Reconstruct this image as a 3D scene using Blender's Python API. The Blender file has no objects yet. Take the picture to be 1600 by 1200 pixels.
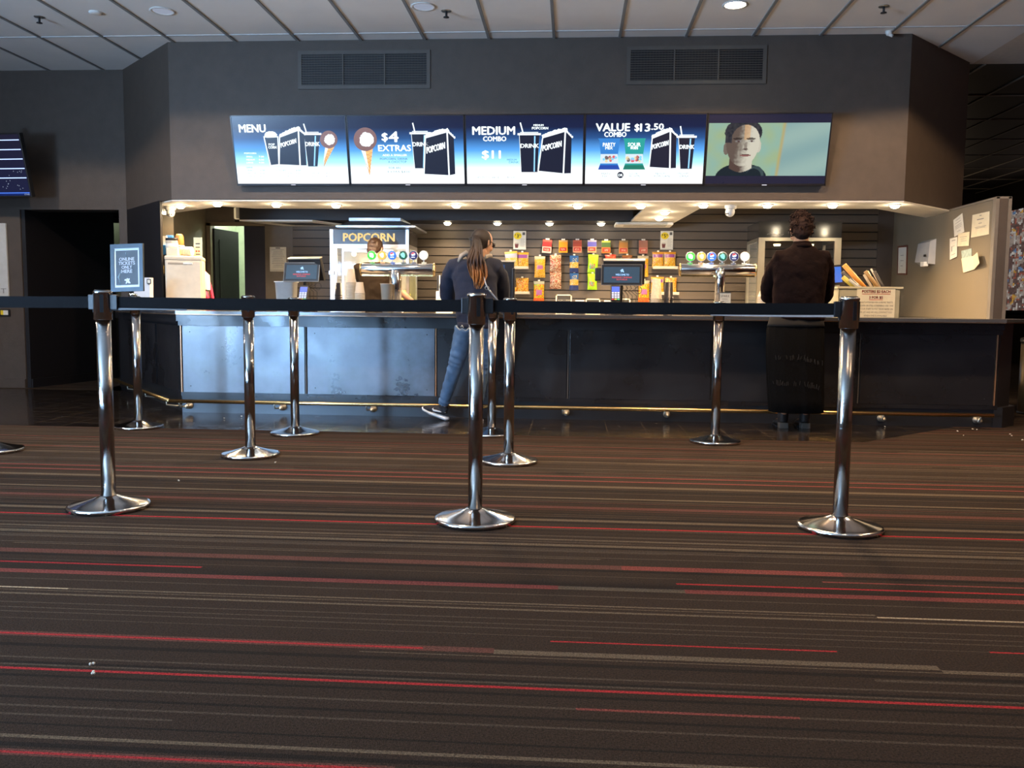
import bpy, bmesh, math, random
from mathutils import Vector, Matrix, Euler, noise as mnoise
C = bpy.context.scene.collection
PI = math.pi
# ---------------------------------------------------------------- camera (phone held low, about 0.95 m above the carpet)
cam_data = bpy.data.cameras.new('camera'); cam = bpy.data.objects.new('camera', cam_data); C.objects.link(cam)
cam_data.sensor_fit = 'HORIZONTAL'; cam_data.sensor_width = 36.0; cam_data.lens = 30.243
CAM = Vector((0, 0, 0.95)); FPX = 1344.147
_p, _r, _y = 0.0871079, 0.0100572, -0.0677739
_f = Vector((math.sin(_y)*math.cos(_p), math.cos(_y)*math.cos(_p), -math.sin(_p)))
_rt = Vector((math.cos(_y), -math.sin(_y), 0)); _up = _rt.cross(_f)
RT = math.cos(_r)*_rt + math.sin(_r)*_up; UP = -math.sin(_r)*_rt + math.cos(_r)*_up; FW = _f
cam.matrix_world = Matrix(((RT.x, UP.x, -FW.x, CAM.x), (RT.y, UP.y, -FW.y, CAM.y), (RT.z, UP.z, -FW.z, CAM.z), (0, 0, 0, 1)))
cam_data.clip_start = 0.05; cam_data.clip_end = 100
bpy.context.scene.camera = cam
def at(x, y, Y):
    """point of the place at depth Y that the photograph shows at pixel x, y"""
    d = RT*((x-800)/FPX) - UP*((y-600)/FPX) + FW
    return CAM + d*(Y/d.y)
def onx(x, y, X):
    d = RT*((x-800)/FPX) - UP*((y-600)/FPX) + FW
    return CAM + d*(X/d.x)
# ---------------------------------------------------------------- world, daylight, exposure
W = bpy.data.worlds.new('daylight'); bpy.context.scene.world = W; W.use_nodes = True
bg = W.node_tree.nodes['Background']; bg.inputs[0].default_value = (0.45, 0.68, 1.0, 1); bg.inputs[1].default_value = 1.2
vs = bpy.context.scene.view_settings
vs.view_transform = 'Standard'; vs.look = 'None'; vs.gamma = 1.0; vs.use_curve_mapping = False
vs.exposure = 0.58
WARM = (1.0, 0.72, 0.42); DAY = (0.43, 0.67, 1.0)
def light(name, kind, loc, power, color, parent=None, rot=(0, 0, 0), **kw):
    d = bpy.data.lights.new(name, kind); d.energy = power; d.color = color
    for k, v in kw.items(): setattr(d, k, v)
    o = bpy.data.objects.new(name, d); C.objects.link(o); o.location = loc; o.rotation_euler = rot
    if parent: o.parent = parent
    return o
# daylight through the glazed entrance: a band of windows in the wall behind the camera (left half) and in the left wall
BACK_Y = -5.2; LEFT_X = -7.2
WIN_BACK = [(-7.0, -6.1)]
WIN_LEFT = [(-2.3, -1.1), (-1.0, 0.2), (0.3, 1.5)]
for a, b in WIN_BACK:
    light('daylight', 'AREA', ((a+b)/2, BACK_Y-0.25, 1.35), 110, DAY, rot=(PI/2+.6, 0, 0), shape='RECTANGLE', size=b-a, size_y=2.3)
light('daylight_beam', 'AREA', (-6.55, BACK_Y-0.15, 1.2), 12, (0.30, 0.58, 1.0), rot=(PI/2-.045, 0, -math.radians(17)), shape='RECTANGLE', size=.85, size_y=2.0, spread=math.radians(26))
for a, b in WIN_LEFT:
    light('daylight', 'AREA', (LEFT_X-0.25, (a+b)/2, 1.35), 470, DAY, rot=(PI/2+1.05, 0, -PI/2), shape='RECTANGLE', size=b-a, size_y=2.3)
# ---------------------------------------------------------------- materials
MATS = {}
def mat(name, color=(.5, .5, .5), rough=.5, metal=0, noise=None, bump=None, ior=None, coat=0, coat_rough=.05, emit=None, estr=1, alpha=None, trans=0, rough_noise=None, aniso=0, brushed=None):
    if name in MATS: return MATS[name]
    m = bpy.data.materials.new(name); m.use_nodes = True; nt = m.node_tree; b = nt.nodes['Principled BSDF']; L = nt.links
    b.inputs['Base Color'].default_value = (*color, 1); b.inputs['Roughness'].default_value = rough; b.inputs['Metallic'].default_value = metal
    if ior: b.inputs['IOR'].default_value = ior
    if coat: b.inputs['Coat Weight'].default_value = coat; b.inputs['Coat Roughness'].default_value = coat_rough
    if trans: b.inputs['Transmission Weight'].default_value = trans
    if alpha is not None: b.inputs['Alpha'].default_value = alpha
    if aniso: b.inputs['Anisotropic'].default_value = aniso
    if emit: b.inputs['Emission Color'].default_value = (*emit, 1); b.inputs['Emission Strength'].default_value = estr
    tc = nt.nodes.new('ShaderNodeTexCoord')
    if noise is None: noise = (18, .12)
    def nz(scale, detail=3):
        n = nt.nodes.new('ShaderNodeTexNoise'); n.inputs['Scale'].default_value = scale; n.inputs['Detail'].default_value = detail
        L.new(tc.outputs['Object'], n.inputs['Vector']); return n
    if noise[1]:
        n = nz(noise[0]); mx = nt.nodes.new('ShaderNodeMix'); mx.data_type = 'RGBA'
        k = noise[1]; mx.inputs[6].default_value = (*[c*(1-k) for c in color], 1); mx.inputs[7].default_value = (*[min(1, c*(1+k)) for c in color], 1)
        L.new(n.outputs['Fac'], mx.inputs[0]); L.new(mx.outputs[2], b.inputs['Base Color'])
    if aniso:
        tg = nt.nodes.new('ShaderNodeTangent'); tg.direction_type = 'RADIAL'; tg.axis = 'Z'; L.new(tg.outputs[0], b.inputs['Tangent'])
    if brushed:
        mp = nt.nodes.new('ShaderNodeMapping'); mp.inputs['Scale'].default_value = (.2, .2, brushed[0]); L.new(tc.outputs['Object'], mp.inputs[0]); n = nt.nodes.new('ShaderNodeTexNoise'); n.inputs['Scale'].default_value = 1; n.inputs['Detail'].default_value = 1; L.new(mp.outputs[0], n.inputs['Vector'])
        bp = nt.nodes.new('ShaderNodeBump'); bp.inputs['Strength'].default_value = 1; bp.inputs['Distance'].default_value = brushed[1]; L.new(n.outputs['Fac'], bp.inputs['Height']); L.new(bp.outputs[0], b.inputs['Normal'])
    if rough_noise:
        n = nz(rough_noise[0], 5); r = nt.nodes.new('ShaderNodeMapRange'); r.inputs['From Min'].default_value = .35; r.inputs['From Max'].default_value = .65
        r.inputs['To Min'].default_value = rough_noise[1]; r.inputs['To Max'].default_value = rough_noise[2]
        L.new(n.outputs['Fac'], r.inputs['Value']); L.new(r.outputs[0], b.inputs['Roughness'])
    if bump:
        n = nz(bump[0], 2); bp = nt.nodes.new('ShaderNodeBump'); bp.inputs['Strength'].default_value = bump[1]; bp.inputs['Distance'].default_value = .004
        L.new(n.outputs['Fac'], bp.inputs['Height']); L.new(bp.outputs[0], b.inputs['Normal'])
    MATS[name] = m; return m
def ramp_mat(name, stops, axis='Z', lo=0., hi=1., rough=.5, emit=0, noise=None, alpha=None):
    """colour that runs along one object axis"""
    if name in MATS: return MATS[name]
    m = bpy.data.materials.new(name); m.use_nodes = True; nt = m.node_tree; b = nt.nodes['Principled BSDF']; L = nt.links
    tc = nt.nodes.new('ShaderNodeTexCoord'); sp = nt.nodes.new('ShaderNodeSeparateXYZ'); L.new(tc.outputs['Object'], sp.inputs[0])
    mr = nt.nodes.new('ShaderNodeMapRange'); mr.inputs['From Min'].default_value = lo; mr.inputs['From Max'].default_value = hi
    src = sp.outputs[axis]
    if noise:
        n = nt.nodes.new('ShaderNodeTexNoise'); n.inputs['Scale'].default_value = noise[0]; L.new(tc.outputs['Object'], n.inputs['Vector'])
        ma = nt.nodes.new('ShaderNodeMath'); ma.operation = 'MULTIPLY_ADD'; ma.inputs[1].default_value = noise[1]; L.new(n.outputs['Fac'], ma.inputs[0]); L.new(src, ma.inputs[2]); src = ma.outputs[0]
    L.new(src, mr.inputs['Value'])
    cr = nt.nodes.new('ShaderNodeValToRGB'); e = cr.color_ramp.elements
    e[0].position, e[0].color = stops[0][0], (*stops[0][1], 1); e[1].position, e[1].color = stops[-1][0], (*stops[-1][1], 1)
    for p, c in stops[1:-1]: k = e.new(p); k.color = (*c, 1)
    L.new(mr.outputs[0], cr.inputs[0])
    b.inputs['Roughness'].default_value = rough
    if emit:
        b.inputs['Base Color'].default_value = (0, 0, 0, 1); L.new(cr.outputs[0], b.inputs['Emission Color']); b.inputs['Emission Strength'].default_value = emit; b.inputs['Roughness'].default_value = .25
    else: L.new(cr.outputs[0], b.inputs['Base Color'])
    MATS[name] = m; return m
def attr_mat(name, rough=.6, emit=0, noise=None, bump=None, coat=0):
    """colour from the mesh's own colour attribute (woven, printed or displayed pattern)"""
    if name in MATS: return MATS[name]
    m = bpy.data.materials.new(name); m.use_nodes = True; nt = m.node_tree; b = nt.nodes['Principled BSDF']; L = nt.links
    a = nt.nodes.new('ShaderNodeAttribute'); a.attribute_name = 'Col'; out = a.outputs['Color']
    tc = nt.nodes.new('ShaderNodeTexCoord')
    if noise:
        n = nt.nodes.new('ShaderNodeTexNoise'); n.inputs['Scale'].default_value = noise[0]; n.inputs['Detail'].default_value = 4; n.inputs['Roughness'].default_value = .8; L.new(tc.outputs['Object'], n.inputs['Vector'])
        r = nt.nodes.new('ShaderNodeMapRange'); r.inputs['From Min'].default_value = .3; r.inputs['From Max'].default_value = .7; r.inputs['To Min'].default_value = 1-noise[1]; r.inputs['To Max'].default_value = 1+noise[1]; L.new(n.outputs['Fac'], r.inputs['Value'])
        v = nt.nodes.new('ShaderNodeVectorMath'); v.operation = 'SCALE'; L.new(out, v.inputs[0]); L.new(r.outputs[0], v.inputs['Scale']); out = v.outputs[0]
    b.inputs['Roughness'].default_value = rough; b.inputs['Specular IOR Level'].default_value = .5 if rough < .9 else .16
    if coat: b.inputs['Coat Weight'].default_value = coat; b.inputs['Coat Roughness'].default_value = .15
    if emit:
        b.inputs['Base Color'].default_value = (0, 0, 0, 1); L.new(out, b.inputs['Emission Color']); b.inputs['Emission Strength'].default_value = emit
    else: L.new(out, b.inputs['Base Color'])
    if bump:
        n = nt.nodes.new('ShaderNodeTexNoise'); n.inputs['Scale'].default_value = bump[0]; L.new(tc.outputs['Object'], n.inputs['Vector'])
        bp = nt.nodes.new('ShaderNodeBump'); bp.inputs['Strength'].default_value = bump[1]; bp.inputs['Distance'].default_value = .004; L.new(n.outputs['Fac'], bp.inputs['Height']); L.new(bp.outputs[0], b.inputs['Normal'])
    MATS[name] = m; return m
def glow(name, color, s): return mat(name, (0.006, 0.006, 0.006), .3, noise=(5, 0), emit=color, estr=s)
# ---------------------------------------------------------------- mesh builder
class MB:
    def __init__(s): s.bm = bmesh.new(); s.col = None
    def _add(s, vs, fs, smooth=False, M=None, col=None):
        vv = [s.bm.verts.new(M @ Vector(v) if M else v) for v in vs]
        for f in fs:
            try: fc = s.bm.faces.new([vv[i] for i in f])
            except ValueError: continue
            fc.smooth = smooth
            if col is not None: s._paint(fc, col)
        return s
    def _paint(s, fc, col):
        if s.col is None: s.col = s.bm.loops.layers.float_color.new('Col')
        for l in fc.loops: l[s.col] = (*col, 1)
    def box(s, a, b, col=None, M=None, bev=0):
        x0, y0, z0 = a; x1, y1, z1 = b
        if bev:
            t = bmesh.new(); bmesh.ops.create_cube(t, size=1)
            for v in t.verts: v.co = Vector(((x0+x1)/2+v.co.x*(x1-x0), (y0+y1)/2+v.co.y*(y1-y0), (z0+z1)/2+v.co.z*(z1-z0)))
            bmesh.ops.bevel(t, geom=t.edges[:], offset=bev, segments=2, affect='EDGES', profile=.5)
            t.verts.index_update(); vs = [v.co.copy() for v in t.verts]; fs = [[v.index for v in f.verts] for f in t.faces]; t.free()
            return s._add(vs, fs, False, M, col)
        vs = [(x0, y0, z0), (x1, y0, z0), (x1, y1, z0), (x0, y1, z0), (x0, y0, z1), (x1, y0, z1), (x1, y1, z1), (x0, y1, z1)]
        return s._add(vs, [(3, 2, 1, 0), (4, 5, 6, 7), (0, 1, 5, 4), (1, 2, 6, 5), (2, 3, 7, 6), (3, 0, 4, 7)], False, M, col)
    def quad(s, p, col=None, M=None): return s._add(p, [tuple(range(len(p)))], False, M, col)
    def prism(s, poly, z0, z1, col=None, M=None):
        n = len(poly); vs = [(x, y, z0) for x, y in poly]+[(x, y, z1) for x, y in poly]
        fs = [tuple(reversed(range(n))), tuple(range(n, 2*n))]+[(i, (i+1) % n, n+(i+1) % n, n+i) for i in range(n)]
        return s._add(vs, fs, False, M, col)
    def plate(s, poly, y0, y1, col=None, M=None):
        """polygon in x,z extruded along y"""
        n = len(poly); vs = [(x, y0, z) for x, z in poly]+[(x, y1, z) for x, z in poly]
        fs = [tuple(range(n)), tuple(reversed(range(n, 2*n)))]+[(i, n+i, n+(i+1) % n, (i+1) % n) for i in range(n)]
        return s._add(vs, fs, False, M, col)
    def lathe(s, prof, n=32, M=None, col=None, cx=0, cy=0, smooth=True):
        vs = []; fs = []
        for r, z in prof:
            for i in range(n): a = 2*PI*i/n; vs.append((cx+r*math.cos(a), cy+r*math.sin(a), z))
        for k in range(len(prof)-1):
            for i in range(n): j = (i+1) % n; fs.append((k*n+i, k*n+j, (k+1)*n+j, (k+1)*n+i))
        fs.append(tuple(reversed(range(n)))); fs.append(tuple(range((len(prof)-1)*n, len(prof)*n)))
        return s._add(vs, fs, smooth, M, col)
    def tube(s, pts, rad, n=10, col=None, flat=1.0, smooth=True, M=None, side=None):
        """swept tube; rad number, list, or list of (a, b)"""
        pts = [Vector(p) for p in pts]; m = len(pts)
        R = rad if isinstance(rad, (list, tuple)) else [rad]*m
        vs = []; fs = []; pu = None
        for i, p in enumerate(pts):
            t = (pts[min(i+1, m-1)]-pts[max(i-1, 0)]).normalized()
            if pu is None:
                ref = Vector(side) if side else (Vector((0, 0, 1)) if abs(t.z) < .9 else Vector((1, 0, 0)))
                u = (ref-t*ref.dot(t)).normalized()
            else: u = (pu-t*pu.dot(t)).normalized()
            pu = u; w = t.cross(u); a, b = R[i] if isinstance(R[i], (tuple, list)) else (R[i], R[i]*flat)
            for k in range(n): q = 2*PI*k/n; vs.append(p+u*math.cos(q)*a+w*math.sin(q)*b)
        for i in range(m-1):
            for k in range(n): j = (k+1) % n; fs.append((i*n+k, i*n+j, (i+1)*n+j, (i+1)*n+k))
        fs.append(tuple(reversed(range(n)))); fs.append(tuple(range((m-1)*n, m*n)))
        return s._add(vs, fs, smooth, M, col)
    def rings(s, st, n=24, col=None, M=None):
        """stack of horizontal ellipses (x, y, z, rx, ry[, power])"""
        vs = []; fs = []
        for q in st:
            x, y, z, a, b = q[:5]; pw = q[5] if len(q) > 5 else 1
            for k in range(n):
                t = 2*PI*k/n; c, d = math.cos(t), math.sin(t)
                vs.append((x+a*math.copysign(abs(c)**pw, c), y+b*math.copysign(abs(d)**pw, d), z))
        m = len(st)
        for i in range(m-1):
            for k in range(n): j = (k+1) % n; fs.append((i*n+k, i*n+j, (i+1)*n+j, (i+1)*n+k))
        fs.append(tuple(reversed(range(n)))); fs.append(tuple(range((m-1)*n, m*n)))
        return s._add(vs, fs, True, M, col)
    def ball(s, c, r, n=12, col=None, M=None):
        rx, ry, rz = r if isinstance(r, (tuple, list)) else (r, r, r); h = n//2+1
        st = [(c[0], c[1], c[2]+rz*math.sin(PI*(i/h-.5)), max(1e-4, rx*math.cos(PI*(i/h-.5))), max(1e-4, ry*math.cos(PI*(i/h-.5)))) for i in range(h+1)]
        return s.rings(st, n, col, M)
    def text(s, txt, x0, z0, w, h, y=0, col=None, M=None, bold=.02, sh=0, depth=0):
        """flat lettering in the x,z plane, fitted to the box w by h; facing -y"""
        d = bpy.data.curves.new('t', 'FONT'); d.body = txt; d.offset = 0; d.resolution_u = 2
        if depth: d.extrude = depth
        o = bpy.data.objects.new('t', d); C.objects.link(o)
        dg = bpy.context.evaluated_depsgraph_get(); dg.update()
        me = bpy.data.meshes.new_from_object(o.evaluated_get(dg))
        bpy.data.objects.remove(o); bpy.data.curves.remove(d)
        vs = [v.co.copy() for v in me.vertices]; fs = [tuple(p.vertices) for p in me.polygons]; bpy.data.meshes.remove(me)
        if not vs: return s
        xa = min(v.x for v in vs); xb = max(v.x for v in vs); ya = min(v.y for v in vs); yb = max(v.y for v in vs)
        k = h*(.05 if bold >= .03 else (.035 if bold >= .015 else 0))     # heavier strokes
        for dx, dz in (((k, 0), (-k, 0), (0, k*.7), (0, -k*.7)) if k else ((0, 0),)):
            out = []
            for v in vs:
                u = (v.x-xa)/(xb-xa); q = (v.y-ya)/(yb-ya); out.append((x0+k+u*(w-2*k)+dx, y-v.z*1.0, z0+k*.7+q*(h-1.4*k)+dz+sh*u*w))
            s._add(out, fs, False, M, col)
        return s
    def build(s, name, material, parent=None, world=True, smooth=None):
        if parent is not None and world:
            inv = ORG[parent.name].inverted()
            for v in s.bm.verts: v.co = inv @ v.co
        bmesh.ops.recalc_face_normals(s.bm, faces=s.bm.faces[:]) if not getattr(s, 'keep', False) else None
        me = bpy.data.meshes.new(name); s.bm.to_mesh(me); s.bm.free()
        o = bpy.data.objects.new(name, me); C.objects.link(o)
        if material: me.materials.append(material)
        if parent is not None: o.parent = parent; ORG[o.name] = ORG[parent.name]
        else: ORG[o.name] = Matrix()
        return o
ORG = {}
def thing(name, label, cat, loc=(0, 0, 0), rot=(0, 0, 0), group=None):
    o = bpy.data.objects.new(name, None); C.objects.link(o); o.empty_display_size = .05
    if not isinstance(rot, (tuple, list, Euler)): rot = (0, 0, rot)
    o.location = loc; o.rotation_euler = rot; o['label'] = label; o['category'] = cat
    if group: o['group'] = group
    ORG[o.name] = Matrix.Translation(Vector(loc)) @ Euler(rot).to_matrix().to_4x4()
    return o
def tag(o, label, cat, group=None, kind=None):
    o['label'] = label; o['category'] = cat
    if group: o['group'] = group
    if kind: o['kind'] = kind
    return o
def struct(name, mb, m, label=None):
    o = mb.build(name, m); o['kind'] = 'structure'
    if label: o['label'] = label
    return o
def origin_at(o, p):
    """put a one-mesh thing's origin at its base"""
    p = Vector(p)
    for v in o.data.vertices: v.co -= p
    o.location = p; return o
def one(name, mb, m, label, cat, base, group=None, kind=None):
    return tag(origin_at(mb.build(name, m), base), label, cat, group, kind)
def copy_tree(o, parent=None):
    c = o.copy(); C.objects.link(c)
    if parent is not None: c.parent = parent
    for ch in list(o.children): copy_tree(ch, c)
    return c
rnd = random.Random(7)
# common materials
M_wall = mat('wall_fabric', (.084, .064, .051), .62, noise=(9, .18), bump=(160, .5))
M_black = mat('black_paint', (.008, .007, .009), .55)
M_gloss = mat('gloss_black_laminate', (.012, .012, .014), .28, rough_noise=(3, .2, .4), ior=1.6)
M_chrome = mat('polished_steel', (.72, .70, .68), .13, 1, noise=(6, .04))
M_steel = mat('brushed_steel', (.5, .49, .46), .32, 1, noise=(40, .08))
M_brass = mat('brass', (.78, .55, .24), .26, 1, noise=(14, .12))
M_white = mat('white_plastic', (.78, .77, .73), .45)
M_cream = mat('cream_enamel', (.72, .62, .47), .4)
M_dark = mat('dark_plastic', (.016, .016, .018), .4)
M_paper = mat('paper', (.74, .72, .64), .8)
M_ink = mat('ink', (.05, .05, .05), .8)
M_redink = mat('red_ink', (.45, .03, .03), .8)
# ================================================================ the room
H = 3.51; SOF = 1.98; BY = 8.40; SW = 10.70
# carpet: thin woven stripes running along the counter; every stripe has its own length, width and colour
T = (.105, .078, .050); TD = (.060, .044, .030); BASE = (.0270, .0165, .0105); R_ = (.17, .042, .033); RB = (.095, .037, .027); BR = (.30, .020, .022); DK = (.012, .008, .006); WH = (.36, .28, .18)
LO, HI = -7.2, 8.6
spec = [(5.93, .012, R_, LO, HI), (5.81, .010, RB, -1, HI), (5.52, .016, R_, LO, HI), (5.33, .012, T, LO, HI), (5.09, .030, TD, LO, HI), (4.857, .022, R_, LO, HI), (4.737, .022, R_, LO, HI), (4.585, .05, T, LO, HI), (4.49, .03, DK, LO, HI), (4.293, .03, T, LO, HI), (4.23, .012, TD, LO, HI), (4.085, .05, RB, LO, HI), (3.875, .03, DK, LO, HI), (3.83, .035, T, LO, HI), (3.785, .025, DK, LO, HI), (3.70, .018, BR, LO, HI), (3.55, .012, TD, LO, HI), (3.50, .014, T, LO, HI), (3.415, .03, T, LO, HI), (3.36, .010, TD, LO, HI), (3.33, .010, TD, LO, HI), (3.25, .010, TD, LO, HI), (3.13, .05, RB, LO, .2), (3.13, .05, R_, .2, 1.0), (3.13, .05, RB, 1.0, HI), (3.085, .022, DK, LO, HI), (3.035, .012, R_, .9, 1.6), (2.983, .015, BR, LO, -1.33), (2.962, .014, BR, .38, HI), (2.882, .04, R_, LO, -.03), (2.882, .035, T, -.03, .4), (2.882, .04, R_, .4, HI), (2.80, .008, TD, LO, HI), (2.708, .010, WH, LO, -1.67), (2.708, .012, T, -1.67, .97), (2.690, .010, WH, .97, HI), (2.65, .014, T, LO, HI), (2.57, .008, TD, LO, HI), (2.525, .008, TD, LO, HI), (2.489, .008, TD, LO, HI), (2.445, .010, BR, LO, -1.84), (2.40, .009, BR, -.045, .76), (2.435, .009, BR, 1.19, HI), (2.317, .035, RB, LO, -.2), (2.317, .012, BR, -1.9, -.4), (2.31, .03, T, -.2, 1.0), (2.285, .022, T, 1.0, HI), (2.24, .02, DK, LO, HI), (2.215, .014, TD, .8, HI), (2.157, .009, TD, LO, HI), (2.112, .010, TD, LO, HI), (2.087, .013, BR, LO, HI), (1.985, .010, TD, LO, .026), (1.985, .011, R_, .026, .55), (1.985, .009, TD, .55, HI), (1.93, .012, DK, LO, HI), (1.887, .009, TD, LO, HI), (1.845, .009, TD, LO, -.9), (1.747, .014, T, LO, HI), (1.712, .018, DK, LO, HI), (1.68, .026, RB, LO, -.35), (1.68, .009, BR, LO, -.35), (1.60, .010, TD, LO, HI), (1.5, .012, BR, .2, HI)]
cp = MB()
def carpet_area(y0, y1, x0, x1, z, sp, seed):
    r = random.Random(seed); y = y0
    rows = []
    while y < y1:                                   # fine random weave between the main stripes
        far = min(1, max(0, (y-2.4)/2.5)); w = r.uniform(.006, .03)*(1-.35*far); q = r.random()
        c = BASE if q < .62-.12*far else (TD if q < .80 else (T if q < .87 else (RB if q < .90 else DK)))
        if c in (T, TD, RB): w = min(w, .0045+.004*far)
        if c == RB and far < .4: c = BASE
        if y < 3.3 and c in (T, TD) and r.random() < .72: c = BASE
        if y < 3.3 and c == DK and r.random() < .6: c = BASE
        rows.append((y, min(y+w, y1), c)); y += w
    cuts = sorted({round(a, 4) for a, _, _ in rows} | {round(v, 4) for s in sp for v in (s[0]-s[1]/2, s[0]+s[1]/2) if y0 < v < y1})
    cuts.append(y1)
    ri = 0
    for i in range(len(cuts)-1):
        a, b = cuts[i], cuts[i+1]
        if b-a < 1e-5: continue
        m = (a+b)/2
        while ri < len(rows)-1 and rows[ri][1] < m: ri += 1
        base = rows[ri][2]
        segs = sorted([(s[3], s[4], s[2]) for s in sp if abs(m-s[0]) < s[1]/2])
        marks = sorted({x0, x1} | {v for s in segs for v in s[:2] if x0 < v < x1})
        if base in (T, TD, RB):                     # thin threads start and stop
            rr = random.Random(ri*7+seed); marks = sorted(set(marks) | {rr.uniform(x0, x1) for _ in range(7)})
        for j in range(len(marks)-1):
            xa, xb = marks[j], marks[j+1]; xm = (xa+xb)/2; c = base
            if base in (T, TD, RB) and random.Random(ri*31+j).random() < .35: c = BASE
            for s in segs:
                if s[0] <= xm <= s[1]: c = s[2]
            cp.quad([(xa, a, z), (xb, a, z), (xb, b, z), (xa, b, z)], c)
carpet_area(-5.2, 6.42, LO, 8.6, 0, spec, 3)
carpet_area(6.42, 19.3, 3.66, 8.6, 0, [], 5)
carpet_area(9.20, 13.2, LO, -4.2, 0, [], 6)
for (a, b) in ((2.16, 3.66),):                       # carpet in front of the counter's right end, cut on a slant
    y = 6.42
    while y < 7.48:
        x0 = 2.16+(y-6.42)/(7.48-6.42)*1.15; x0b = 2.16+(y+.012-6.42)/(7.48-6.42)*1.15
        r = random.Random(int(y*1000)); c = BASE if r.random() < .66 else (TD if r.random() < .7 else RB)
        cp.quad([(x0, y, 0), (3.66, y, 0), (3.66, y+.012, 0), (x0b, y+.012, 0)], c); y += .012
M_carpet = attr_mat('striped_carpet', .95, noise=(170, 1.0), bump=(300, 1.0))
cp.keep = True
o = struct('floor', cp, M_carpet)
# dark vinyl tiles in front of the counter
def tile_mat():
    m = bpy.data.materials.new('dark_slate_tiles'); m.use_nodes = True; nt = m.node_tree; b = nt.nodes['Principled BSDF']; L = nt.links
    tc = nt.nodes.new('ShaderNodeTexCoord'); mp = nt.nodes.new('ShaderNodeMapping'); mp.inputs['Location'].default_value = (-.908, -.135, 0); L.new(tc.outputs['Object'], mp.inputs[0])
    br = nt.nodes.new('ShaderNodeTexBrick'); br.offset = 0; br.inputs['Scale'].default_value = 1; br.inputs['Brick Width'].default_value = .305; br.inputs['Row Height'].default_value = .325
    br.inputs['Mortar Size'].default_value = .0022; br.inputs['Color1'].default_value = (.010, .008, .008, 1); br.inputs['Color2'].default_value = (.018, .014, .012, 1); br.inputs['Mortar'].default_value = (.14, .115, .085, 1)
    L.new(mp.outputs[0], br.inputs['Vector'])
    n = nt.nodes.new('ShaderNodeTexNoise'); n.inputs['Scale'].default_value = 9; n.inputs['Detail'].default_value = 8; n.inputs['Roughness'].default_value = .7; L.new(tc.outputs['Object'], n.inputs['Vector'])
    r = nt.nodes.new('ShaderNodeMapRange'); r.inputs['From Min'].default_value = .4; r.inputs['From Max'].default_value = .68; r.inputs['To Min'].default_value = .10; r.inputs['To Max'].default_value = .28; L.new(n.outputs['Fac'], r.inputs['Value'])
    vo = nt.nodes.new('ShaderNodeTexVoronoi'); vo.feature = 'DISTANCE_TO_EDGE'; vo.inputs['Scale'].default_value = 7; L.new(tc.outputs['Object'], vo.inputs['Vector'])   # fine light veins in the slate
    r2 = nt.nodes.new('ShaderNodeMapRange'); r2.inputs['From Min'].default_value = 0; r2.inputs['From Max'].default_value = .012; r2.inputs['To Min'].default_value = 1; r2.inputs['To Max'].default_value = 0; L.new(vo.outputs['Distance'], r2.inputs['Value'])
    gt = nt.nodes.new('ShaderNodeMath'); gt.operation = 'GREATER_THAN'; gt.inputs[1].default_value = .56; L.new(n.outputs['Fac'], gt.inputs[0])
    ml = nt.nodes.new('ShaderNodeMath'); ml.operation = 'MULTIPLY'; L.new(gt.outputs[0], ml.inputs[0]); L.new(r2.outputs[0], ml.inputs[1])
    mx = nt.nodes.new('ShaderNodeMix'); mx.data_type = 'RGBA'; mx.inputs[7].default_value = (.16, .13, .10, 1); L.new(ml.outputs[0], mx.inputs[0]); L.new(br.outputs['Color'], mx.inputs[6])
    L.new(mx.outputs[2], b.inputs['Base Color']); L.new(r.outputs[0], b.inputs['Roughness']); b.inputs['IOR'].default_value = 1.6
    return m
M_tile = tile_mat()
t = MB(); t.quad([(LO, 6.42, .001), (2.16, 6.42, .001), (3.31, 7.48, .001), (3.66, 7.48, .001), (3.66, 9.2, .001), (LO, 9.2, .001)]); t.keep = True
struct('floor_tiles', t, M_tile, 'dark glossy slate tiles in front of the counter')
t = MB(); t.box((LO-.2, BACK_Y-.2, -.08), (8.8, 19.5, -.012)); struct('floor_slab', t, M_black)
t = MB(); t.box((-5.3, 9.2, -.012), (3.8, 11.0, 0.0)); struct('floor_kitchen', t, mat('kitchen_vinyl', (.09, .08, .07), .5))
# ceiling: white lay-in tiles in a grid, black grid ceiling over the hall on the right
M_ceil = mat('ceiling_tile', (.88, .87, .84), .85, noise=(3, .05), bump=(300, .2))
M_plast = mat('ceiling_plaster', (.70, .62, .52), .8)
t = MB(); t.prism([(LO, BACK_Y), (4.08, BACK_Y), (4.08, 9.42), (LO, 9.42)], H, H+.05); struct('ceiling', t, M_ceil)
t = MB(); t.prism([(4.08, BACK_Y), (8.6, BACK_Y), (8.6, 9.42), (4.08, 9.42)], H, H+.05); struct('ceiling_plaster', t, M_plast, 'plain warm white plaster ceiling on the right')
t = MB(); t.prism([(4.0, 9.42), (8.6, 9.42), (8.6, 19.3), (4.0, 19.3)], H+.004, H+.05); struct('ceiling_hall', t, mat('black_ceiling_tile', (.022, .019, .017), .6), 'black tiled ceiling of the hall on the right')
M_bar = mat('ceiling_bar', (.26, .27, .27), .5)  # main bars coloured darker to carry the shadow gap along the tiles
g = MB(); X0 = -5.141-.617*5
for k in range(30):
    x = X0+.617*k
    if x < 4.0: g.box((x-.013, BACK_Y, H-.010), (x+.013, 9.42, H))
struct('trim_1', g, M_bar, 'ceiling grid bars')
g = MB()
for k in range(11):
    y = 8.2-1.2337*k
    if y > BACK_Y: g.box((LO, y-.010, H-.006), (4.08, y+.010, H))
struct('trim_2', g, mat('ceiling_cross_bar', (.62, .64, .65), .5), 'ceiling grid cross bars')
g = MB()
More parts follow.
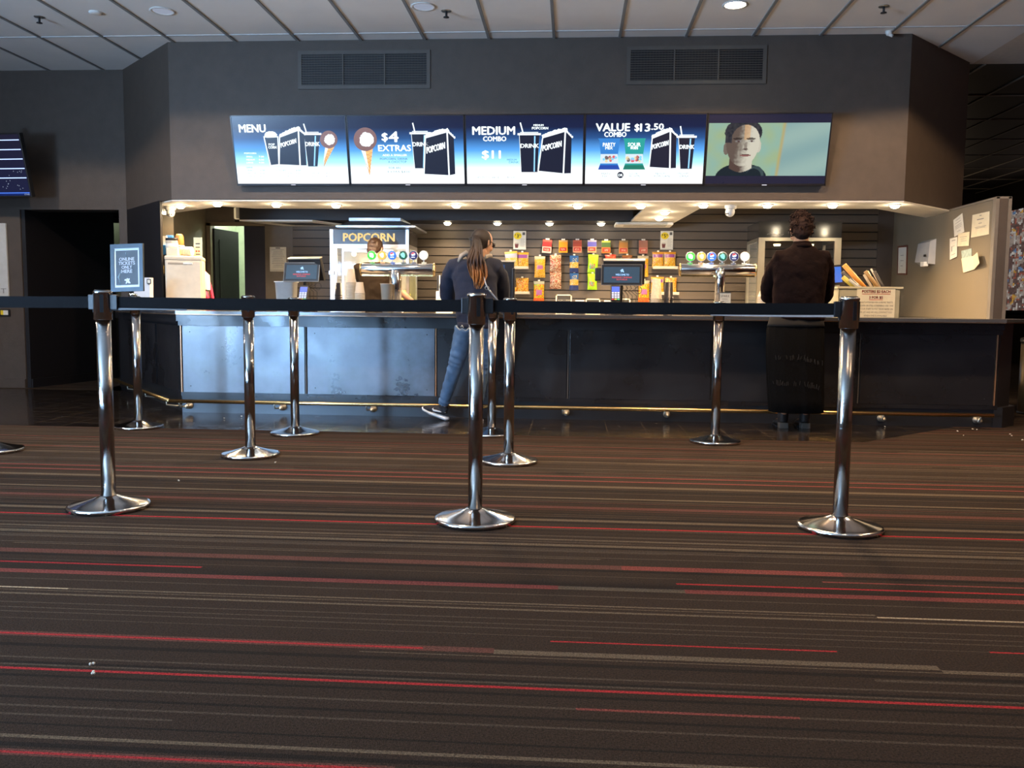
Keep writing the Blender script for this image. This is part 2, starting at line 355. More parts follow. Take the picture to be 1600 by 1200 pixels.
for k in range(15, 24):
    x = -5.141+.6235*k
    if 4.1 < x < 8.6: g.box((x-.012, 9.43, H-.008), (x+.012, 19.3, H+.003))
for y in (10.75, 12.06, 13.40, 14.71, 15.99, 17.3, 18.6): g.box((4.0, y-.010, H-.008), (8.6, y+.010, H+.003))
struct('trim_3', g, mat('hall_bar', (.30, .27, .23), .5), 'grid bars of the black hall ceiling')
# outer walls
w = MB(); zs, ze = .2, 2.5                            # wall behind the camera with the window band
w.box((LO, BACK_Y-.2, 0), (8.6, BACK_Y, zs)); w.box((LO, BACK_Y-.2, ze), (8.6, BACK_Y, H)); w.box((WIN_BACK[-1][1], BACK_Y-.2, zs), (8.6, BACK_Y, ze)); w.box((LO, BACK_Y-.2, zs), (WIN_BACK[0][0], BACK_Y, ze))
struct('wall_rear', w, mat('rear_wall_paint', (.16, .085, .05), .7))
for a, b in WIN_BACK:
    f = MB(); f.box((a, BACK_Y-.16, zs), (a+.06, BACK_Y-.04, ze)); f.box((b-.06, BACK_Y-.16, zs), (b, BACK_Y-.04, ze)); f.box((a, BACK_Y-.16, zs), (b, BACK_Y-.04, zs+.07)); f.box((a, BACK_Y-.16, ze-.07), (b, BACK_Y-.04, ze)); f.box(((a+b)/2-.03, BACK_Y-.16, zs), ((a+b)/2+.03, BACK_Y-.04, ze)); f.box((b, BACK_Y-.18, zs), (b+.1, BACK_Y-.02, ze))
    struct('window_%d' % (WIN_BACK.index((a, b))+1), f, M_dark)
w = MB(); w.box((LO-.2, BACK_Y, 0), (LO, 9.34, zs)); w.box((LO-.2, BACK_Y, ze), (LO, 9.34, H)); w.box((LO-.2, WIN_LEFT[-1][1], zs), (LO, 9.34, ze)); w.box((LO-.2, BACK_Y, zs), (LO, WIN_LEFT[0][0], ze))
struct('wall_left', w, M_wall)
for a, b in WIN_LEFT:
    f = MB(); f.box((LO-.16, a, zs), (LO-.04, a+.06, ze)); f.box((LO-.16, b-.06, zs), (LO-.04, b, ze)); f.box((LO-.16, a, zs), (LO-.04, b, zs+.07)); f.box((LO-.16, a, ze-.07), (LO-.04, b, ze)); f.box((LO-.18, b, zs), (LO-.02, b+.1, ze))
    struct('window_%d' % (WIN_LEFT.index((a, b))+4), f, M_dark)
w = MB(); w.box((8.6, BACK_Y, 0), (8.8, 19.4, H+.1)); struct('wall_right', w, mat('hall_wall_black', (.014, .011, .011), .6))
w = MB(); w.box((8.5, BACK_Y, 0), (8.6, 9.0, H)); struct('wall_right_front', w, mat('wall_terracotta', (.30, .10, .055), .7))
w = MB(); w.box((3.9, 19.3, 0), (8.6, 19.5, H+.1)); struct('wall_hall_end', w, MATS['hall_wall_black'])
w = MB(); w.box((3.93, 10.7, 0), (4.05, 19.3, H)); struct('wall_hall_side', w, MATS['hall_wall_black'])
# left front wall with the dark opening
w = MB(); w.box((LO-.2, 9.34, 0), (-6.165, 9.60, H)); w.box((-6.165, 9.34, 2.0), (-5.02, 9.60, H)); w.box((-5.02, 9.34, .906), (-4.93, 9.60, H))
struct('wall_front_left', w, M_wall)
w = MB(); w.box((LO, 9.315, 0), (-6.165, 9.34, .10)); struct('baseboard_left', w, M_wall)
w = MB(); w.prism([(-6.3, 9.61), (-6.165, 9.61), (-6.163, 9.36), (-6.12, 9.36), (-5.905, 10.85), (-6.3, 10.85)], 0, 2.3); struct('wall_corridor', w, M_black)
w = MB(); w.prism([(-6.115, 9.36), (-5.90, 10.85), (-5.885, 10.85), (-6.10, 9.36)], 0, .10); struct('baseboard_corridor', w, M_black)
w = MB(); w.box((-7.3, 13.2, 0), (-4.3, 13.3, H)); w.box((-7.4, 9.6, 0), (-7.3, 13.3, H)); struct('wall_corridor_end', w, M_black)
w = MB(); w.box((-7.3, 9.60, 2.3), (-4.96, 13.2, 2.4)); struct('ceiling_corridor', w, M_black)
w = MB(); w.box((-5.02, 9.6, 0), (-4.95, 11.0, H)); struct('wall_corridor_right', w, M_black)
# bulkhead over the counter: flat face with a 45 degree return each end
w = MB(); w.prism([(-4.93, 9.34), (-3.97, BY), (3.09, BY), (4.03, 9.36), (4.03, 10.7), (3.93, 10.7), (3.93, 9.45), (3.02, 8.55), (-3.90, 8.55), (-4.93, 9.60)], SOF+.02, H)
struct('wall_bulkhead', w, M_wall)
w = MB(); w.prism([(-4.14, BY+.10), (-4.93, 9.345), (-4.93, 9.39), (-4.135, BY+.135)], .906, SOF+.02); struct('wall_diagonal', w, M_black)
# soffit, white underside with the downlights
w = MB(); w.prism([(-4.93, 9.345), (-3.97, BY+.004), (3.09, BY+.004), (3.93, 9.25), (3.93, 9.85), (3.02, 8.93), (1.283, 8.93), (1.175, 10.70), (.66, 10.70), (.72, 9.06), (-3.36, 9.02), (-3.64, 8.83), (-4.43, 9.45), (-4.95, 9.9)], SOF, SOF+.015)
struct('ceiling_soffit', w, mat('soffit_white', (.62, .60, .55), .7))
w = MB(); w.box((-4.0, 10.23, SOF+.005), (.70, SW, 2.42)); struct('trim_4', w, mat('dark_fascia', (.022, .022, .028), .55), 'dark fascia box over the snack wall')
w = MB(); w.box((-4.03, 10.20, SOF+.02), (-4.0, 10.26, 2.42)); struct('trim_5', w, M_white, 'pale strip at the end of the fascia')
w = MB(); w.prism([(-3.9, 8.56), (3.0, 8.56), (3.82, 9.4), (3.82, 10.82), (-4.94, 10.82), (-4.94, 9.61)], 2.42, 2.47); struct('ceiling_kitchen', w, mat('kitchen_ceiling', (.05, .05, .055), .7))
w = MB(); w.prism([(-4.95, 9.45), (-4.45, 9.45), (-4.62, SW), (-4.70, SW+.3), (-4.95, SW+.3)], 0, 2.42); struct('wall_kitchen_left', w, mat('kitchen_wall', (.20, .165, .12), .7, bump=(120, .3)))
w = MB(); w.box((-4.64, SW, 1.99), (-3.86, SW+.12, 2.42)); w.box((-4.64, SW, 0), (-4.56, SW+.12, 2.0)); w.box((-3.86, SW, 0), (-3.50, SW+.12, 2.42)); struct('wall_kitchen_back', w, mat('kitchen_back_wall', (.17, .15, .13), .7))
M_fr = mat('door_frame_paint', (.22, .18, .13), .5)
w = MB(); w.box((-4.60, SW-.03, 0), (-4.55, SW+.02, 1.99)); w.box((-4.60, SW-.03, 1.955), (-3.86, SW+.02, 2.0)); struct('trim_6', w, M_fr, 'door frame at the back of the kitchen')
d = MB(); d.box((-.38, -.02, 0), (0, .02, 1.93)); 
for zz in ((.15, .85), (1.0, 1.8)): d.box((-.31, -.026, zz[0]), (-.07, -.018, zz[1]))
dm = mat('door_dark', (.009, .010, .014), .75)
for v in d.bm.verts: v.co.x = -v.co.x*1.0
o = d.build('door_1', dm); e_ = at(371, 400, 11.32); hx = -4.555; o.location = (hx, SW+.06, 0); wd = math.hypot(e_.x-hx, 11.32-SW-.06); o.scale = (wd/.38, 1, 1); o.rotation_euler = (0, 0, math.atan2(11.32-SW-.06, e_.x-hx)); o['kind'] = 'structure'
h = MB(); h.ball((.035, -.05, .97), .018); h.tube([(.035, -.05, .97), (.035, -.01, .97)], .009); hh = h.build('door_handle', M_brass, world=False); hh.parent = o
d = MB(); d.box((-3.93-.22, SW+.06, 0), (-3.86, SW+.10, 1.97)); struct('door_2', d, mat('navy_door', (.018, .022, .055), .5))
w = MB(); w.box((-4.9, 12.4, 0), (-3.4, 12.5, 2.5)); w.box((-4.95, SW+.3, 0), (-4.9, 12.4, 2.5)); w.box((-3.45, SW+.12, 0), (-3.4, 12.4, 2.5)); struct('wall_store', w, mat('pale_green_wall', (.62, .70, .55), .8))
w = MB(); w.box((-4.95, SW+.12, 2.48), (-3.4, 12.5, 2.53)); struct('ceiling_store', w, M_white)
light('store_light', 'POINT', (-4.3, 11.6, 2.25), 18, (.92, 1, .82), shadow_soft_size=.12)
# slatwall
w = MB(); sp_ = .1030; zb = .30; k = 0
xa, xb = -3.50, 3.64; gz = 1.907
z = gz-sp_*15
while z < 2.42:
    w.box((xa, SW-.02, z+.006), (xb, SW, min(z+sp_-.006, 2.42))); z += sp_
w.box((xa, SW-.003, .3), (xb, SW+.12, 2.42), None)
struct('wall_slat_panel', w, mat('slatwall', (.115, .092, .072), .6, noise=(5, .08)))
g = MB(); z = gz-sp_*15
while z < 2.42: g.box((xa, SW-.0045, z-.0065), (xb, SW-.0025, z+.0065)); z += sp_
struct('trim_7', g, mat('slat_groove', (.008, .007, .006), .6), 'dark grooves of the slatwall')
w = MB(); w.box((3.64, SW-.03, .3), (3.84, SW+.12, 2.42)); struct('trim_8', w, M_wall, 'post at the end of the slatwall')
# side wall on the right and the framed partition end
M_side = mat('side_wall', (.205, .17, .12), .6, noise=(2.2, .12), bump=(140, .35))
w = MB(); w.box((3.82, 8.20, .905), (3.93, SW, 1.985)); w.box((3.82, 9.46, 1.985), (3.93, SW, 2.42)); struct('wall_right_side', w, M_side)
w = MB()
w.box((3.806, 8.15, .905), (3.836, 8.21, 2.0)); w.box((3.914, 8.15, .905), (3.944, 8.21, 2.0)); w.box((3.81, 8.15, 1.985), (3.94, 9.15, 2.003)); w.box((3.836, 8.17, .905), (3.914, 8.205, 1.99), None)
o = struct('trim_9', w, mat('aluminium_trim', (.50, .45, .38), .35, .7), 'aluminium frame of the partition beside the counter')
w = MB(); w.box((3.838, 8.150, .905), (3.912, 8.168, 1.985)); struct('trim_10', w, M_wall, 'dark end of the partition')
# ================================================================ the service counter
M_kick = mat('counter_kick', (.016, .017, .020), .35, ior=1.6)
M_panel = mat('counter_panel', (.014, .014, .016), .32, noise=(2.5, .3), ior=1.65, rough_noise=(2.2, .22, .42))
def scuffed_daylit():  # scuffed roughness; the blue daylight reflection is painted into the base colour
    m = bpy.data.materials.new('painted_daylight_panel'); m.use_nodes = True; nt = m.node_tree; b = nt.nodes['Principled BSDF']; L = nt.links
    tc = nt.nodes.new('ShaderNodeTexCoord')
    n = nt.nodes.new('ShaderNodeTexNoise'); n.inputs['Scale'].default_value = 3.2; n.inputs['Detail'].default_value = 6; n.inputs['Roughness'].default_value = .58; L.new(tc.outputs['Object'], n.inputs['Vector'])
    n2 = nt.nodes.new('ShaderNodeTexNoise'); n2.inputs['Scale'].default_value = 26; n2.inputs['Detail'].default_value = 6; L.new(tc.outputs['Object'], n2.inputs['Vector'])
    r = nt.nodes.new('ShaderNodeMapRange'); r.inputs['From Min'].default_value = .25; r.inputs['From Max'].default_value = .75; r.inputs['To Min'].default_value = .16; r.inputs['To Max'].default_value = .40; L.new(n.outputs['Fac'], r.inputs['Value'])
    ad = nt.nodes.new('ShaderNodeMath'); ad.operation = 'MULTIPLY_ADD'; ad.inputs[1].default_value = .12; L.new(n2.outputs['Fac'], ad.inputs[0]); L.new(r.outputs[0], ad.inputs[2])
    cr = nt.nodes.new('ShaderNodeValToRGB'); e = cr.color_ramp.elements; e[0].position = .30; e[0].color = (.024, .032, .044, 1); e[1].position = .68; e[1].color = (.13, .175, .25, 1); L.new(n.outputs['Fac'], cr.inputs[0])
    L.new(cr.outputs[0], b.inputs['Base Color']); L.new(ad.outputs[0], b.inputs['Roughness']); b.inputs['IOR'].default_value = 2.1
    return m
M_daylit_panel = scuffed_daylit()
FY = 7.40
ct = thing('service_counter', 'long black panelled service counter with slanted left end and brass trims', 'counter', (0, FY, 0))
A0 = Vector((-3.45, FY)); A1 = Vector((-5.27, 9.68)); dA = (A1-A0).normalized(); nA = Vector((-dA.y, dA.x))   # slanted left return, nA points to the kitchen
if nA.x < 0: nA = -nA
b = MB(); b.prism([(A0.x, FY+.012), (3.56, FY+.012), (3.74, FY+.18), (3.74, 9.1), (3.4, 9.1), (3.4, 8.05), (-2.95, 8.05), (-3.6, 8.42), (A0.x+dA.x*.9+.1, A0.y+dA.y*.9), ], .0, .872)
b.build('carcass', M_kick, ct)
b = MB(); b.prism([(A0.x+.02, FY+.02), (A1.x+.02, A1.y), (A1.x+.12, A1.y), (-5.03, 9.30), (A0.x+.3, FY+.2)], 0, .871); b.build('end_return', M_kick, ct)
XS = [-3.44, -2.315, -1.165, -.02, 1.20, 2.42, 3.53]
for i in range(6):
    b = MB(); b.box((XS[i]+.012, FY-.006, .185), (XS[i+1]-.012, FY+.013, .775), bev=.002); o = b.build('front_panel', M_daylit_panel if i < 2 else M_panel, ct)
    if i == 0: o['label'] = 'scuff-marked panel at the left end with painted-in blue daylight'
    if i == 1: o['label'] = 'scuff-marked second panel from the left end with painted-in blue daylight'
    for x in (XS[i]+.08, XS[i+1]-.08):
        for z in (.24, .72): s = MB(); s.ball((x, FY-.006, z), .005, 6); s.build('screw', M_dark, o)
for i, x in enumerate((XS[0], XS[1], XS[2], XS[3], XS[5], XS[6])):
    b = MB(); b.box((x-.006, FY-.010, .185), (x+.003, FY+.012, .775)); b.build('divider_strip', mat('copper_trim', (.50, .27, .15), .35, .6) if i in (0, 2, 5) else mat('divider_grey', (.10, .09, .08), .5, .3), ct)
b = MB(); b.box((A0.x-.01, FY-.05, .815), (3.56, FY+.02, .868)); b.box((A0.x-.005, FY-.025, .775), (3.56, FY+.02, .82)); b.box((A0.x, FY-.004, .15), (3.56, FY+.02, .186)); b.build('moulding', M_gloss, ct)
b = MB()
for k, (s0, s1) in enumerate(((.06, .86), (.93, 1.75), (1.82, 2.70))):
    p = A0+dA*s0; q = A0+dA*s1; n = -nA*.008
    b.prism([(p.x+n.x, p.y+n.y), (q.x+n.x, q.y+n.y), (q.x+nA.x*.03, q.y+nA.y*.03), (p.x+nA.x*.03, p.y+nA.y*.03)], .185, .775)
b.build('return_panels', M_panel, ct)
b = MB(); p = A0; q = A0+dA*2.8; n = -nA*.03; b.prism([(p.x+n.x, p.y+n.y), (q.x+n.x, q.y+n.y), (q.x+nA.x*.03, q.y+nA.y*.03), (p.x+nA.x*.03, p.y+nA.y*.03)], .80, .868); b.build('return_moulding', M_kick, ct)
b = MB(); b.prism([(3.53, FY), (3.60, FY-.01), (3.78, FY+.16), (3.78, 9.1), (3.73, 9.1), (3.73, FY+.2)], 0, .17); b.build('plinth', M_kick, ct)
# worktop: speckled stone slab with a timber edge strip
M_gran = mat('speckled_granite', (.07, .07, .075), .18, noise=(190, .9), ior=1.6)
OUT = 0.20
p0 = Vector((-3.395, FY-OUT)); 
top = [(p0.x, p0.y), (3.50, FY-OUT), (3.98, FY+.28), (3.98, 9.05), (3.30, 9.05), (3.30, 8.15), (-2.9, 8.15), (-4.45, 9.33), (-4.92, 9.33), (-5.03, 9.33), (p0.x+dA.x*2.72, p0.y+dA.y*2.72)]
wt = thing('countertop', 'dark speckled stone countertop with a thin copper-coloured edge strip', 'countertop', (0, FY, .872))
b = MB(); b.prism(top, .880, .905); b.build('stone_slab', M_gran, wt)
b = MB(); b.prism([(x*.9995, y+.004) for x, y in top], .872, .880); b.build('edge_strip', mat('edge_copper', (.42, .24, .14), .3, .55), wt)
# brass foot rail
RY = 7.265; RZ = .118
fr = thing('foot_rail', 'brass foot rail running along the base of the black counter', 'foot rail', (0, RY, 0))
e0 = Vector((-3.50, RY)); e1 = e0+dA*2.75
b = MB(); b.tube([(e0.x, RY, RZ), (-2, RY, RZ), (0, RY, RZ), (2, RY, RZ), (3.47, RY, RZ)], .0165, 12); b.tube([(e0.x, RY, RZ), ((e0.x+e1.x)/2, (e0.y+e1.y)/2, RZ), (e1.x, e1.y, RZ)], .0165, 12); b.build('rail', M_brass, fr)
M_nick = mat('worn_nickel', (.62, .58, .48), .38, .8)
for x in (-3.38, -2.53, -1.72, -.03, .83, 2.62, 3.52-.12):
    b = MB(); b.lathe([(.030, 0), (.030, .006), (.012, .012), (.012, .09), (.0, .09)], 14, Matrix.Translation((x, FY+.012, .062)) @ Matrix.Rotation(PI/2, 4, 'X'))
    b.ball((x, FY-.045, .062), .022); b.tube([(x, FY-.05, .062), (x-.03, RY+.02, .066), (x-.03, RY+.004, .085), (x-.03, RY, RZ)], .007, 8); b.build('bracket', M_nick, fr)
for s in (.10, .95, 1.8):
    p = e0+dA*s; q = p+nA*.17
    b = MB(); b.tube([(q.x, q.y, .062), ((p.x+q.x)/2, (p.y+q.y)/2, .06), (p.x, p.y, .075), (p.x, p.y, RZ)], .007, 8); b.ball((q.x, q.y, .062), .024); b.build('bracket', M_nick, fr)
# ================================================================ queue posts and belts
def make_stanchion():
    t = thing('stanchion', '', 'queue post')
    b = MB(); b.lathe([(.170, 0), (.181, .002), (.182, .016), (.177, .021), (.168, .022), (.12, .034), (.07, .048), (.045, .056), (.040, .060), (.0, .060)], 64, smooth=True); b.build('base', M_chrome, t)
    b = MB(); b.lathe([(.032, .058), (.032, .885), (.0, .885)], 40); b.build('pole', mat('post_steel', (.40, .385, .37), .10, 1, noise=(5, .03), brushed=(4500, .00015)), t)
    b = MB(); b.lathe([(.036, .880), (.0405, .882), (.0405, 1.000), (.042, 1.002), (.042, 1.010), (.038, 1.014), (.0, 1.014)], 40); o = b.build('head', MATS['post_steel'], t)
    b = MB(); b.lathe([(.036, 1.012), (.034, 1.018), (.0, 1.018)], 32)
    for a in (0, PI): b.box((.032, -.010, .915), (.0425, .010, .996), M=Matrix.Rotation(a, 4, 'Z'))
    for a in (PI/2, -PI/2): b.box((.036, -.008, .915), (.0415, .008, .996), M=Matrix.Rotation(a+.35, 4, 'Z'))
    b.build('slot_insert', M_dark, o); return t
ST = {'L': (-2.155, 3.843), 'C': (-.416, 3.774), 'R': (1.194, 3.811), 'off': (-3.95, 3.93), 'FL': (-3.715, 5.261), 'B390': (-2.027, 5.302), 'B795': (-.375, 5.278), 'K217': (-3.347, 6.433), 'K463': (-2.050, 6.266), 'K760': (-.588, 6.433), 'K1120': (1.055, 6.274)}
LB = {'L': 'chrome queue post nearest the left, in the front row left of the ticket sign', 'C': 'chrome queue post in the middle of the front row, before the woman in jeans', 'R': 'chrome queue post at the right end of the front row, below the poster box',
      'off': 'chrome queue post beyond the left edge of the picture, holding the front belt', 'FL': 'chrome queue post at the far left edge with only its base in view', 'B390': 'chrome queue post in the second row, below the half-open kitchen door',
      'B795': 'chrome queue post in the second row just right of the middle front post', 'K217': 'chrome queue post at the back left carrying the ticket sign', 'K463': 'chrome queue post in the back row below the left card terminal',
      'K760': 'chrome queue post in the back row half hidden behind the middle front post', 'K1120': 'chrome queue post in the back row below the right drinks tower'}
proto = make_stanchion()
for i, (k, (x, y)) in enumerate(ST.items()):
    o = proto if i == 0 else copy_tree(proto)
    o.location = (x, y, 0); o['label'] = LB[k]; o['group'] = 'chrome queue posts'; o.rotation_euler = (0, 0, math.radians({'L': 2, 'C': -1, 'R': -2}.get(k, i*3 % 7)))
M_belt = mat('black_webbing', (.0075, .007, .008), .9, noise=(90, .35), ior=1.3, bump=(900, .6))
M_hem = mat('pale_hem', (.42, .42, .44), .7)  # pale strip set along part of a belt's lower edge
def belt(a, b_, label, z0=.935, z1=.988, sag=.004, hem=None):
    (xa, ya), (xb, yb) = ST[a], ST[b_]; A = Vector((xa, ya, 0)); B = Vector((xb, yb, 0)); d = (B-A).normalized(); A = A+d*.042; B = B-d*.042; n = Vector((-d.y, d.x, 0))
    t = thing('retractable_belt', label, 'queue belt', ((A.x+B.x)/2, (A.y+B.y)/2, z0), 0, 'black queue belts')
    N = 24; vs = []; fs = []
    for i in range(N+1):
        u = i/N; p = A.lerp(B, u); s = -sag*4*u*(1-u)
        for (o_, z) in ((-.0011, z0), (.0011, z0), (.0011, z1), (-.0011, z1)): vs.append(p+n*o_+Vector((0, 0, z+s)))
    for i in range(N):
        for k in range(4): j = (k+1) % 4; fs.append((i*4+k, i*4+j, i*4+4+j, i*4+4+k))
    fs += [(3, 2, 1, 0), (N*4, N*4+1, N*4+2, N*4+3)]
    m = MB(); m._add(vs, fs); m.build('webbing', M_belt, t)
    m = MB(); p = A+d*.016; m.box((-.018, -.011, z0-.008), (.018, .011, z1+.008), M=Matrix.Translation(p) @ Matrix.Rotation(math.atan2(d.y, d.x), 4, 'Z'), bev=.003)
    m.build('buckle', M_dark, t)
    m = MB(); p = B-d*.010; m.box((-.014, -.011, z0-.008), (.014, .011, z1+.008), M=Matrix.Translation(p) @ Matrix.Rotation(math.atan2(d.y, d.x), 4, 'Z'), bev=.003); m.build('buckle', M_dark, t)
    if hem:
        u0, u1, h0, h1, mm = hem; m = MB(); vs = []; fs = []; K = 10
        for i in range(K+1):
            q = i/K; u = u0+(u1-u0)*q; p = A.lerp(B, u); s = -sag*4*u*(1-u); h = h0+(h1-h0)*math.sin(PI*min(1, q*1.1+.02)*.5)
            for (o_, z) in ((-.006, z0-h), (-.003, z0-h-.0015), (.0, z0+.001), (-.003, z0+.0015)): vs.append(p+n*o_+Vector((0, 0, z+s)))
        for i in range(K):
            for k in range(4): j = (k+1) % 4; fs.append((i*4+k, i*4+j, i*4+4+j, i*4+4+k))
        fs += [(3, 2, 1, 0), (K*4, K*4+1, K*4+2, K*4+3)]
        m._add(vs, fs); h_ = m.build('hem', mm, t); h_['label'] = 'pale strip along the bottom of the belt'
    return t
belt('off', 'L', 'black belt stretched left from the left front post out of view')
belt('L', 'C', 'black belt stretched between the left and the middle front posts', hem=(.0, .22, .009, .003, mat('grey_hem', (.16, .17, .18), .6)))
belt('C', 'R', 'black belt stretched between the middle and the right front posts', z0=.936, hem=(.64, .985, .0015, .007, M_hem))
for a, b_, l in (('FL', 'B390', 'black belt of the second row between the far left post and the next'), ('B390', 'B795', 'black belt of the second row behind the long front belt'), ('K217', 'K463', 'black belt of the back row from the ticket sign post to the next'), ('K463', 'K760', 'black belt of the back row before the woman in jeans'), ('K760', 'K1120', 'black belt of the back row ending below the right drinks tower')):
    belt(a, b_, l, z0=.942, z1=.980)
# ================================================================ ticket sign on its post
sx, sy = ST['K217']
c0 = at(205, 452, sy)
ts = thing('ticket_sign', 'framed sign reading online tickets only here standing on the back left queue post', 'sign', (sx, sy, 1.018), (0, math.radians(0), math.radians(-3)))
lw, lh = .265, .365; zb_ = .035; lean = Matrix.Translation((-.058, 0, zb_)) @ Matrix.Rotation(math.radians(-2.2), 4, 'Y') @ Matrix.Rotation(math.radians(-5), 4, 'X')
def tsb(m, name, mt, par=None): 
    o = m.build(name, mt, None); o.parent = par or ts; return o
m = MB(); m.lathe([(.032, 0), (.032, .018), (.010, .022), (.010, .05), (0, .05)], 20, Matrix.Translation((-.02, 0, 0))); tsb(m, 'holder_foot', M_chrome)
fx = lw/2
m = MB()
for q in (((-fx, 0), (fx, .032)), ((-fx, lh-.032), (fx, lh)), ((-fx, .032), (-fx+.030, lh-.032)), ((fx-.030, .032), (fx, lh-.032))): m.box((q[0][0], -.014, q[0][1]), (q[1][0], .006, q[1][1]), M=lean)
tsb(m, 'frame', mat('grey_blue_frame', (.055, .075, .095), .35, .5))
m = MB(); m.box((-fx+.028, -.008, .030), (fx-.028, .004, lh-.030), M=lean); pg = tsb(m, 'sheet', mat('sheet_white', (.80, .82, .88), .5))
m = MB(); m.box((-fx+.043, -.0095, .050), (fx-.043, -.008, lh-.050), M=lean); tsb(m, 'printed_picture', mat('print_slate', (.045, .058, .075), .4, noise=(14, .5)), pg)
m = MB(); yy = -.0108
for s_, zz, ww in (('ONLINE', .235, .118), ('TICKETS', .204, .128), ('ONLY', .173, .082), ('HERE', .142, .084)): m.text(s_, -ww*.53, zz, ww*1.06, .027, yy, M=lean, bold=.03)
m.plate([(-.012, .048+.012), (-.006, .080), (-.022, .085), (-.018, .094), (-.004, .096), (.002, .104), (.008, .098), (.022, .100), (.022, .090), (.016, .084), (.030, .062), (.012, .062), (.004, .070), (-.004, .060)], yy, yy+.001, M=lean)
tsb(m, 'lettering', mat('print_white', (.72, .76, .84), .5), pg)
m = MB(); m.tube([(-.052, yy, .055), (-.060, yy, .085), (-.070, yy, .11), (-.050, yy, .15), (-.045, yy, .17)], [.006, .003, .010, .003, .001], 5, flat=.1, M=lean); m.tube([(.0, yy, .27), (-.006, yy, .295), (.002, yy, .312)], [.001, .0025, .001], 5, flat=.2, M=lean); tsb(m, 'printed_wisp', mat('print_wisp', (.22, .32, .38), .5), pg)
# ================================================================ menu screens on the bulkhead
TW, TH, TILT = 1.118, .652, math.radians(14.2)
TX0 = at(371, 287, 8.32).x; TZ = at(820, 290, 8.32).z
CORN = [((52, 72), (772, 72), (85, 505), (788, 505)), ((780, 68), (1508, 68), (797, 503), (1508, 503)), ((35, 64), (770, 62), (42, 505), (762, 503)), ((780, 62), (1540, 60), (775, 505), (1525, 503)), ((85, 353), (682, 350), (68, 698), (655, 700))]
def conv(i, x, y):
    tl, tr, bl, br = CORN[i]; v = (bl[1]-y)/(bl[1]-tl[1]); xl = bl[0]+(tl[0]-bl[0])*v; xr = br[0]+(tr[0]-br[0])*v
    return ((x-xl)/(xr-xl)*TW, v*TH)
G_W = glow('screen_white', (.86, .96, 1.0), 1.0); G_N = glow('screen_navy', (.003, .006, .022), 1.0); G_T = glow('screen_teal', (.04, .17, .24), .9)
G_CH = glow('screen_chocolate', (.17, .085, .075), 1.0); G_CO = glow('screen_cone', (.80, .42, .14), 1.0); G_LB = glow('screen_lightblue', (.25, .55, .95), 1.1); G_CD = glow('screen_cone_dark', (.45, .20, .06), 1)
def screen_grad(name, stops): return ramp_mat(name, stops, 'Z', 0, TH, emit=1.0)
GR = [(0, (1, 1, 1)), (.20, (.92, 1, 1)), (.33, (.36, .76, 1)), (.50, (.08, .30, .70)), (.67, (.018, .065, .20)), (.82, (.007, .012, .045)), (1, (.007, .010, .032))]
TVL = ['wall screen showing the menu list with popcorn, drink and choc top', 'wall screen showing a $4 extras offer with a big choc top', 'wall screen showing the medium combo', 'wall screen showing the value combo at $13.50', 'wall screen playing a film scene with a man in close-up']
class Art:
    """flat picture elements of one display, laid out in its own plane"""
    def __init__(s, i, par): s.i = i; s.par = par; s.y = -.0045
    def P(s, pts): return [conv(s.i, x, y) for x, y in pts]
    def poly(s, m, pts, lay=1): p = s.P(pts); m.quad([(x, s.y-lay*.0006, z) for x, z in p]); return m
    def text(s, m, t, x0, y0, x1, y1, lay=3, bold=.03, rise=0):

        a = conv(s.i, x0, y1); b = conv(s.i, x1, y0); m.text(t, a[0], a[1], b[0]-a[0], b[1]-a[1], s.y-lay*.0006, bold=bold, sh=rise); return m
    def line(s, m, pts, w, lay=2):
        p = [Vector((*conv(s.i, x, y), 0)) for x, y in pts]
        for a, b in zip(p, p[1:]):
            d = (b-a).normalized(); n = Vector((-d.y, d.x, 0))*w/2; a2 = a-d*w*.3; b2 = b+d*w*.3
            m.quad([(q.x, s.y-lay*.0006, q.y) for q in (a2-n, b2-n, b2+n, a2+n)])
        return m
    def disc(s, m, cx, cy, r, lay=1, wob=0, n=28, ry=None):
        rr = random.Random(int(cx*3+cy)); pts = []
        for k in range(n):
            a = 2*PI*k/n; q = 1+wob*(rr.random()-.5); pts.append((cx+r*q*math.cos(a), cy+(ry or r)*q*math.sin(a)))
        return s.poly(m, pts, lay)
    def put(s, m, name, mt): m.keep = True; return m.build(name, mt, s.par, world=False)
def cup(A, x0, x1, top, bot, inset, straw, name='drink_picture', label_y=None, hl=True):
    m = MB(); A.poly(m, [(x0, top), (x0+inset, bot), (x1-inset, bot), (x1, top)], 2); o = A.put(m, name, G_N)
    A2 = Art(A.i, o); m = MB(); A2.line(m, [(x0-6, top), (x1+6, top)], .018, 3); A2.line(m, [(x0+8, top-11), (x1-8, top-11)], .006, 3); A2.line(m, straw, .012, 3); A2.line(m, [(x0+1, top), (x0+inset, bot)], .004, 3)
    if label_y: A2.text(m, 'DRINK', x0+8, label_y, x1-2, label_y+26, 4, .04)
    A2.put(m, 'lettering', G_W)
    if hl: m = MB(); A2.line(m, [(x1-28, top+14), (x1-inset-20, bot-6)], .012, 3); A2.put(m, 'highlight', G_LB)
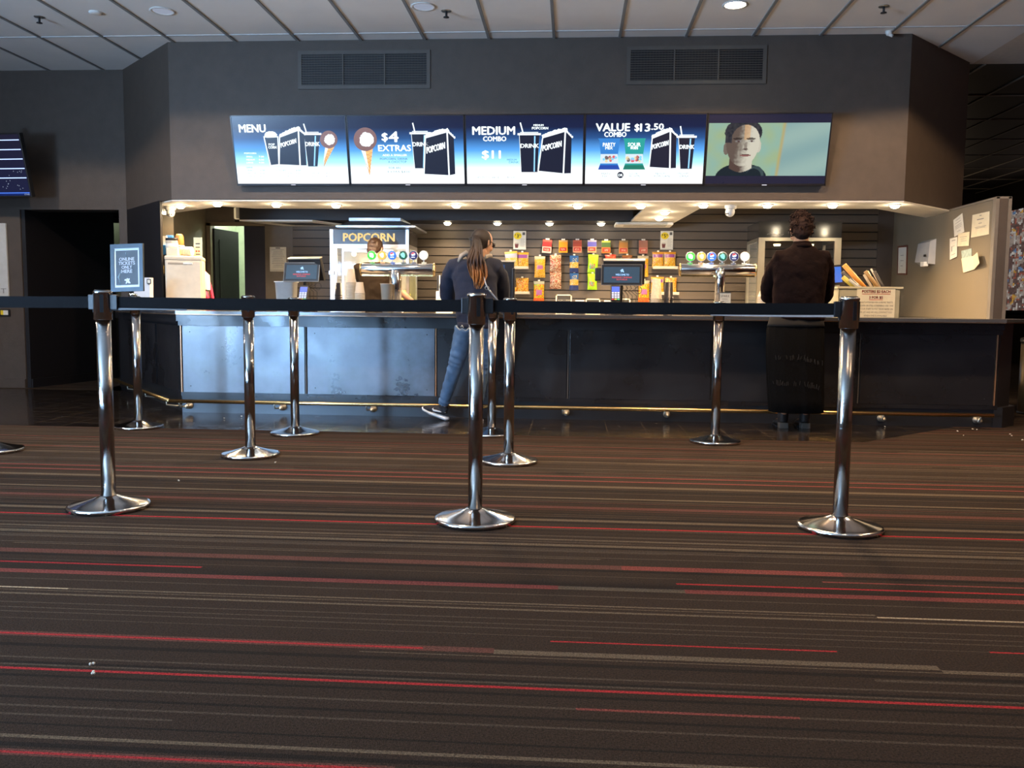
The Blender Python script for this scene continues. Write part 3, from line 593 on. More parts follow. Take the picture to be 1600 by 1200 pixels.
def box(A, fl, fr, side, name='popcorn_picture', txt=None, txt2=None):
    """fl=(xTL,yTL,xBL,yBL) fr=(xTR,yTR,xBR,yBR) side=(xTR,yTR,xBR,yBR)"""
    m = MB(); A.poly(m, [(fl[0], fl[1]), (fl[2], fl[3]), (fr[2], fr[3]), (fr[0], fr[1])], 4); A.poly(m, [(fr[0], fr[1]), (fr[2], fr[3]), (side[2], side[3]), (side[0], side[1])], 4); o = A.put(m, name, G_N)
    A2 = Art(A.i, o); m = MB()
    A2.line(m, [(fl[0], fl[1]), (fl[2], fl[3]), (fr[2], fr[3]), (fr[0], fr[1]), (fl[0], fl[1])], .010, 5); A2.line(m, [(fr[2], fr[3]), (side[2], side[3])], .010, 5); A2.line(m, [(fr[0], fr[1]), (fr[2], fr[3])], .014, 5); A2.line(m, [(fl[2], fl[3]), (fr[2], fr[3])], .013, 5)
    n = 9
    for k in range(n+1):
        u = k/n; x = fl[0]+8+(fr[0]-fl[0]-8)*u; y = fl[1]+(fr[1]-fl[1])*u-8-6*math.sin(PI*u); A2.disc(m, x, y, 13, 3, .5, 9)
    for k in range(5): u = k/4; A2.disc(m, fr[0]+(side[0]-fr[0])*u, fr[1]+(side[1]-fr[1])*u-4, 9, 3, .5, 9)
    if txt: A2.text(m, *txt)
    A2.put(m, 'popped_corn_and_lettering', G_W)
def cone(A, cx, cy, r, tipx, tipy, name='choc_top_picture'):
    m = MB(); A.poly(m, [(cx-r*.40, cy+r*.8), (tipx, tipy), (cx+r*.62, cy+r*.8)], 1); o = A.put(m, name, G_CO); A2 = Art(A.i, o)
    m = MB()
    for k in range(7):
        u = k/7; a = (cx-r*.40+(tipx-cx+r*.40)*u, cy+r*.8+(tipy-cy-r*.8)*u); b = (cx+r*.62+(tipx-cx-r*.62)*min(1, u+.16), cy+r*.8+(tipy-cy-r*.8)*min(1, u+.16)); A2.line(m, [a, b], .0035, 2)
        A2.line(m, [(cx+r*.62+(tipx-cx-r*.62)*u, a[1]), (cx-r*.40+(tipx-cx+r*.40)*min(1, u+.16), b[1])], .0035, 2)
    A2.put(m, 'waffle_lines', G_CD)
    m = MB(); A2.poly(m, [(cx-r*.42, cy+r*.8), (tipx-4, tipy-r*.4), (cx-r*.05, cy+r*.8)], 2.4); A2.disc(m, cx+r*.1, cy+r*.0, r*.60, 5, .22, 30); A2.put(m, 'vanilla', G_W)
    m = MB(); A2.disc(m, cx, cy, r, 4, 0, 40); A2.put(m, 'chocolate', G_CH)
for i in range(5):
    t = thing('menu_screen' if i < 4 else 'film_screen', TVL[i], 'screen', (TX0+i*(TW+.004), 8.32, TZ), (TILT, 0, 0), 'wall screens in a row above the counter')
    m = MB(); m.box((0, 0, 0), (TW, .055, TH), bev=.004); o = m.build('casing', M_dark, t, world=False)
    m = MB(); bz = .011
    for q in ((0, 0, TW, bz*1.7), (0, TH-bz, TW, TH), (0, 0, bz, TH), (TW-bz, 0, TW, TH)): m.box((q[0], -.007, q[1]), (q[2], 0.001, q[3]))
    m.build('bezel', mat('bezel_black', (.012, .013, .018), .3), t, world=False)
    m = MB(); m.box((TW*.42, .055, TH*.4), (TW*.58, .13, TH*.6)); m.build('wall_bracket', M_dark, t, world=False)
    m = MB(); m.box((bz, -.0035, bz*1.7), (TW-bz, -.001, TH-bz))
    if i < 4:
        dp = m.build('display', screen_grad('menu_gradient', GR), t, world=False); A = Art(i, dp)
    else:
        dp = m.build('display', mat('display_black', (.01, .01, .02), .2, emit=(.004, .006, .018), estr=1), t, world=False); A = Art(i, dp)
    if i == 0:
        m = MB(); A.text(m, 'MENU', 108, 126, 274, 176, bold=.05)
        for y, s, x1, v in ((298, 'POPCORN', 210, None), (319, 'SMALL', 188, '7.00'), (338, 'MEDIUM', 200, '8.50'), (356, 'LARGE', 190, '9.50')):
            A.text(m, s, 136 if v is None else 148, y, x1, y+10, bold=.06)
            if v: A.text(m, v, 226, y, 258, y+10, bold=.06)
        A.put(m, 'lettering', G_W)
        m = MB()
        for y, a, b_, c in ((387, ('DRINK', 146, 186), None, None), (405, ('SMALL', 152, 192), '6.00', (('LOLLIES', 336, 392), '6.00')), (424, ('MEDIUM', 152, 204), '6.00', (('CHOCOLATES', 338, 434), '5.50')), (443, ('LARGE', 156, 198), '6.50', (('CHOC TOP', 338, 410), '5.50'))):
            A.text(m, a[0], a[1], y, a[2], y+9, bold=0)
            if b_: A.text(m, b_, 232, y, 262, y+9, bold=0)
            if c: A.text(m, c[0][0], c[0][1], y, c[0][2], y+9, bold=0); A.text(m, c[1], 456, y, 486, y+9, bold=0)
        for y, s, x1 in ((424, 'WATER', 600), (443, 'JUICE', 592)): A.text(m, s, 553, y, x1, y+8, bold=0); A.text(m, '4.50', 640, y, 666, y+8, bold=0)
        A.line(m, [(300, 400), (301, 440)], .0015, 2); A.line(m, [(526, 400), (527, 420)], .0015, 2)
        A.put(m, 'price_list', G_T)
        m = MB(); A.poly(m, [(268, 208), (300, 378), (348, 372), (346, 206)], 2); o2 = A.put(m, 'small_popcorn_picture', G_N); B_ = Art(0, o2); m = MB()
        B_.line(m, [(262, 202), (298, 380), (350, 374), (349, 202), (262, 202)], .010, 3); B_.disc(m, 305, 190, 40, 1.5, .15, 24, 22); B_.text(m, 'POP', 290, 242, 328, 256, 4, .05); B_.text(m, 'CORN', 288, 258, 338, 275, 4, .05); B_.put(m, 'popped_corn_and_lettering', G_W)
        cone(A, 664, 220, 54, 630, 384)
        cup(A, 510, 610, 186, 385, 20, [(512, 126), (528, 180)], label_y=234)
        box(A, (360, 204, 352, 376), (478, 162, 482, 382), (514, 190, 522, 382), txt=('POPCORN', 366, 240, 464, 270, 6, .04, .28))
    if i == 1:
        m = MB(); A.text(m, '$', 998, 176, 1036, 234, bold=.05); A.text(m, '4', 1040, 168, 1102, 234, bold=.06); A.text(m, 'EXTRAS', 974, 250, 1178, 290, bold=.06); A.text(m, 'ADD A SMALLER', 1000, 307, 1152, 320, bold=.03); A.put(m, 'lettering', G_W)
        m = MB(); A.text(m, 'POPCORN, DRINK', 984, 330, 1156, 345, bold=.0); A.text(m, 'A CHOCTOP', 1034, 348, 1148, 362, bold=0); A.put(m, 'offer_text', glow('screen_deep_teal', (.03, .12, .20), .9))
        m = MB(); A.text(m, 'FOR AN', 1038, 386, 1108, 399, bold=0); A.text(m, 'EXTRA $4.00', 1032, 410, 1168, 425, bold=0); A.put(m, 'price_text', G_T)
        cone(A, 896, 216, 72, 918, 436)
        cup(A, 1180, 1290, 180, 395, 18, [(1192, 120), (1204, 174)], label_y=234)
        box(A, (1268, 208, 1254, 434), (1402, 172, 1408, 442), (1442, 210, 1446, 434), txt=('POPCORN', 1272, 264, 1388, 306, 6, .04, .26))
    if i == 2:
        m = MB(); A.text(m, 'MEDIUM', 82, 138, 346, 190, bold=.06); A.text(m, 'COMBO', 148, 198, 292, 229, bold=.05); A.text(m, '$11', 140, 284, 258, 344, bold=.08); A.text(m, 'MEDIUM', 458, 126, 520, 138, bold=.05); A.text(m, 'POPCORN', 448, 142, 548, 158, bold=.05); A.put(m, 'lettering', G_W)
        m = MB(); A.text(m, 'MEDIUM', 296, 337, 354, 349, bold=0); A.text(m, 'DRINK', 308, 352, 368, 365, bold=0); A.text(m, 'UPSIZE TO LARGE', 104, 448, 246, 459, bold=-.005); A.text(m, '$2.00', 296, 448, 342, 459, bold=-.005); A.put(m, 'small_text', G_T)
        cup(A, 370, 494, 186, 420, 12, [(378, 118), (394, 178)], label_y=244)
        box(A, (514, 208, 486, 416), (652, 168, 640, 432), (690, 208, 686, 430), txt=('POPCORN', 512, 254, 630, 292, 6, .04, .24))
    if i == 3:
        m = MB(); A.text(m, 'VALUE', 846, 120, 1062, 170, bold=.06); A.text(m, 'COMBO', 900, 172, 1040, 204, bold=.05); A.text(m, '$', 1088, 124, 1120, 174, bold=.05); A.text(m, '13', 1122, 122, 1188, 172, bold=.06); A.text(m, '.50', 1192, 122, 1272, 162, bold=.05); A.put(m, 'lettering', G_W)
        m = MB(); A.text(m, 'PARTY', 886, 424, 944, 437, bold=0); A.text(m, 'MIX', 892, 440, 926, 452, bold=0); A.text(m, 'SOUR', 1060, 424, 1114, 436, bold=0); A.text(m, 'WORMS', 1056, 439, 1130, 451, bold=0); A.text(m, 'MEDIUM', 1224, 424, 1286, 436, bold=0); A.text(m, 'POPCORN', 1216, 439, 1312, 452, bold=0); A.text(m, 'MEDIUM', 1366, 424, 1428, 436, bold=0); A.text(m, 'DRINK', 1378, 440, 1436, 452, bold=0); A.put(m, 'small_text', G_T)
        m = MB(); A.disc(m, 1005, 438, 20, 2, 0, 24); o2 = A.put(m, 'or_badge', G_N); m = MB(); Art(3, o2).text(m, 'OR', 990, 430, 1020, 447, 4, .03); Art(3, o2).put(m, 'lettering', G_W)
        for (x0, x1, c1, c2, t1, t2) in ((862, 1004, glow('pack_blue', (.02, .14, .40), 1.2), glow('pack_blue_dark', (.01, .05, .30), 1), 'PARTY', 'MIX'), (1018, 1162, glow('pack_green', (.01, .22, .20), 1.2), glow('pack_green_dark', (.005, .14, .10), 1), 'SOUR', 'WORMS')):
            m = MB(); A.poly(m, [(x0, 212), (x0+8, 225), (x0+20, 330), (x0+14, 372), (x0+2, 404), (x1-2, 404), (x1-16, 372), (x1-18, 330), (x1-6, 225), (x1, 212)] , 2); o2 = A.put(m, 'snack_pack_picture', c1); B_ = Art(3, o2)
            m = MB(); B_.text(m, t1, x0+30, 238, x1-32, 262, 4, .05); B_.text(m, t2, x0+46, 262, x1-48, 280, 4, .05); B_.put(m, 'lettering', G_W)
            m = MB(); B_.poly(m, [(x0+18, 308), (x0+14, 366), (x1-14, 366), (x1-18, 308)], 3); B_.put(m, 'window_strip', glow('pack_window', (.5, .6, .66), 1))
            rr = random.Random(x0)
            for cc in ((.55, .08, .10), (.12, .10, .10), (.15, .5, .8), (.6, .5, .3)):
                m = MB(); [B_.disc(m, rr.uniform(x0+28, x1-30), rr.uniform(322, 354), rr.uniform(7, 13), 4, .4, 9) for _ in range(3)]; B_.put(m, 'sweets_picture', glow('sweet_%d' % int(cc[0]*100+cc[2]*10), cc, 1))
            m = MB(); B_.poly(m, [(x0+12, 376), (x0+3, 403), (x1-3, 403), (x1-14, 376)], 3); B_.put(m, 'pack_foot', c2)
        cup(A, 1362, 1466, 204, 400, 16, [(1374, 142), (1384, 198)], label_y=252)
        box(A, (1200, 212, 1184, 392), (1312, 168, 1314, 400), (1350, 200, 1352, 398), txt=('POPCORN', 1198, 250, 1302, 282, 6, .04, .26))
    if i == 4:                                      # the film frame: a picture of a man in a dark collar, painted cell by cell
        NX, NZ = 200, 92; m = MB(); m.keep = True
        pa = conv(4, 80, 650); pb = conv(4, 672, 400); X0_, Z0_, X1_, Z1_ = bz+.002, pa[1], TW-bz-.002, pb[1]
        def ell(x, y, cx, cy, rx, ry): return ((x-cx)/rx)**2+((y-cy)/ry)**2
        def sm(a, b, t): t = max(0, min(1, (t-a)/(b-a))); return t*t*(3-2*t)
        def mixc(a, b, k): return tuple(p*(1-k)+q*k for p, q in zip(a, b))
        def film(x, y):                             # x 0..1600, y 80..810
            n1 = mnoise.noise(Vector((x*.006, y*.006, 1))); n2 = mnoise.noise(Vector((x*.03, y*.03, 5)))
            c = mixc((.30, .50, .42), (.38, .50, .28), .5+n1*.8)
            if x > 1000-.06*(y-80): c = mixc((.26, .42, .42), (.34, .50, .46), .5+.5*math.sin((y+x*.35)*.012))
            c = mixc(c, (.55, .40, .12), max(0, 1-abs(x-(1005-.08*(y-80)))/34)*.8)
            sk_l, sk_d = (.70, .66, .54), (.10, .062, .052)
            if ell(x, y, 470, 840, 345, 205) < 1: c = (.012, .022, .032)
            if ell(x, y, 660, 800, 120, 130) < 1 and ell(x, y, 640, 830, 105, 120) > 1: c = (.05, .08, .09)
            if 300 < x < 612 and 520 < y < 700+60*math.sin(PI*(x-300)/312): c = mixc(sk_d, sk_l, sm(430, 560, x+n2*30)); c = mixc(c, (.06, .04, .04), sm(560, 640, 700-abs(y-640)*2)*0)
            for ex, ey in ((252, 430), (676, 400)):
                if ell(x, y, ex, ey, 38, 88) < 1: c = mixc(sk_d, sk_l, .15 if ex < 400 else .9)
            if ell(x, y, 468, 330, 222, 345) < 1 and not (y > 520 and abs(x-468) > 190-(y-520)*.42):
                k = sm(380, 600, x+.15*(y-300)+n2*40); c = mixc(sk_d, sk_l, k*.95+.06)
                if 480 < x < 560 and y < 310: c = mixc(c, (.75, .42, .18), .6)
                if ell(x, y, 520, 400, 34, 60) < 1 and x < 525: c = mixc(c, (.12, .07, .06), .55)
                for ex in (405, 580):
                    if ell(x, y, ex, 328, 44, 15) < 1: c = (.10, .06, .06) if ell(x, y, ex+4, 328, 17, 13) < 1 else mixc(c, (.30, .30, .30), .5)
                    if ell(x, y, ex-8, 296, 62, 15) < 1: c = mixc(c, (.03, .02, .02), .85)
                if ell(x, y, 512, 524, 72, 15) < 1: c = (.28, .12, .11) if y > 520 else (.08, .04, .04)
                if ell(x, y, 505, 440, 40, 10) < 1: c = mixc(c, (.06, .03, .03), .8)
            hair = ell(x, y, 468, 210, 246, 190) < 1+.05*n2 and not ell(x, y, 500, 335, 192, 232) < 1
            if hair or (x < 318 and 150 < y < 350 and x > 228): c = mixc((.016, .020, .032), (.05, .05, .06), .5+n2)
            return c
        for a in range(NX):
            for b_ in range(NZ):
                xa = X0_+(X1_-X0_)*a/NX; xb = X0_+(X1_-X0_)*(a+1)/NX; za = Z0_+(Z1_-Z0_)*b_/NZ; zb2 = Z0_+(Z1_-Z0_)*(b_+1)/NZ
                m.quad([(xa, -.0045, za), (xb, -.0045, za), (xb, -.0045, zb2), (xa, -.0045, zb2)], film((a+.5)/NX*1600, 810-(b_+.5)/NZ*730))
        m.build('film_picture', attr_mat('film_frame', .3, emit=.62), dp, world=False)
    # brand tick and standby light under the glass
    m = MB(); m.box((TW*.48, -.0078, .004), (TW*.52, -.0072, .010)); m.build('standby_light', glow('standby', (.8, .8, .9), .8), t, world=False)
# departure-style session screen at the far left
c1 = at(40, 213, 8.75); c2 = at(50, 308, 8.95)
t = thing('session_screen', 'dark session times screen with five pale lines hanging at the far left', 'screen', (c2.x, 8.95, c2.z), (math.radians(14), 0, math.radians(-4)))
hh = .66; m = MB(); m.box((-1.15, 0, 0), (0, .06, hh), bev=.004); m.build('casing', M_dark, t, world=False)
m = MB(); m.box((-1.135, -.004, .02), (-.014, 0, hh-.014)); dp = m.build('display', ramp_mat('session_display', [(0, (.004, .02, .14)), (.10, (.008, .010, .035)), (1, (.008, .008, .022))], 'Z', 0, hh, emit=1), t, world=False)
m = MB()
for k in range(5): z = hh-.075-k*.097; m.box((-1.135, -.0055, z), (-.016, -.004, z+.010))
m.build('divider_lines', glow('session_line', (.42, .55, 1), 1.2), dp, world=False)
m = MB(); m.box((-1.135, -.0055, .042), (-.014, -.004, .050)); m.build('bottom_line', glow('session_low', (.05, .15, .7), 1.2), dp, world=False)
m = MB(); m.text('17:45', -.075, .022, .058, .016, -.006, bold=.02); rr = random.Random(4)
for _ in range(26): x = rr.uniform(-.5, -.03); z = rr.uniform(.07, .30); m.quad([(x, -.0055, z), (x+.010, -.0055, z+.003), (x+.004, -.0055, z+.012)])
m.keep = True; m.build('lettering', glow('session_text', (.3, .36, .5), .7), dp, world=False)
m = MB(); m.tube([(-.55, .05, hh*.5), (-.55, .30, hh*.6)], .02, 8); m.box((-.38, -.0, hh), (-.30, .05, hh+.05)); m.build('bracket', M_dark, t, world=False)
# ================================================================ lamps and ceiling fittings
def make_downlight(r=.045, on=True):
    t = thing('downlight', '', 'downlight')
    m = MB(); m.lathe([(r*1.0, 0), (r*1.25, -.002), (r*1.28, -.006), (r*1.05, -.008), (r*.98, -.002), (r*.98, 0)], 28); m.build('trim_ring', M_white, t)
    dp_ = .034 if r < .06 else .012
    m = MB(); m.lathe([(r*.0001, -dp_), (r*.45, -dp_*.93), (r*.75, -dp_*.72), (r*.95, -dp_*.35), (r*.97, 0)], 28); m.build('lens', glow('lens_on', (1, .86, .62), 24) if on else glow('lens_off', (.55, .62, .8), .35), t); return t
SL = [(257, 330), (282, 321), (340, 318), (432, 319), (525, 320), (618, 320), (713, 320), (808, 321), (903, 321), (1001, 321), (1099, 320), (1199, 320), (1301, 320), (1402, 319), (1039, 331), (1030, 340)]
SLL = ['soffit downlight at the far left corner beside the dome camera', 'soffit downlight right above the left dome camera', 'soffit downlight above the cream cabinet', 'soffit downlight above the wall notice', 'soffit downlight above the left card terminal screen', 'soffit downlight above the popcorn machine sign', 'soffit downlight just left of the woman\'s head', 'soffit downlight above the left price poster', 'soffit downlight above the row of hanging packs', 'soffit downlight left of the pale cross-piece', 'soffit downlight above the right drinks tower', 'soffit downlight left of the person with curly hair', 'soffit downlight right of the person with curly hair', 'soffit downlight at the far right end', 'front downlight of the two on the pale cross-piece', 'rear downlight of the two on the pale cross-piece']
def ceil_pt(x, y, z):
    d = RT*((x-800)/FPX)-UP*((y-600)/FPX)+FW; return CAM+d*((z-CAM.z)/d.z)
pr = make_downlight()
for i, (x, y) in enumerate(SL):
    o = pr if i == 0 else copy_tree(pr); p = ceil_pt(x, y, SOF); p.y = max(p.y, BY+.20) if i > 2 else p.y; o.location = (p.x, p.y, SOF); o['label'] = SLL[i]; o['group'] = 'small soffit downlights'
    light('downlight_source', 'SPOT', (p.x, p.y, SOF-.045), (4, 34)[i] if i < 2 else 78, (1, .70, .40), spot_size=math.radians(168), spot_blend=.9, shadow_soft_size=.035)
    light('downlight_spill', 'POINT', (p.x, p.y, SOF-.07), (.08 if i == 0 else 1.3), (1, .78, .5), shadow_soft_size=.03)
for i, (x, y, l) in enumerate(((701, 349, 'left-most of the four downlights over the snack wall'), (779, 350, 'downlight over the snack wall, second from the left'), (859, 350, 'downlight over the snack wall, third from the left'), (939, 349, 'right-most of the four downlights over the snack wall'))):
    o = copy_tree(pr); p = ceil_pt(x, y, SOF+.005); o.location = (p.x, 10.48, SOF+.005); o['label'] = l; o['group'] = 'downlights over the snack wall'
    light('downlight_source', 'SPOT', (p.x, 10.38, SOF-.04), 19, (1, .78, .52), spot_size=math.radians(140), spot_blend=.8, shadow_soft_size=.035)
pr2 = make_downlight(.085, False); pr2['label'] = 'unlit round ceiling downlight at the upper left'; pr2['group'] = 'large ceiling downlights'; pr2.location = (-3.60, 7.53, H)
o = copy_tree(pr2); o.location = (-1.30, 7.51, H); o['label'] = 'unlit round ceiling downlight beside the black sprinkler near the middle'
pr3 = make_downlight(.085, True); pr3['group'] = 'large ceiling downlights'
ROW = [(-6.2, 6.1, 'lit ceiling downlight out of view at the far left'), (-3.6, 6.1, 'lit ceiling downlight out of view above the left queue'), (-1.3, 6.1, 'lit ceiling downlight out of view above the woman'), (1.2, 6.1, 'lit ceiling downlight out of view before the value combo screen'), (3.4, 6.1, 'lit ceiling downlight out of view before the film screen')]
for i, (x, y, l) in enumerate(((1.33, 7.57, 'glowing ceiling downlight above the value combo screen'), (3.4, 5.2, 'lit ceiling downlight out of view to the right'), (1.3, 4.9, 'lit ceiling downlight out of view over the queue'), (-1.3, 4.9, 'lit ceiling downlight out of view above the middle post'), (1.3, 2.2, 'lit ceiling downlight out of view above the carpet'), (3.6, 2.4, 'lit ceiling downlight out of view far right'), (3.4, -.6, 'lit ceiling downlight behind the camera on the right'), (.6, -.8, 'lit ceiling downlight behind the camera'))+tuple(ROW)):
    o = pr3 if i == 0 else copy_tree(pr3); o.location = (x, y, H); o['label'] = l
    row = i >= 8
    light('ceiling_lamp_source', 'SPOT', (x, y, H-.03), 150 if i == 0 else ((120, 130, 170, 210, 210)[i-8] if row else (45 if y > 0 else 16)), ((1, .80, .60) if i in (8, 9) else (1, .66, .38)) if row else (1, .62, .32), spot_size=math.radians(152 if row else 104), spot_blend=.10 if row else .35, shadow_soft_size=.07)
# detector, sprinklers
m = MB(); m.lathe([(.055, 0), (.055, -.012), (.03, -.02), (0, -.02)], 24); one('smoke_detector', mb := m, M_white, 'small round white detector on the ceiling at the upper left', 'detector', (0, 0, 0)).location = (-4.21, 7.54, H)
for x, y, l in ((-4.79, 7.64, 'black ceiling sprinkler at the upper left corner'), (-1.12, 7.63, 'black ceiling sprinkler beside the unlit downlight'), (2.575, 7.66, 'black ceiling sprinkler at the upper right')):
    t = thing('sprinkler', l, 'sprinkler', (x, y, H), 0, 'ceiling sprinklers')
    m = MB(); m.lathe([(.045, 0), (.042, -.005), (0, -.006)], 20); m.build('plate', M_steel, t, world=False)
    m = MB(); m.tube([(0, 0, 0), (0, 0, -.055)], .010, 8); m.lathe([(.024, -.05), (.026, -.056), (0, -.058)], 14); m.build('head', M_dark, t, world=False)
m = MB(); m.lathe([(.03, 0), (.03, -.02), (.018, -.04), (0, -.04)], 16); m.tube([(0, 0, -.03), (.03, -.02, -.05)], .014, 8); p = ceil_pt(1387, 50, H); one('wall_hook', m, M_white, 'small white bracket hanging where the ceiling meets the bulkhead on the right', 'bracket', (0, 0, 0)).location = (p.x, p.y-.03, H)
# dome cameras
def dome(x, y, l, yaw):
    p = ceil_pt(x, y, SOF); p.y = max(p.y, BY+.17)
    t = thing('security_camera', l, 'security camera', (p.x, p.y, SOF), yaw, 'dome security cameras')
    m = MB(); m.lathe([(.058, 0), (.06, -.006), (.056, -.030), (.050, -.036), (0, -.036)], 28); m.build('mount', M_white, t, world=False)
    m = MB(); m.ball((0, -.008, -.062), (.046, .046, .05), 20); m.lathe([(.028, 0), (.024, .03), (0, .03)], 18, Matrix.Translation((0, -.02, -.07)) @ Matrix.Rotation(PI*.66, 4, 'X')); hd = m.build('head', M_white, t, world=False)
    m = MB(); [m.lathe([(.007, 0), (.007, .003), (0, .003)], 12, Matrix.Translation((sx_, -.050, -.083)) @ Matrix.Rotation(PI*.66, 4, 'X')) for sx_ in (-.011, .011)]; m.build('lens', M_dark, hd, world=False)
dome(266, 323, 'white dome security camera under the soffit at the left corner', .45); dome(1142, 321, 'white dome security camera under the soffit above the right drinks tower', -.9)
# emergency light over the kitchen door
p = at(373, 326, SW); q = at(373, 343, SW)
t = thing('emergency_light', 'small cream wall light above the half-open kitchen door', 'wall light', (p.x, SW, q.z)); m = MB(); m.box((p.x-.045, SW-.06, q.z), (p.x+.045, SW, p.z+.01), bev=.015); m.build('diffuser', mat('warm_diffuser', (.85, .78, .55), .4, emit=(.9, .7, .4), estr=.35), t)
m = MB(); m.box((p.x-.05, SW-.012, q.z-.06), (p.x+.05, SW+.0, q.z+.05), bev=.01); m.build('back_plate', M_dark, t)
# air vents
def vent(x0, z0, x1, z1, y, label, name='air_vent', n=13, cols=3, fw=.035, mt=None):
    t = thing(name, label, 'air vent', ((x0+x1)/2, y, z0), 0, 'wall air vents'); mt = mt or mat('vent_paint', (.095, .08, .068), .5)
    m = MB(); m.box((x0, y-.002, z0), (x1, y+.05, z1)); m.build('duct_back', M_black, t)
    m = MB(); f = fw; y0 = y-.012
    m.box((x0-f, y0, z0-f), (x1+f, y, z0)); m.box((x0-f, y0, z1), (x1+f, y, z1+f)); m.box((x0-f, y0, z0), (x0, y, z1)); m.box((x1, y0, z0), (x1+f, y, z1)); m.build('frame', mt, t)
    m = MB(); k = 0
    for k in range(n): z = z0+(k+.5)*(z1-z0)/n; m.box((x0, -.010, -.0028), (x1, .004, .0028), M=Matrix.Translation((0, y-.004, z)) @ Matrix.Rotation(.5, 4, 'X'))
    m.build('louvres', mt, t)
    m = MB(); w = x1-x0
    for k in range(int(w/.028)): x = x0+k*.028+.014; m.box((x-.002, y-.003, z0), (x+.002, y, z1))
    m.build('rear_bars', mat('vent_dark', (.05, .045, .04), .5), t)
    m = MB()
    for k in range(1, cols): x = x0+w*k/cols; m.box((x-.006, y0-.004, z0), (x+.006, y, z1))
    m.build('mullions', mt, t)
vent(-2.64, 3.085, -1.42, 3.375, BY, 'painted wall air vent above the $4 extras screen')
vent(.52, 3.105, 1.745, 3.385, BY, 'painted wall air vent above the value combo and film screens')
# ceiling diffusers in the kitchen
p = at(963, 352, 10.3); 
t = thing('ceiling_diffuser', 'long pale slotted diffuser under the soffit near the right price poster', 'air diffuser', (.84, 10.42, SOF-.03)); m = MB(); m.box((.50, 10.25, SOF-.035), (1.17, 10.62, SOF-.005), bev=.006); m.build('frame', M_white, t)
m = MB(); [m.box((.53, 10.25-.004, SOF-.032+k*.009), (1.10, 10.27, SOF-.029+k*.009)) for k in range(3)]; m.box((.60, 10.30, SOF-.037), (1.1, 10.33, SOF-.034)); m.box((.60, 10.42, SOF-.037), (1.1, 10.45, SOF-.034)); m.build('slots', M_dark, t)
t = thing('ceiling_diffuser', 'pale flat diffuser under the ceiling near the wall notice', 'air diffuser', (-3.2, 10.1, SOF-.03)); m = MB(); m.prism([(-3.93, 10.05), (-3.05, 10.05), (-2.75, 10.65), (-3.6, 10.65)], SOF-.03, SOF-.012); m.build('frame', M_white, t); m = MB(); m.prism([(-3.6, 10.2), (-3.1, 10.2), (-2.95, 10.5), (-3.4, 10.5)], SOF-.033, SOF-.028); m.build('slots', M_dark, t)
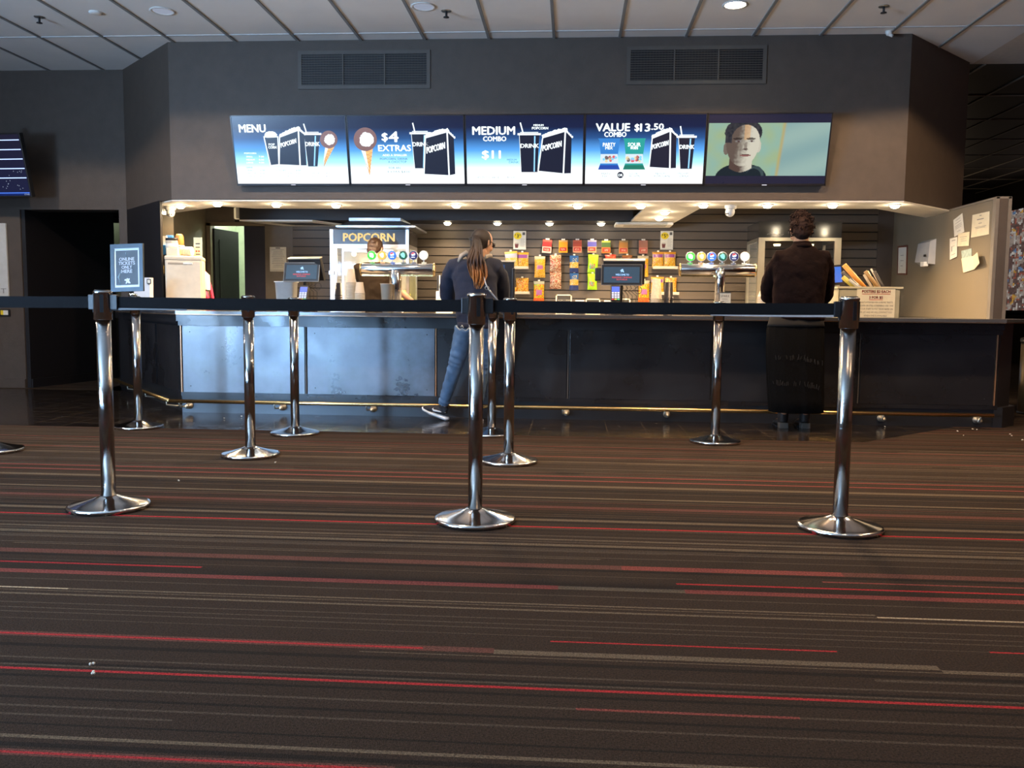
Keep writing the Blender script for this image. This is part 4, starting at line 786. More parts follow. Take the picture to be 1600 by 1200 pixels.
# ================================================================ things on and behind the counter
CZ = .905
def pxm(Y): return FPX/Y
M_scr = ramp_mat('till_display', [(0, (.012, .035, .075)), (.6, (.016, .045, .085)), (1, (.035, .06, .09))], 'Z', 0, .2, emit=1)
M_key = mat('key_caps', (.55, .6, .75), .5, emit=(.35, .45, .9), estr=.35)
def terminal(name, label, px, Y, w, h, yaw, tilt, main=True, side_pad=False, stand_h=None, yaw_main=None):
    """customer-facing till screen; px = bottom centre of the screen"""
    p = at(px[0], px[1], Y); t = thing(name, label, 'till', (p.x, Y, CZ), yaw, 'card terminals and till screens'[:0] or 'till screens on the counter')
    z0 = p.z-CZ; RM = Matrix.Translation((0, 0, z0)) @ Matrix.Rotation(-tilt, 4, 'X')
    m = MB(); m.box((-w/2, 0, 0), (w/2, .022, h), M=RM, bev=.004); c = m.build('screen_casing', M_dark, t, world=False)
    m = MB(); e = .005
    for q in ((-w/2, 0, w/2, e), (-w/2, h-e, w/2, h), (-w/2, 0, -w/2+e, h), (w/2-e, 0, w/2, h)): m.box((q[0], -.003, q[1]), (q[2], .001, q[3]), M=RM)
    m.build('rim', mat('till_rim', (.22, .20, .17), .35, .5), c, world=False)
    b = .024; m = MB(); m.box((-w/2+b, -.003, b), (w/2-b, -.001, h-b), M=RM); d = m.build('display', M_scr, t, world=False)
    m = MB(); m.text('WELCOME TO', -w*.15, h*.46, w*.33, h*.09, -.0042, M=RM, bold=.03)
    m.plate([(-.012+.003, h*.60), (-.006, h*.66), (-.014, h*.70), (-.004, h*.75), (.004, h*.78), (.012, h*.77), (.016, h*.70), (.022, h*.61), (.010, h*.63), (.002, h*.65)], -.0044, -.004, M=RM); m.build('white_lettering', glow('till_white', (.35, .6, 1), .9), d, world=False)
    m = MB(); m.text('READING CINEMAS', -w*.23, h*.34, w*.48, h*.075, -.0042, M=RM, bold=.03); m.text('ROTORUA', -w*.12, h*.24, w*.26, h*.07, -.0042, M=RM, bold=.03); m.build('red_lettering', glow('till_red', (.65, .08, .10), .8), d, world=False)
    m = MB(); m.tube([(0, .05, z0+h*.4), (0, .09, z0+.02), (0, .10, .02)], [(.02, .012), (.022, .014), (.03, .02)], 10); m.box((-.11, .0, 0), (.11, .20, .014), bev=.004); m.build('stand', M_dark, t, world=False)
    if main:
        ym = yaw_main or 0; MM = Matrix.Translation((w*.05, .11, z0+.01)) @ Matrix.Rotation(ym, 4, 'Z') @ Matrix.Rotation(math.radians(18), 4, 'X')
        m = MB(); m.box((-w*.5, 0, 0), (w*.52, .04, h*1.18), M=MM, bev=.005); c2 = m.build('staff_screen', M_dark, t, world=False)
        m = MB(); m.box((-w*.5, -.004, h*1.16), (w*.52, .044, h*1.21), M=MM); m.build('top_edge', mat('till_edge_cream', (.62, .56, .42), .45), c2, world=False)
    if side_pad: m = MB(); m.box((-w/2-.055, .02, h*.22), (-w/2+.01, .045, h*.86), M=RM, bev=.010); m.build('card_reader', M_dark, t, world=False)
    m = MB()
    for k in range(4):
        x = w*(.02+.10*k); m.tube([(x, .05, z0), (x+.012, .05, z0-.025), (x-.01*k, .045, z0-.05), (x+.02, .06, z0-.09), (x+.01, .09, .004)], .0028, 6)
    if main: m.tube([(w*.42+.03*math.cos(a), .05, z0-.04+.032*math.sin(a)) for a in [i*PI/6 for i in range(13)]], .0026, 6)
    m.build('cables', M_dark, t, world=False); return t
terminal('till', 'black till screen reading welcome to, at the left beside the paper notice', (470, 440), 7.72, .345, .178, math.radians(-7), math.radians(12), yaw_main=math.radians(-12))
terminal('till', 'black till screen reading welcome to, in the middle under the red and brown packs', (971, 446), 7.72, .362, .188, math.radians(-2), math.radians(6), side_pad=True)
def eftpos(px, Y, label, w=.088, h=.155, yaw=0):
    p = at(px[0], px[1], Y); t = thing('card_terminal', label, 'card terminal', (p.x, Y, CZ), yaw, 'hand-held card terminals')
    z0 = p.z-CZ; RM = Matrix.Translation((0, 0, z0)) @ Matrix.Rotation(math.radians(-22), 4, 'X')
    m = MB(); m.box((-w/2, 0, 0), (w/2, .035, h), M=RM, bev=.010); m.build('body', M_dark, t, world=False)
    m = MB(); m.box((-w*.38, -.002, h*.55), (w*.38, .001, h*.86), M=RM); m.build('display', glow('pay_blue', (.06, .13, .75), 1), t, world=False)
    m = MB()
    for r in range(4):
        for c in range(3): m.box((-w*.38+c*w*.27, -.004, h*.46-r*h*.10), (-w*.38+c*w*.27+w*.21, .001, h*.46-r*h*.10+h*.065), M=RM)
    kk = m.build('keypad', M_key, t, world=False); kk['label'] = 'grid of pale blue keys'
    for c, cc, nm in ((0, (.7, .03, .03), 'cancel_key'), (1, (.8, .6, .05), 'clear_key'), (2, (.05, .6, .2), 'enter_key')):
        m = MB(); m.box((-w*.38+c*w*.27, -.004, h*.06), (-w*.38+c*w*.27+w*.21, .001, h*.11), M=RM); m.build(nm, mat('key_%d' % c, cc, .5, emit=cc, estr=.4), t, world=False)
    m = MB(); m.tube([(0, .03, z0+h*.4), (0, .05, z0), (0, .05, .01)], .012, 8); m.lathe([(.05, 0), (.05, .010), (0, .012)], 20, cx=0, cy=.05); m.build('stand', M_dark, t, world=False)
eftpos((472, 470), 7.60, 'card terminal with blue screen and keys in front of the white tub on the left', yaw=-.06); eftpos((962, 470), 7.60, 'card terminal with blue screen below the middle till screen')
# dark till seen from the side behind the woman, and the blue monitor beside the person on the right
p0_ = at(797, 450, 7.9); t = thing('till', 'dark till seen edge-on beside the right shoulder of the woman in the hoodie', 'till', (p0_.x, 7.9, CZ), 0)
q_ = at(806, 407, 7.9); z1 = q_.z-CZ
m = MB(); m.box((-.14, .0, .12), (.035, .03, z1-.015), bev=.004); m.build('screen_casing', M_dark, t, world=False)
m = MB(); m.box((-.12, -.0025, z1-.17), (-.050, -.001, z1-.04)); m.build('display', glow('till_blue', (.02, .07, .20), .8), t, world=False)
m = MB(); m.box((-.21, -.01, z1-.012), (.045, .04, z1), ); m.build('top_edge', mat('till_edge_cream', (.62, .56, .42), .45), t, world=False)
m = MB(); m.box((.018, -.035, .06), (.045, .0, z1-.07), bev=.006); m.build('card_reader', M_dark, t, world=False)
m = MB(); m.box((-.05, .03, 0), (.02, .06, .2)); m.box((-.1, .0, 0), (.06, .16, .014)); m.build('stand', M_dark, t, world=False)
p0_ = at(1309, 445, 8.13); t = thing('monitor', 'small monitor with plain blue screen beside the box of rolled posters', 'monitor', (p0_.x, 8.13, CZ), (0, 0, math.radians(8)))
LM = Matrix.Translation((0, 0, p0_.z-CZ)) @ Matrix.Rotation(math.radians(-5), 4, 'Y') @ Matrix.Rotation(math.radians(-8), 4, 'X')
m = MB(); m.box((-.16, 0, 0), (.068, .02, .185), M=LM, bev=.004); m.build('casing', M_dark, t, world=False)
m = MB(); m.box((-.14, -.002, .022), (.045, -.0005, .166), M=LM); m.build('display', glow('monitor_blue', (.035, .13, .50), 1), t, world=False)
m = MB(); m.tube([(-.04, .03, p0_.z-CZ+.06), (-.04, .05, .01)], .014, 8); m.box((-.1, -.02, 0), (.02, .12, .012)); m.build('stand', M_dark, t, world=False)
# drinks towers
def tower(x0, x1, ytop, ybot, Y, stem_x, stem_w, label, front=False):
    a = at(x0, ytop, Y); b = at(x1, ytop, Y); c = at((x0+x1)/2, ybot, Y); r = (a.z-c.z)/2; xc = (a.x+b.x)/2; L_ = (b.x-a.x)/2; zc = (a.z+c.z)/2-CZ
    t = thing('drinks_tower', label, 'drinks dispenser', (xc, Y, CZ), 0, 'chrome drinks towers')
    m = MB(); m.lathe([(r*.9, -L_), (r, -L_+.008), (r, L_-.008), (r*.9, L_), (0, L_)], 40, Matrix.Translation((0, 0, zc)) @ Matrix.Rotation(PI/2, 4, 'Y')); m.build('drum', M_chrome, t, world=False)
    for s_ in (-1, 1):
        m = MB(); m.lathe([(r*1.06, -.006), (r*1.06, .006), (0, .006)], 40, Matrix.Translation((s_*(L_-.004), 0, zc)) @ Matrix.Rotation(PI/2, 4, 'Y')); m.build('end_cap', M_brass, t, world=False)
    m = MB(); m.box((-L_+.01, -r*.4, zc-r-.010), (L_-.01, r*.5, zc-r*.9)); m.build('drip_trim', M_brass, t, world=False)
    s = at(stem_x, 450, Y).x-xc; sr = stem_w/2/pxm(Y)
    if front:
        m = MB(); m.tube([(s, -r*.2, zc-r*.1), (s, -r*.75, zc-r*.25), (s, -r*1.15, zc-r*.7), (s, -r*1.2, zc-r*1.4), (s, -r*1.2, 0)], [sr*.75, sr*.95, sr, sr, sr], 28, side=(1, 0, 0))
    else: m = MB(); m.lathe([(sr*1.0, 0), (sr, zc-r*.3), (sr*.9, zc-r*.2), (0, zc-r*.2)], 28, cx=s, cy=-r*.1)
    m.build('stem', M_chrome, t, world=False)
    m = MB(); m.lathe([(sr*1.6, 0), (sr*1.5, .012), (0, .012)], 28, cx=s, cy=(-r*1.2 if front else -r*.1)); m.build('foot', M_chrome, t, world=False)
    return t, r, zc, xc
def taps(t, r, zc, xc, Y, xs, yc, d):
    cols = [((.04, .62, .05), 'green'), ((.85, .38, .06), 'orange'), ((.02, .14, .62), 'blue'), ((.01, .07, .05), 'dark green'), ((.010, .015, .09), 'navy'), ((1, .90, .62), 'white')]
    for k, x in enumerate(xs):
        p = at(x, yc, Y-.02); X = p.x-xc; Z = p.z-CZ; rr_ = d/2
        m = MB(); m.tube([(X, 0, zc+r-.006), (X, 0, zc+r+.010)], .022, 14); m.build('tap_collar', glow('collar_%d' % k, tuple(c*.6+.15 for c in cols[k][0]), .8), t, world=False)
        F = Matrix.Translation((X, -.02, Z)) @ Matrix.Rotation(PI/2, 4, 'X')
        m = MB(); m.lathe([(rr_, -.008), (rr_*1.04, 0), (rr_, .008), (0, .008)], 30, F); m.tube([(X, -.015, Z-rr_), (X, -.005, zc+r)], .006, 8); bd = m.build('tap_badge', mat('badge_rim', (.70, .72, .74), .2, .6, emit=(.5, .5, .45), estr=.15), t, world=False); bd['label'] = cols[k][1]+' lit round tap badge'
        m = MB(); m.lathe([(rr_*.90, .008), (rr_*.88, .010), (0, .0105)], 30, F); fc = m.build('lit_face', glow('badge_%d' % k, cols[k][0], 1.25 if k != 5 else 1.6), bd, world=False)
        y = -.032
        def dd(cx, cz, r0, wob=0, n=20): rr = random.Random(k); return [(X+cx+r0*(1+wob*(rr.random()-.5))*math.cos(2*PI*i/n), y, Z+cz+r0*(1+wob*(rr.random()-.5))*math.sin(2*PI*i/n)) for i in range(n)]
        if k in (2, 4):
            m = MB(); m.keep = True; m.quad(dd(0, rr_*.22, rr_*.42)); m.text('PEPSI' if k == 2 else 'MAX', -rr_*.42+X, Z-rr_*.55, rr_*.84, rr_*.24, y, bold=.03); m.build('globe_mark', glow('mark_white', (.95, .95, 1), 1.1), fc, world=False)
            a = [(X+rr_*.40*math.cos(q), y-.0006, Z+rr_*.22+rr_*.40*math.sin(q)) for q in [math.radians(25+i*15) for i in range(12)]]; m = MB(); m.keep = True; m.quad(a); m.build('red_wave', glow('mark_red', (.75, .05, .06), 1), fc, world=False)
            a = [(X+rr_*.40*math.cos(q), y-.0006, Z+rr_*.22+rr_*.40*math.sin(q)) for q in [math.radians(232+i*14) for i in range(8)]]; m = MB(); m.keep = True; m.quad(a); m.build('blue_wave', glow('mark_blue', (.05, .2, .8), 1), fc, world=False)
        elif k in (0, 1, 3):
            cc = [(.85, 1, .8), (1, .85, .5), None, (.25, .9, .6)][k]; m = MB(); m.keep = True; m.quad(dd(-rr_*.08 if k == 0 else 0, rr_*.12, rr_*.46, .5, 12)); m.quad(dd(rr_*.1, -rr_*.18, rr_*.34, .5, 10)); m.build('flavour_mark', glow('mark_%d' % k, cc, 1.1), fc, world=False)
TL = tower(564, 679, 411, 430, 7.75, 618, 19, 'chrome T-shaped drinks tower in front of the popcorn machine'); taps(*TL, 7.75, [581, 597, 613, 630, 646, 662], 399, .084)
TR_ = tower(1062, 1181, 412, 431, 7.75, 1123, 15, 'chrome drinks tower with curved neck right of the cup stacks', True); taps(*TR_, 7.75, [1079, 1096, 1112, 1129, 1147, 1164], 401, .084)
# small printed card leaning on the right tower
p = at(1119, 474, 7.45); t = thing('table_card', 'small white printed card standing at the neck of the right drinks tower', 'card', (p.x+.06, 7.45, CZ), math.radians(5)); z0 = p.z-CZ
m = MB(); m.box((-.030, 0, z0-.03), (.062, .004, z0+.095), bev=.0015); m.build('card', mat('card_cream', (.62, .58, .48), .7), t, world=False)
m = MB(); m.box((-.030, -.002, z0+.088), (.062, .006, z0+.096)); m.build('top_clip', M_steel, t, world=False)
m = MB(); m.text('SPARX', -.024, z0+.052, .074, .022, -.001, bold=.0); m.box((-.014, -.0008, z0+.036), (.036, -.0004, z0+.039)); m.box((-.01, -.0008, z0+.020), (.042, -.0004, z0+.022)); m.build('lettering', M_ink, t, world=False)
m = MB(); m.box((-.035, -.02, 0), (.066, .035, z0-.02), bev=.006); m.build('base', M_dark, t, world=False)
# white tub left, roll of receipts
p = at(450, 470, 7.95); t = thing('waste_tub', 'white square-sided tub under the left till screen', 'tub', (p.x-.02, 7.97, CZ)); zt = at(450, 440, 7.97).z-CZ
m = MB(); m.rings([(0, 0, 0, .075, .07, .35), (0, 0, zt-.008, .092, .082, .35), (0, 0, zt-.008, .100, .090, .35), (0, 0, zt, .100, .090, .35), (0, 0, zt, .09, .08, .35), (0, 0, zt-.05, .085, .075, .35)], 32); m.build('body', M_white, t, world=False)
p = at(487, 472, 7.65); m = MB(); m.lathe([(.028, 0), (.028, .03), (.012, .034), (0, .034)], 20); one('bell', m, M_chrome, 'small shiny bell on the counter right of the left card terminal', 'bell', (0, 0, 0)).location = (p.x, 7.65, CZ)
p = at(505, 471, 7.68); m = MB(); m.box((-.05, -.02, 0), (.05, .02, .045), bev=.006); one('receipt_roll_box', m, mat('pale_card', (.6, .55, .4), .7), 'small pale box on the counter left of the popcorn machine leg', 'box', (0, 0, 0)).location = (p.x, 7.68, CZ)
# cups
M_cup = mat('paper_cup', (.55, .47, .36), .6); M_cupd = mat('dark_cup', (.018, .016, .018), .4)
def cup_mesh(m, x, y, z, r0, r1, h, up=True):
    m.lathe([(r0, z), (r1, z+h), (r1*1.06, z+h), (r1*1.06, z+h+.004), (r1*.94, z+h+.003), (r0*.9, z+.008), (0, z+.008)] if up else [(r1*1.06, z), (r1*1.06, z+.005), (r1, z+.005), (r0, z+h), (0, z+h)], 24, cx=x, cy=y)
def stack(px, ytop, Y, n, step, label, mt, r0=.030, r1=.042, h=.12, up=False, rot=None):
    p = at(px, ytop, Y); ztop = p.z-CZ; t = thing('paper_cup' if up else 'cup_stack', label, 'cup' if up else 'stack of cups', (p.x, Y, CZ), 0, 'paper cups on the counter')
    z0 = ztop-h-(n-1)*step
    n_ = max(1, int(round((ztop-h)/step))+1)
    if up: h = ztop; n_ = 1
    for k in range(n_):
        m = MB(); cup_mesh(m, 0, 0, max(0, ztop-h-(n_-1-k)*step), r0, r1, h, up); m.build('cup', mt, t, world=False)
stack(548, 420, 7.62, 12, .0135, 'tall stack of upturned paper cups at the left of the popcorn machine', M_cup, .030, .046, .125)
stack(562, 441, 7.56, 9, .0135, 'shorter stack of upturned paper cups beside the tall one', M_cup, .030, .044, .10)
stack(529, 442, 7.70, 3, .02, 'stack of dark cups at the foot of the popcorn machine', M_cupd, .026, .036, .115)
stack(604, 444, 7.60, 2, .01, 'pale paper cup standing just left of the drinks tower stem', M_cup, .036, .054, .13, True)
stack(612, 446, 7.93, 2, .01, 'pale paper cup half hidden by the drinks tower stem', M_cup, .030, .044, .12, True)
stack(1026, 436, 7.62, 9, .0135, 'tall stack of patterned paper cups right of the middle till', mat('patterned_cup', (.50, .43, .32), .6, noise=(60, .3)), .034, .048, .175)
stack(1045, 441, 7.58, 6, .0135, 'stack of black cups on pale ones right of the middle till', M_cupd, .033, .040, .14)
stack(1193, 455, 7.60, 6, .0135, 'short stack of pale cups partly behind the dark jacket', M_cup, .032, .046, .05)
m = MB(); [m.lathe([(.044, z), (.045, z+.010), (.040, z+.012), (0, z+.012)], 22) for z in [k*.0135 for k in range(5)]]
p = at(1045, 470, 7.58)
# popcorn machine
PY = 9.55; xl = at(516, 400, PY).x; xr = at(640, 400, PY).x; 
x1f = at(639, 400, PY).x; zt = at(575, 358.5, PY).z; zs0 = at(575, 382, PY).z; zr = at(575, 388, PY).z; zb = .90
t = thing('popcorn_machine', 'tall glass and steel popcorn machine with a POPCORN sign on top', 'popcorn machine', ((xl+x1f)/2, PY, zb)); D = .52
M_frm = mat('pale_steel', (.62, .63, .66), .32, .85)
m = MB(); m.box((xl, PY, zs0), (x1f, PY+D, zt)); m.build('header', mat('header_black', (.030, .026, .026), .25), t)
m = MB(); 
for x in (xl, x1f-.035): m.box((x, PY-.012, zs0), (x+.035, PY+.01, zt))
m.box((xl, PY-.015, zr), (x1f, PY+.02, zs0)); m.box((xl, PY+D-.02, zr), (x1f, PY+D, zs0)); m.box((x1f-.02, PY, zr), (x1f, PY+D, zs0)); m.build('header_trim', M_frm, t)
m = MB(); a = at(536, 378, PY); b_ = at(617, 364, PY); m.text('POPCORN', a.x, a.z+.004, b_.x-a.x, b_.z-a.z-.006, PY-.004, bold=.05); m.build('lettering', mat('cream_lettering', (.80, .68, .38), .5, emit=(.8, .65, .35), estr=.25), t)
for nm, x, w_ in (('post', xl, .075), ('post', x1f-.03, .03)):
    m = MB(); m.box((x, PY-.008, zb), (x+w_, PY+.03, zr)); m.build(nm, M_frm, t)
for x in (xl, x1f-.025): m = MB(); m.box((x, PY+D-.025, zb), (x+.025, PY+D, zr)); m.build('post', M_frm, t)
for z in (.985, 1.31): m = MB(); m.box((xl-.012, PY-.03, z), (xl+.05, PY-.006, z+.045), bev=.004); m.build('hinge', M_frm, t)
M_glass = mat('clear_glass', (.9, .95, .9), .02, noise=(5, 0), alpha=.12)
m = MB(); m.box((xl+.07, PY+.004, zb+.06), (x1f-.03, PY+.010, zr)); m.build('front_glass', M_glass, t)
m = MB(); m.box((x1f-.010, PY+.02, zb), (x1f-.004, PY+D-.02, zr)); m.build('side_glass', mat('tinted_glass', (.5, .55, .3), .05, noise=(5, 0), alpha=.30), t)
m = MB(); m.box((xl+.02, PY+D-.03, zb), (x1f-.02, PY+D-.02, zr)); m.build('back_panel', mat('machine_back', (.22, .19, .14), .4, .3), t)
m = MB(); m.box((xl, PY, .892), (x1f, PY+D, zb+.03)); m.build('tray', M_steel, t)
kx = (xl+x1f)/2+.05; m = MB(); m.lathe([(.10, 1.28), (.13, 1.30), (.135, 1.42), (.11, 1.44), (0, 1.44)], 28, cx=kx-.12, cy=PY+.28); m.tube([(kx-.12, PY+.28, 1.44), (kx-.12, PY+.28, zr)], .014, 8); m.box((kx-.3, PY+.2, zr-.03), (kx+.2, PY+.36, zr)); m.build('kettle', M_steel, t)
pc = []
for k, (x, y_, z) in enumerate(((xl+.22, PY+.2, zr-.05), (kx+.02, PY+.22, zr-.06), (x1f-.16, PY+.2, zr-.05))):
    m = MB(); m.ball((x, y_, z), .028, 12); m.build('lamp', glow('machine_lamp', (1, .80, .45), 9), t); light('machine_lamp_source', 'POINT', (x, y_, z-.06), 2.2, (1, .8, .5), shadow_soft_size=.03)
m = MB(); rr = random.Random(3)
for k in range(520):
    u = rr.random(); x = xl+.12+(x1f-xl-.18)*u; y_ = PY+.05+.40*rr.random(); hgt = .10+.16*u**2*(1-.3*rr.random()); m.ball((x, y_, zb+.03+hgt*rr.random()), rr.uniform(.012, .02), 6)
pcn = m.build('popcorn_pile', mat('popcorn', (.95, .74, .06), .7, noise=(30, .3)), t); pcn['kind'] = 'stuff'; pcn['label'] = 'heap of yellow popcorn'
# extraction hood over the machine
hy = 9.35; a = at(526, 353, hy); b_ = at(652, 358, hy); c = at(544, 344, hy); d_ = at(625, 344, hy); tpz = at(585, 340, hy).z
t = thing('extraction_hood', 'grey steel extraction hood hanging above the popcorn machine', 'extraction hood', ((a.x+b_.x)/2, hy+.3, a.z))
m = MB(); z0, z1 = a.z, c.z; xa_, xb_, xc_, xd_ = a.x, at(648, 353, hy).x, c.x, d_.x
m._add([(xa_, hy, z0), (xb_, hy, z0), (xb_, hy+.75, z0), (xa_, hy+.75, z0), (xc_, hy+.10, z1), (xd_, hy+.10, z1), (xd_, hy+.65, z1), (xc_, hy+.65, z1)], [(0, 1, 5, 4), (1, 2, 6, 5), (2, 3, 7, 6), (3, 0, 4, 7), (4, 5, 6, 7), (3, 2, 1, 0)]); m.build('canopy', mat('hood_steel', (.20, .21, .23), .35, .7), t)
m = MB(); m.box((xa_-.005, hy-.012, z0-.014), (xb_+.005, hy+.76, z0+.006)); m.build('lip', mat('hood_lip', (.40, .42, .46), .3, .8), t)
m = MB(); m.box((xc_, hy+.03, z1-.004), (xd_, hy+.6, tpz)); m.build('top_bar', mat('hood_bar', (.42, .50, .60), .35, .5), t)
# glass-sided steel food cabinet on the right
GY = 9.75; ga = at(1186, 347, GY); gb = at(1316, 345, GY); zA = at(1250, 346, GY).z; zB = at(1250, 371.5, GY).z; zC = at(1250, 376.5, GY).z
t = thing('food_cabinet', 'large steel and glass food warming cabinet behind the person with curly hair', 'food cabinet', ((ga.x+gb.x)/2, GY, .9)); gd = .62; x0, x1 = ga.x, gb.x
M_cab = mat('cabinet_steel', (.60, .57, .48), .28, .85, noise=(12, .1)); M_hd = mat('hood_glass', (.055, .050, .042), .12, ior=1.7)
m = MB(); m.box((x0, GY, zB), (x1, GY+gd, zA)); m.build('canopy', M_hd, t)
m = MB(); m.text('Cabinet', x0+.08, zB+.02, .18, .03, GY-.003, bold=0, sh=.1) if False else m.tube([(x0+.09+.02*k, GY-.003, zB+.035+.007*math.sin(k*2.1)) for k in range(10)], .0022, 5); m.build('script_mark', mat('script_white', (.7, .66, .55), .5), t)
m = MB(); m.box((x0, GY-.010, zC), (x1, GY+.03, zB)); m.box((x0, GY, zC), (x0+.03, GY+gd, zB)); m.box((x1-.03, GY, zC), (x1, GY+gd, zB)); m.build('top_rail', M_cab, t)
pw = .072
for x in (x0, x1-pw): m = MB(); m.box((x, GY-.008, .9), (x+pw, GY+.03, zC)); m.build('post', M_cab, t)
for x in (x0, x1-.03): m = MB(); m.box((x, GY+gd-.03, .9), (x+.03, GY+gd, zC)); m.build('post', M_cab, t)
m = MB(); m.box((x0+.004, GY+.03, .92), (x0+.010, GY+gd-.03, zC)); m.build('side_glass', M_glass, t)
for z in (1.12, 1.36):
    m = MB(); m.box((x0+.03, GY+.06, z), (x1-.03, GY+gd-.05, z+.008)); m.build('shelf', M_cab, t)
m = MB(); m.box((x0, GY, .892), (x1, GY+gd, .93)); m.build('base', M_cab, t)
for k, x in enumerate((x0+.25, x1-.28)):
    m = MB(); m.lathe([(.04, 0), (.035, -.02), (0, -.02)], 18, cx=x, cy=GY+.2); q = m.build('heat_lamp', glow('cab_lamp', (1, .8, .4), 4), t); q.location = (0, 0, zC-.02)
for k, (x, z, c_) in enumerate(((x0+.14, 1.129, (.75, .62, .42)), (x1-.20, 1.368, (.7, .66, .5)), (x1-.32, 1.368, (.6, .45, .3)))):
    m = MB(); m.rings([(0, 0, 0, .045, .035, .5), (0, 0, .07, .055, .04, .5), (0, 0, .07, 0.0001, .0001, 1)], 20); o = one('food_tub', m, mat('tub_%d' % k, c_, .6), ['pale tub on the lower shelf of the steel food cabinet', 'cream tub on the upper shelf at the right of the food cabinet', 'brown tub on the upper shelf near the right post of the food cabinet'][k], 'tub', (0, 0, 0)); o.location = (x, GY+.2, z)
# back bench under the slatwall
t = thing('back_bench', 'low pale steel bench along the slatwall', 'bench', (0, 10.2, 0)); m = MB(); m.box((-3.3, 9.6, 0), (3.6, 10.60, .86)); m.build('cabinet_body', mat('bench_white', (.5, .48, .44), .5), t); m = MB(); m.box((-3.32, 9.52, .86), (3.62, 10.62, .89)); m.build('bench_top', mat('bench_steel', (.45, .44, .42), .3, .9), t)
# ================================================================ packs hanging on the slatwall
M_pack = attr_mat('printed_film', .38, coat=.12)
def pk(style, u, v, r):
    """print of one pack; u across, v up"""
    R1 = r.random()
    def pick(*c): return c[int(r.random()*len(c))]
    if style == 'gold':   # clear bag of yellow sweets with a pink label
        if v > .86: return (.55, .50, .38)
        if .38 < v < .60 and .25 < u < .78: return (.42, .18, .36) if .42 < v < .56 else (.6, .3, .3)
        return pick((.75, .42, .03), (.80, .50, .08), (.55, .28, .02), (.75, .55, .2))
    if style == 'multi':
        if v > .84: return (.45, .46, .36)
        if .36 < v < .58 and .25 < u < .8: return (.48, .20, .42)
        if v < .22: return pick((.75, .12, .03), (.7, .2, .04))
        return pick((.8, .30, .03), (.8, .55, .05), (.25, .55, .06), (.7, .1, .05))
    if style == 'redwhite':
        if .45 < v < .6: return pick((.75, .7, .55), (.6, .15, .1))
        return pick((.35, .10, .06), (.70, .60, .42), (.50, .14, .08), (.22, .09, .05), (.75, .66, .5))
    if style == 'blue':
        if v > .62: return pick((.03, .10, .30), (.03, .12, .34), (.55, .5, .3)) if .25 < u < .8 and v < .85 else (.03, .10, .28)
        if v > .28: return pick((.80, .45, .10), (.75, .62, .35), (.7, .35, .05))
        return (.02, .04, .16)
    if style == 'lime':
        if .2 < v < .5 and .15 < u < .75: return pick((.8, .15, .03), (.05, .35, .5), (.75, .5, .05), (.1, .45, .1))
        return pick((.42, .78, .02), (.50, .82, .03))
    if style == 'gable':  # wide bag with orange top, purple band
        if v > .84: return (.75, .38, .10)
        if .66 < v < .84: return (.32, .12, .36) if .1 < u < .9 else (.6, .5, .5)
        return pick((.8, .45, .03), (.8, .58, .10), (.5, .2, .04), (.75, .6, .3))
    if style == 'white':
        if v > .84: return (.75, .50, .15)
        if .6 < v < .84: return (.55, .55, .65)
        return pick((.8, .5, .05), (.8, .7, .4))
    if style == 'yellow':
        if v < .10: return (.6, .55, .4)
        return pick((.80, .50, .03), (.8, .60, .10), (.75, .25, .03), (.8, .7, .4), (.55, .08, .06))
    c1, c2, c3 = BX[style]
    if v > .86: return c3
    if .12 < v < .42 and .12 < u < .88: return (.42, .05, .05) if not (.18 < v < .32 and .25 < u < .75 and r.random() < .5) else (.7, .5, .4)
    return c1 if v > .46 else c2
BX = {'b_red': ((.55, .05, .05), (.75, .60, .52), (.7, .15, .12)), 'b_orange': ((.80, .32, .02), (.75, .35, .08), (.6, .4, .2)), 'b_brick': ((.38, .07, .05), (.62, .32, .22), (.45, .12, .08)), 'b_purple': ((.14, .13, .42), (.65, .42, .22), (.45, .42, .5)), 'b_green': ((.05, .10, .03), (.45, .16, .05), (.35, .4, .1)), 'b_tan': ((.42, .20, .06), (.50, .24, .10), (.3, .2, .1)), 'b_maroon': ((.26, .06, .04), (.40, .12, .09), (.25, .06, .05)), 'redtop': ((.6, .08, .04), (.6, .10, .05), (.55, .06, .03)), 'browntop': ((.20, .07, .03), (.3, .12, .05), (.35, .15, .05))}
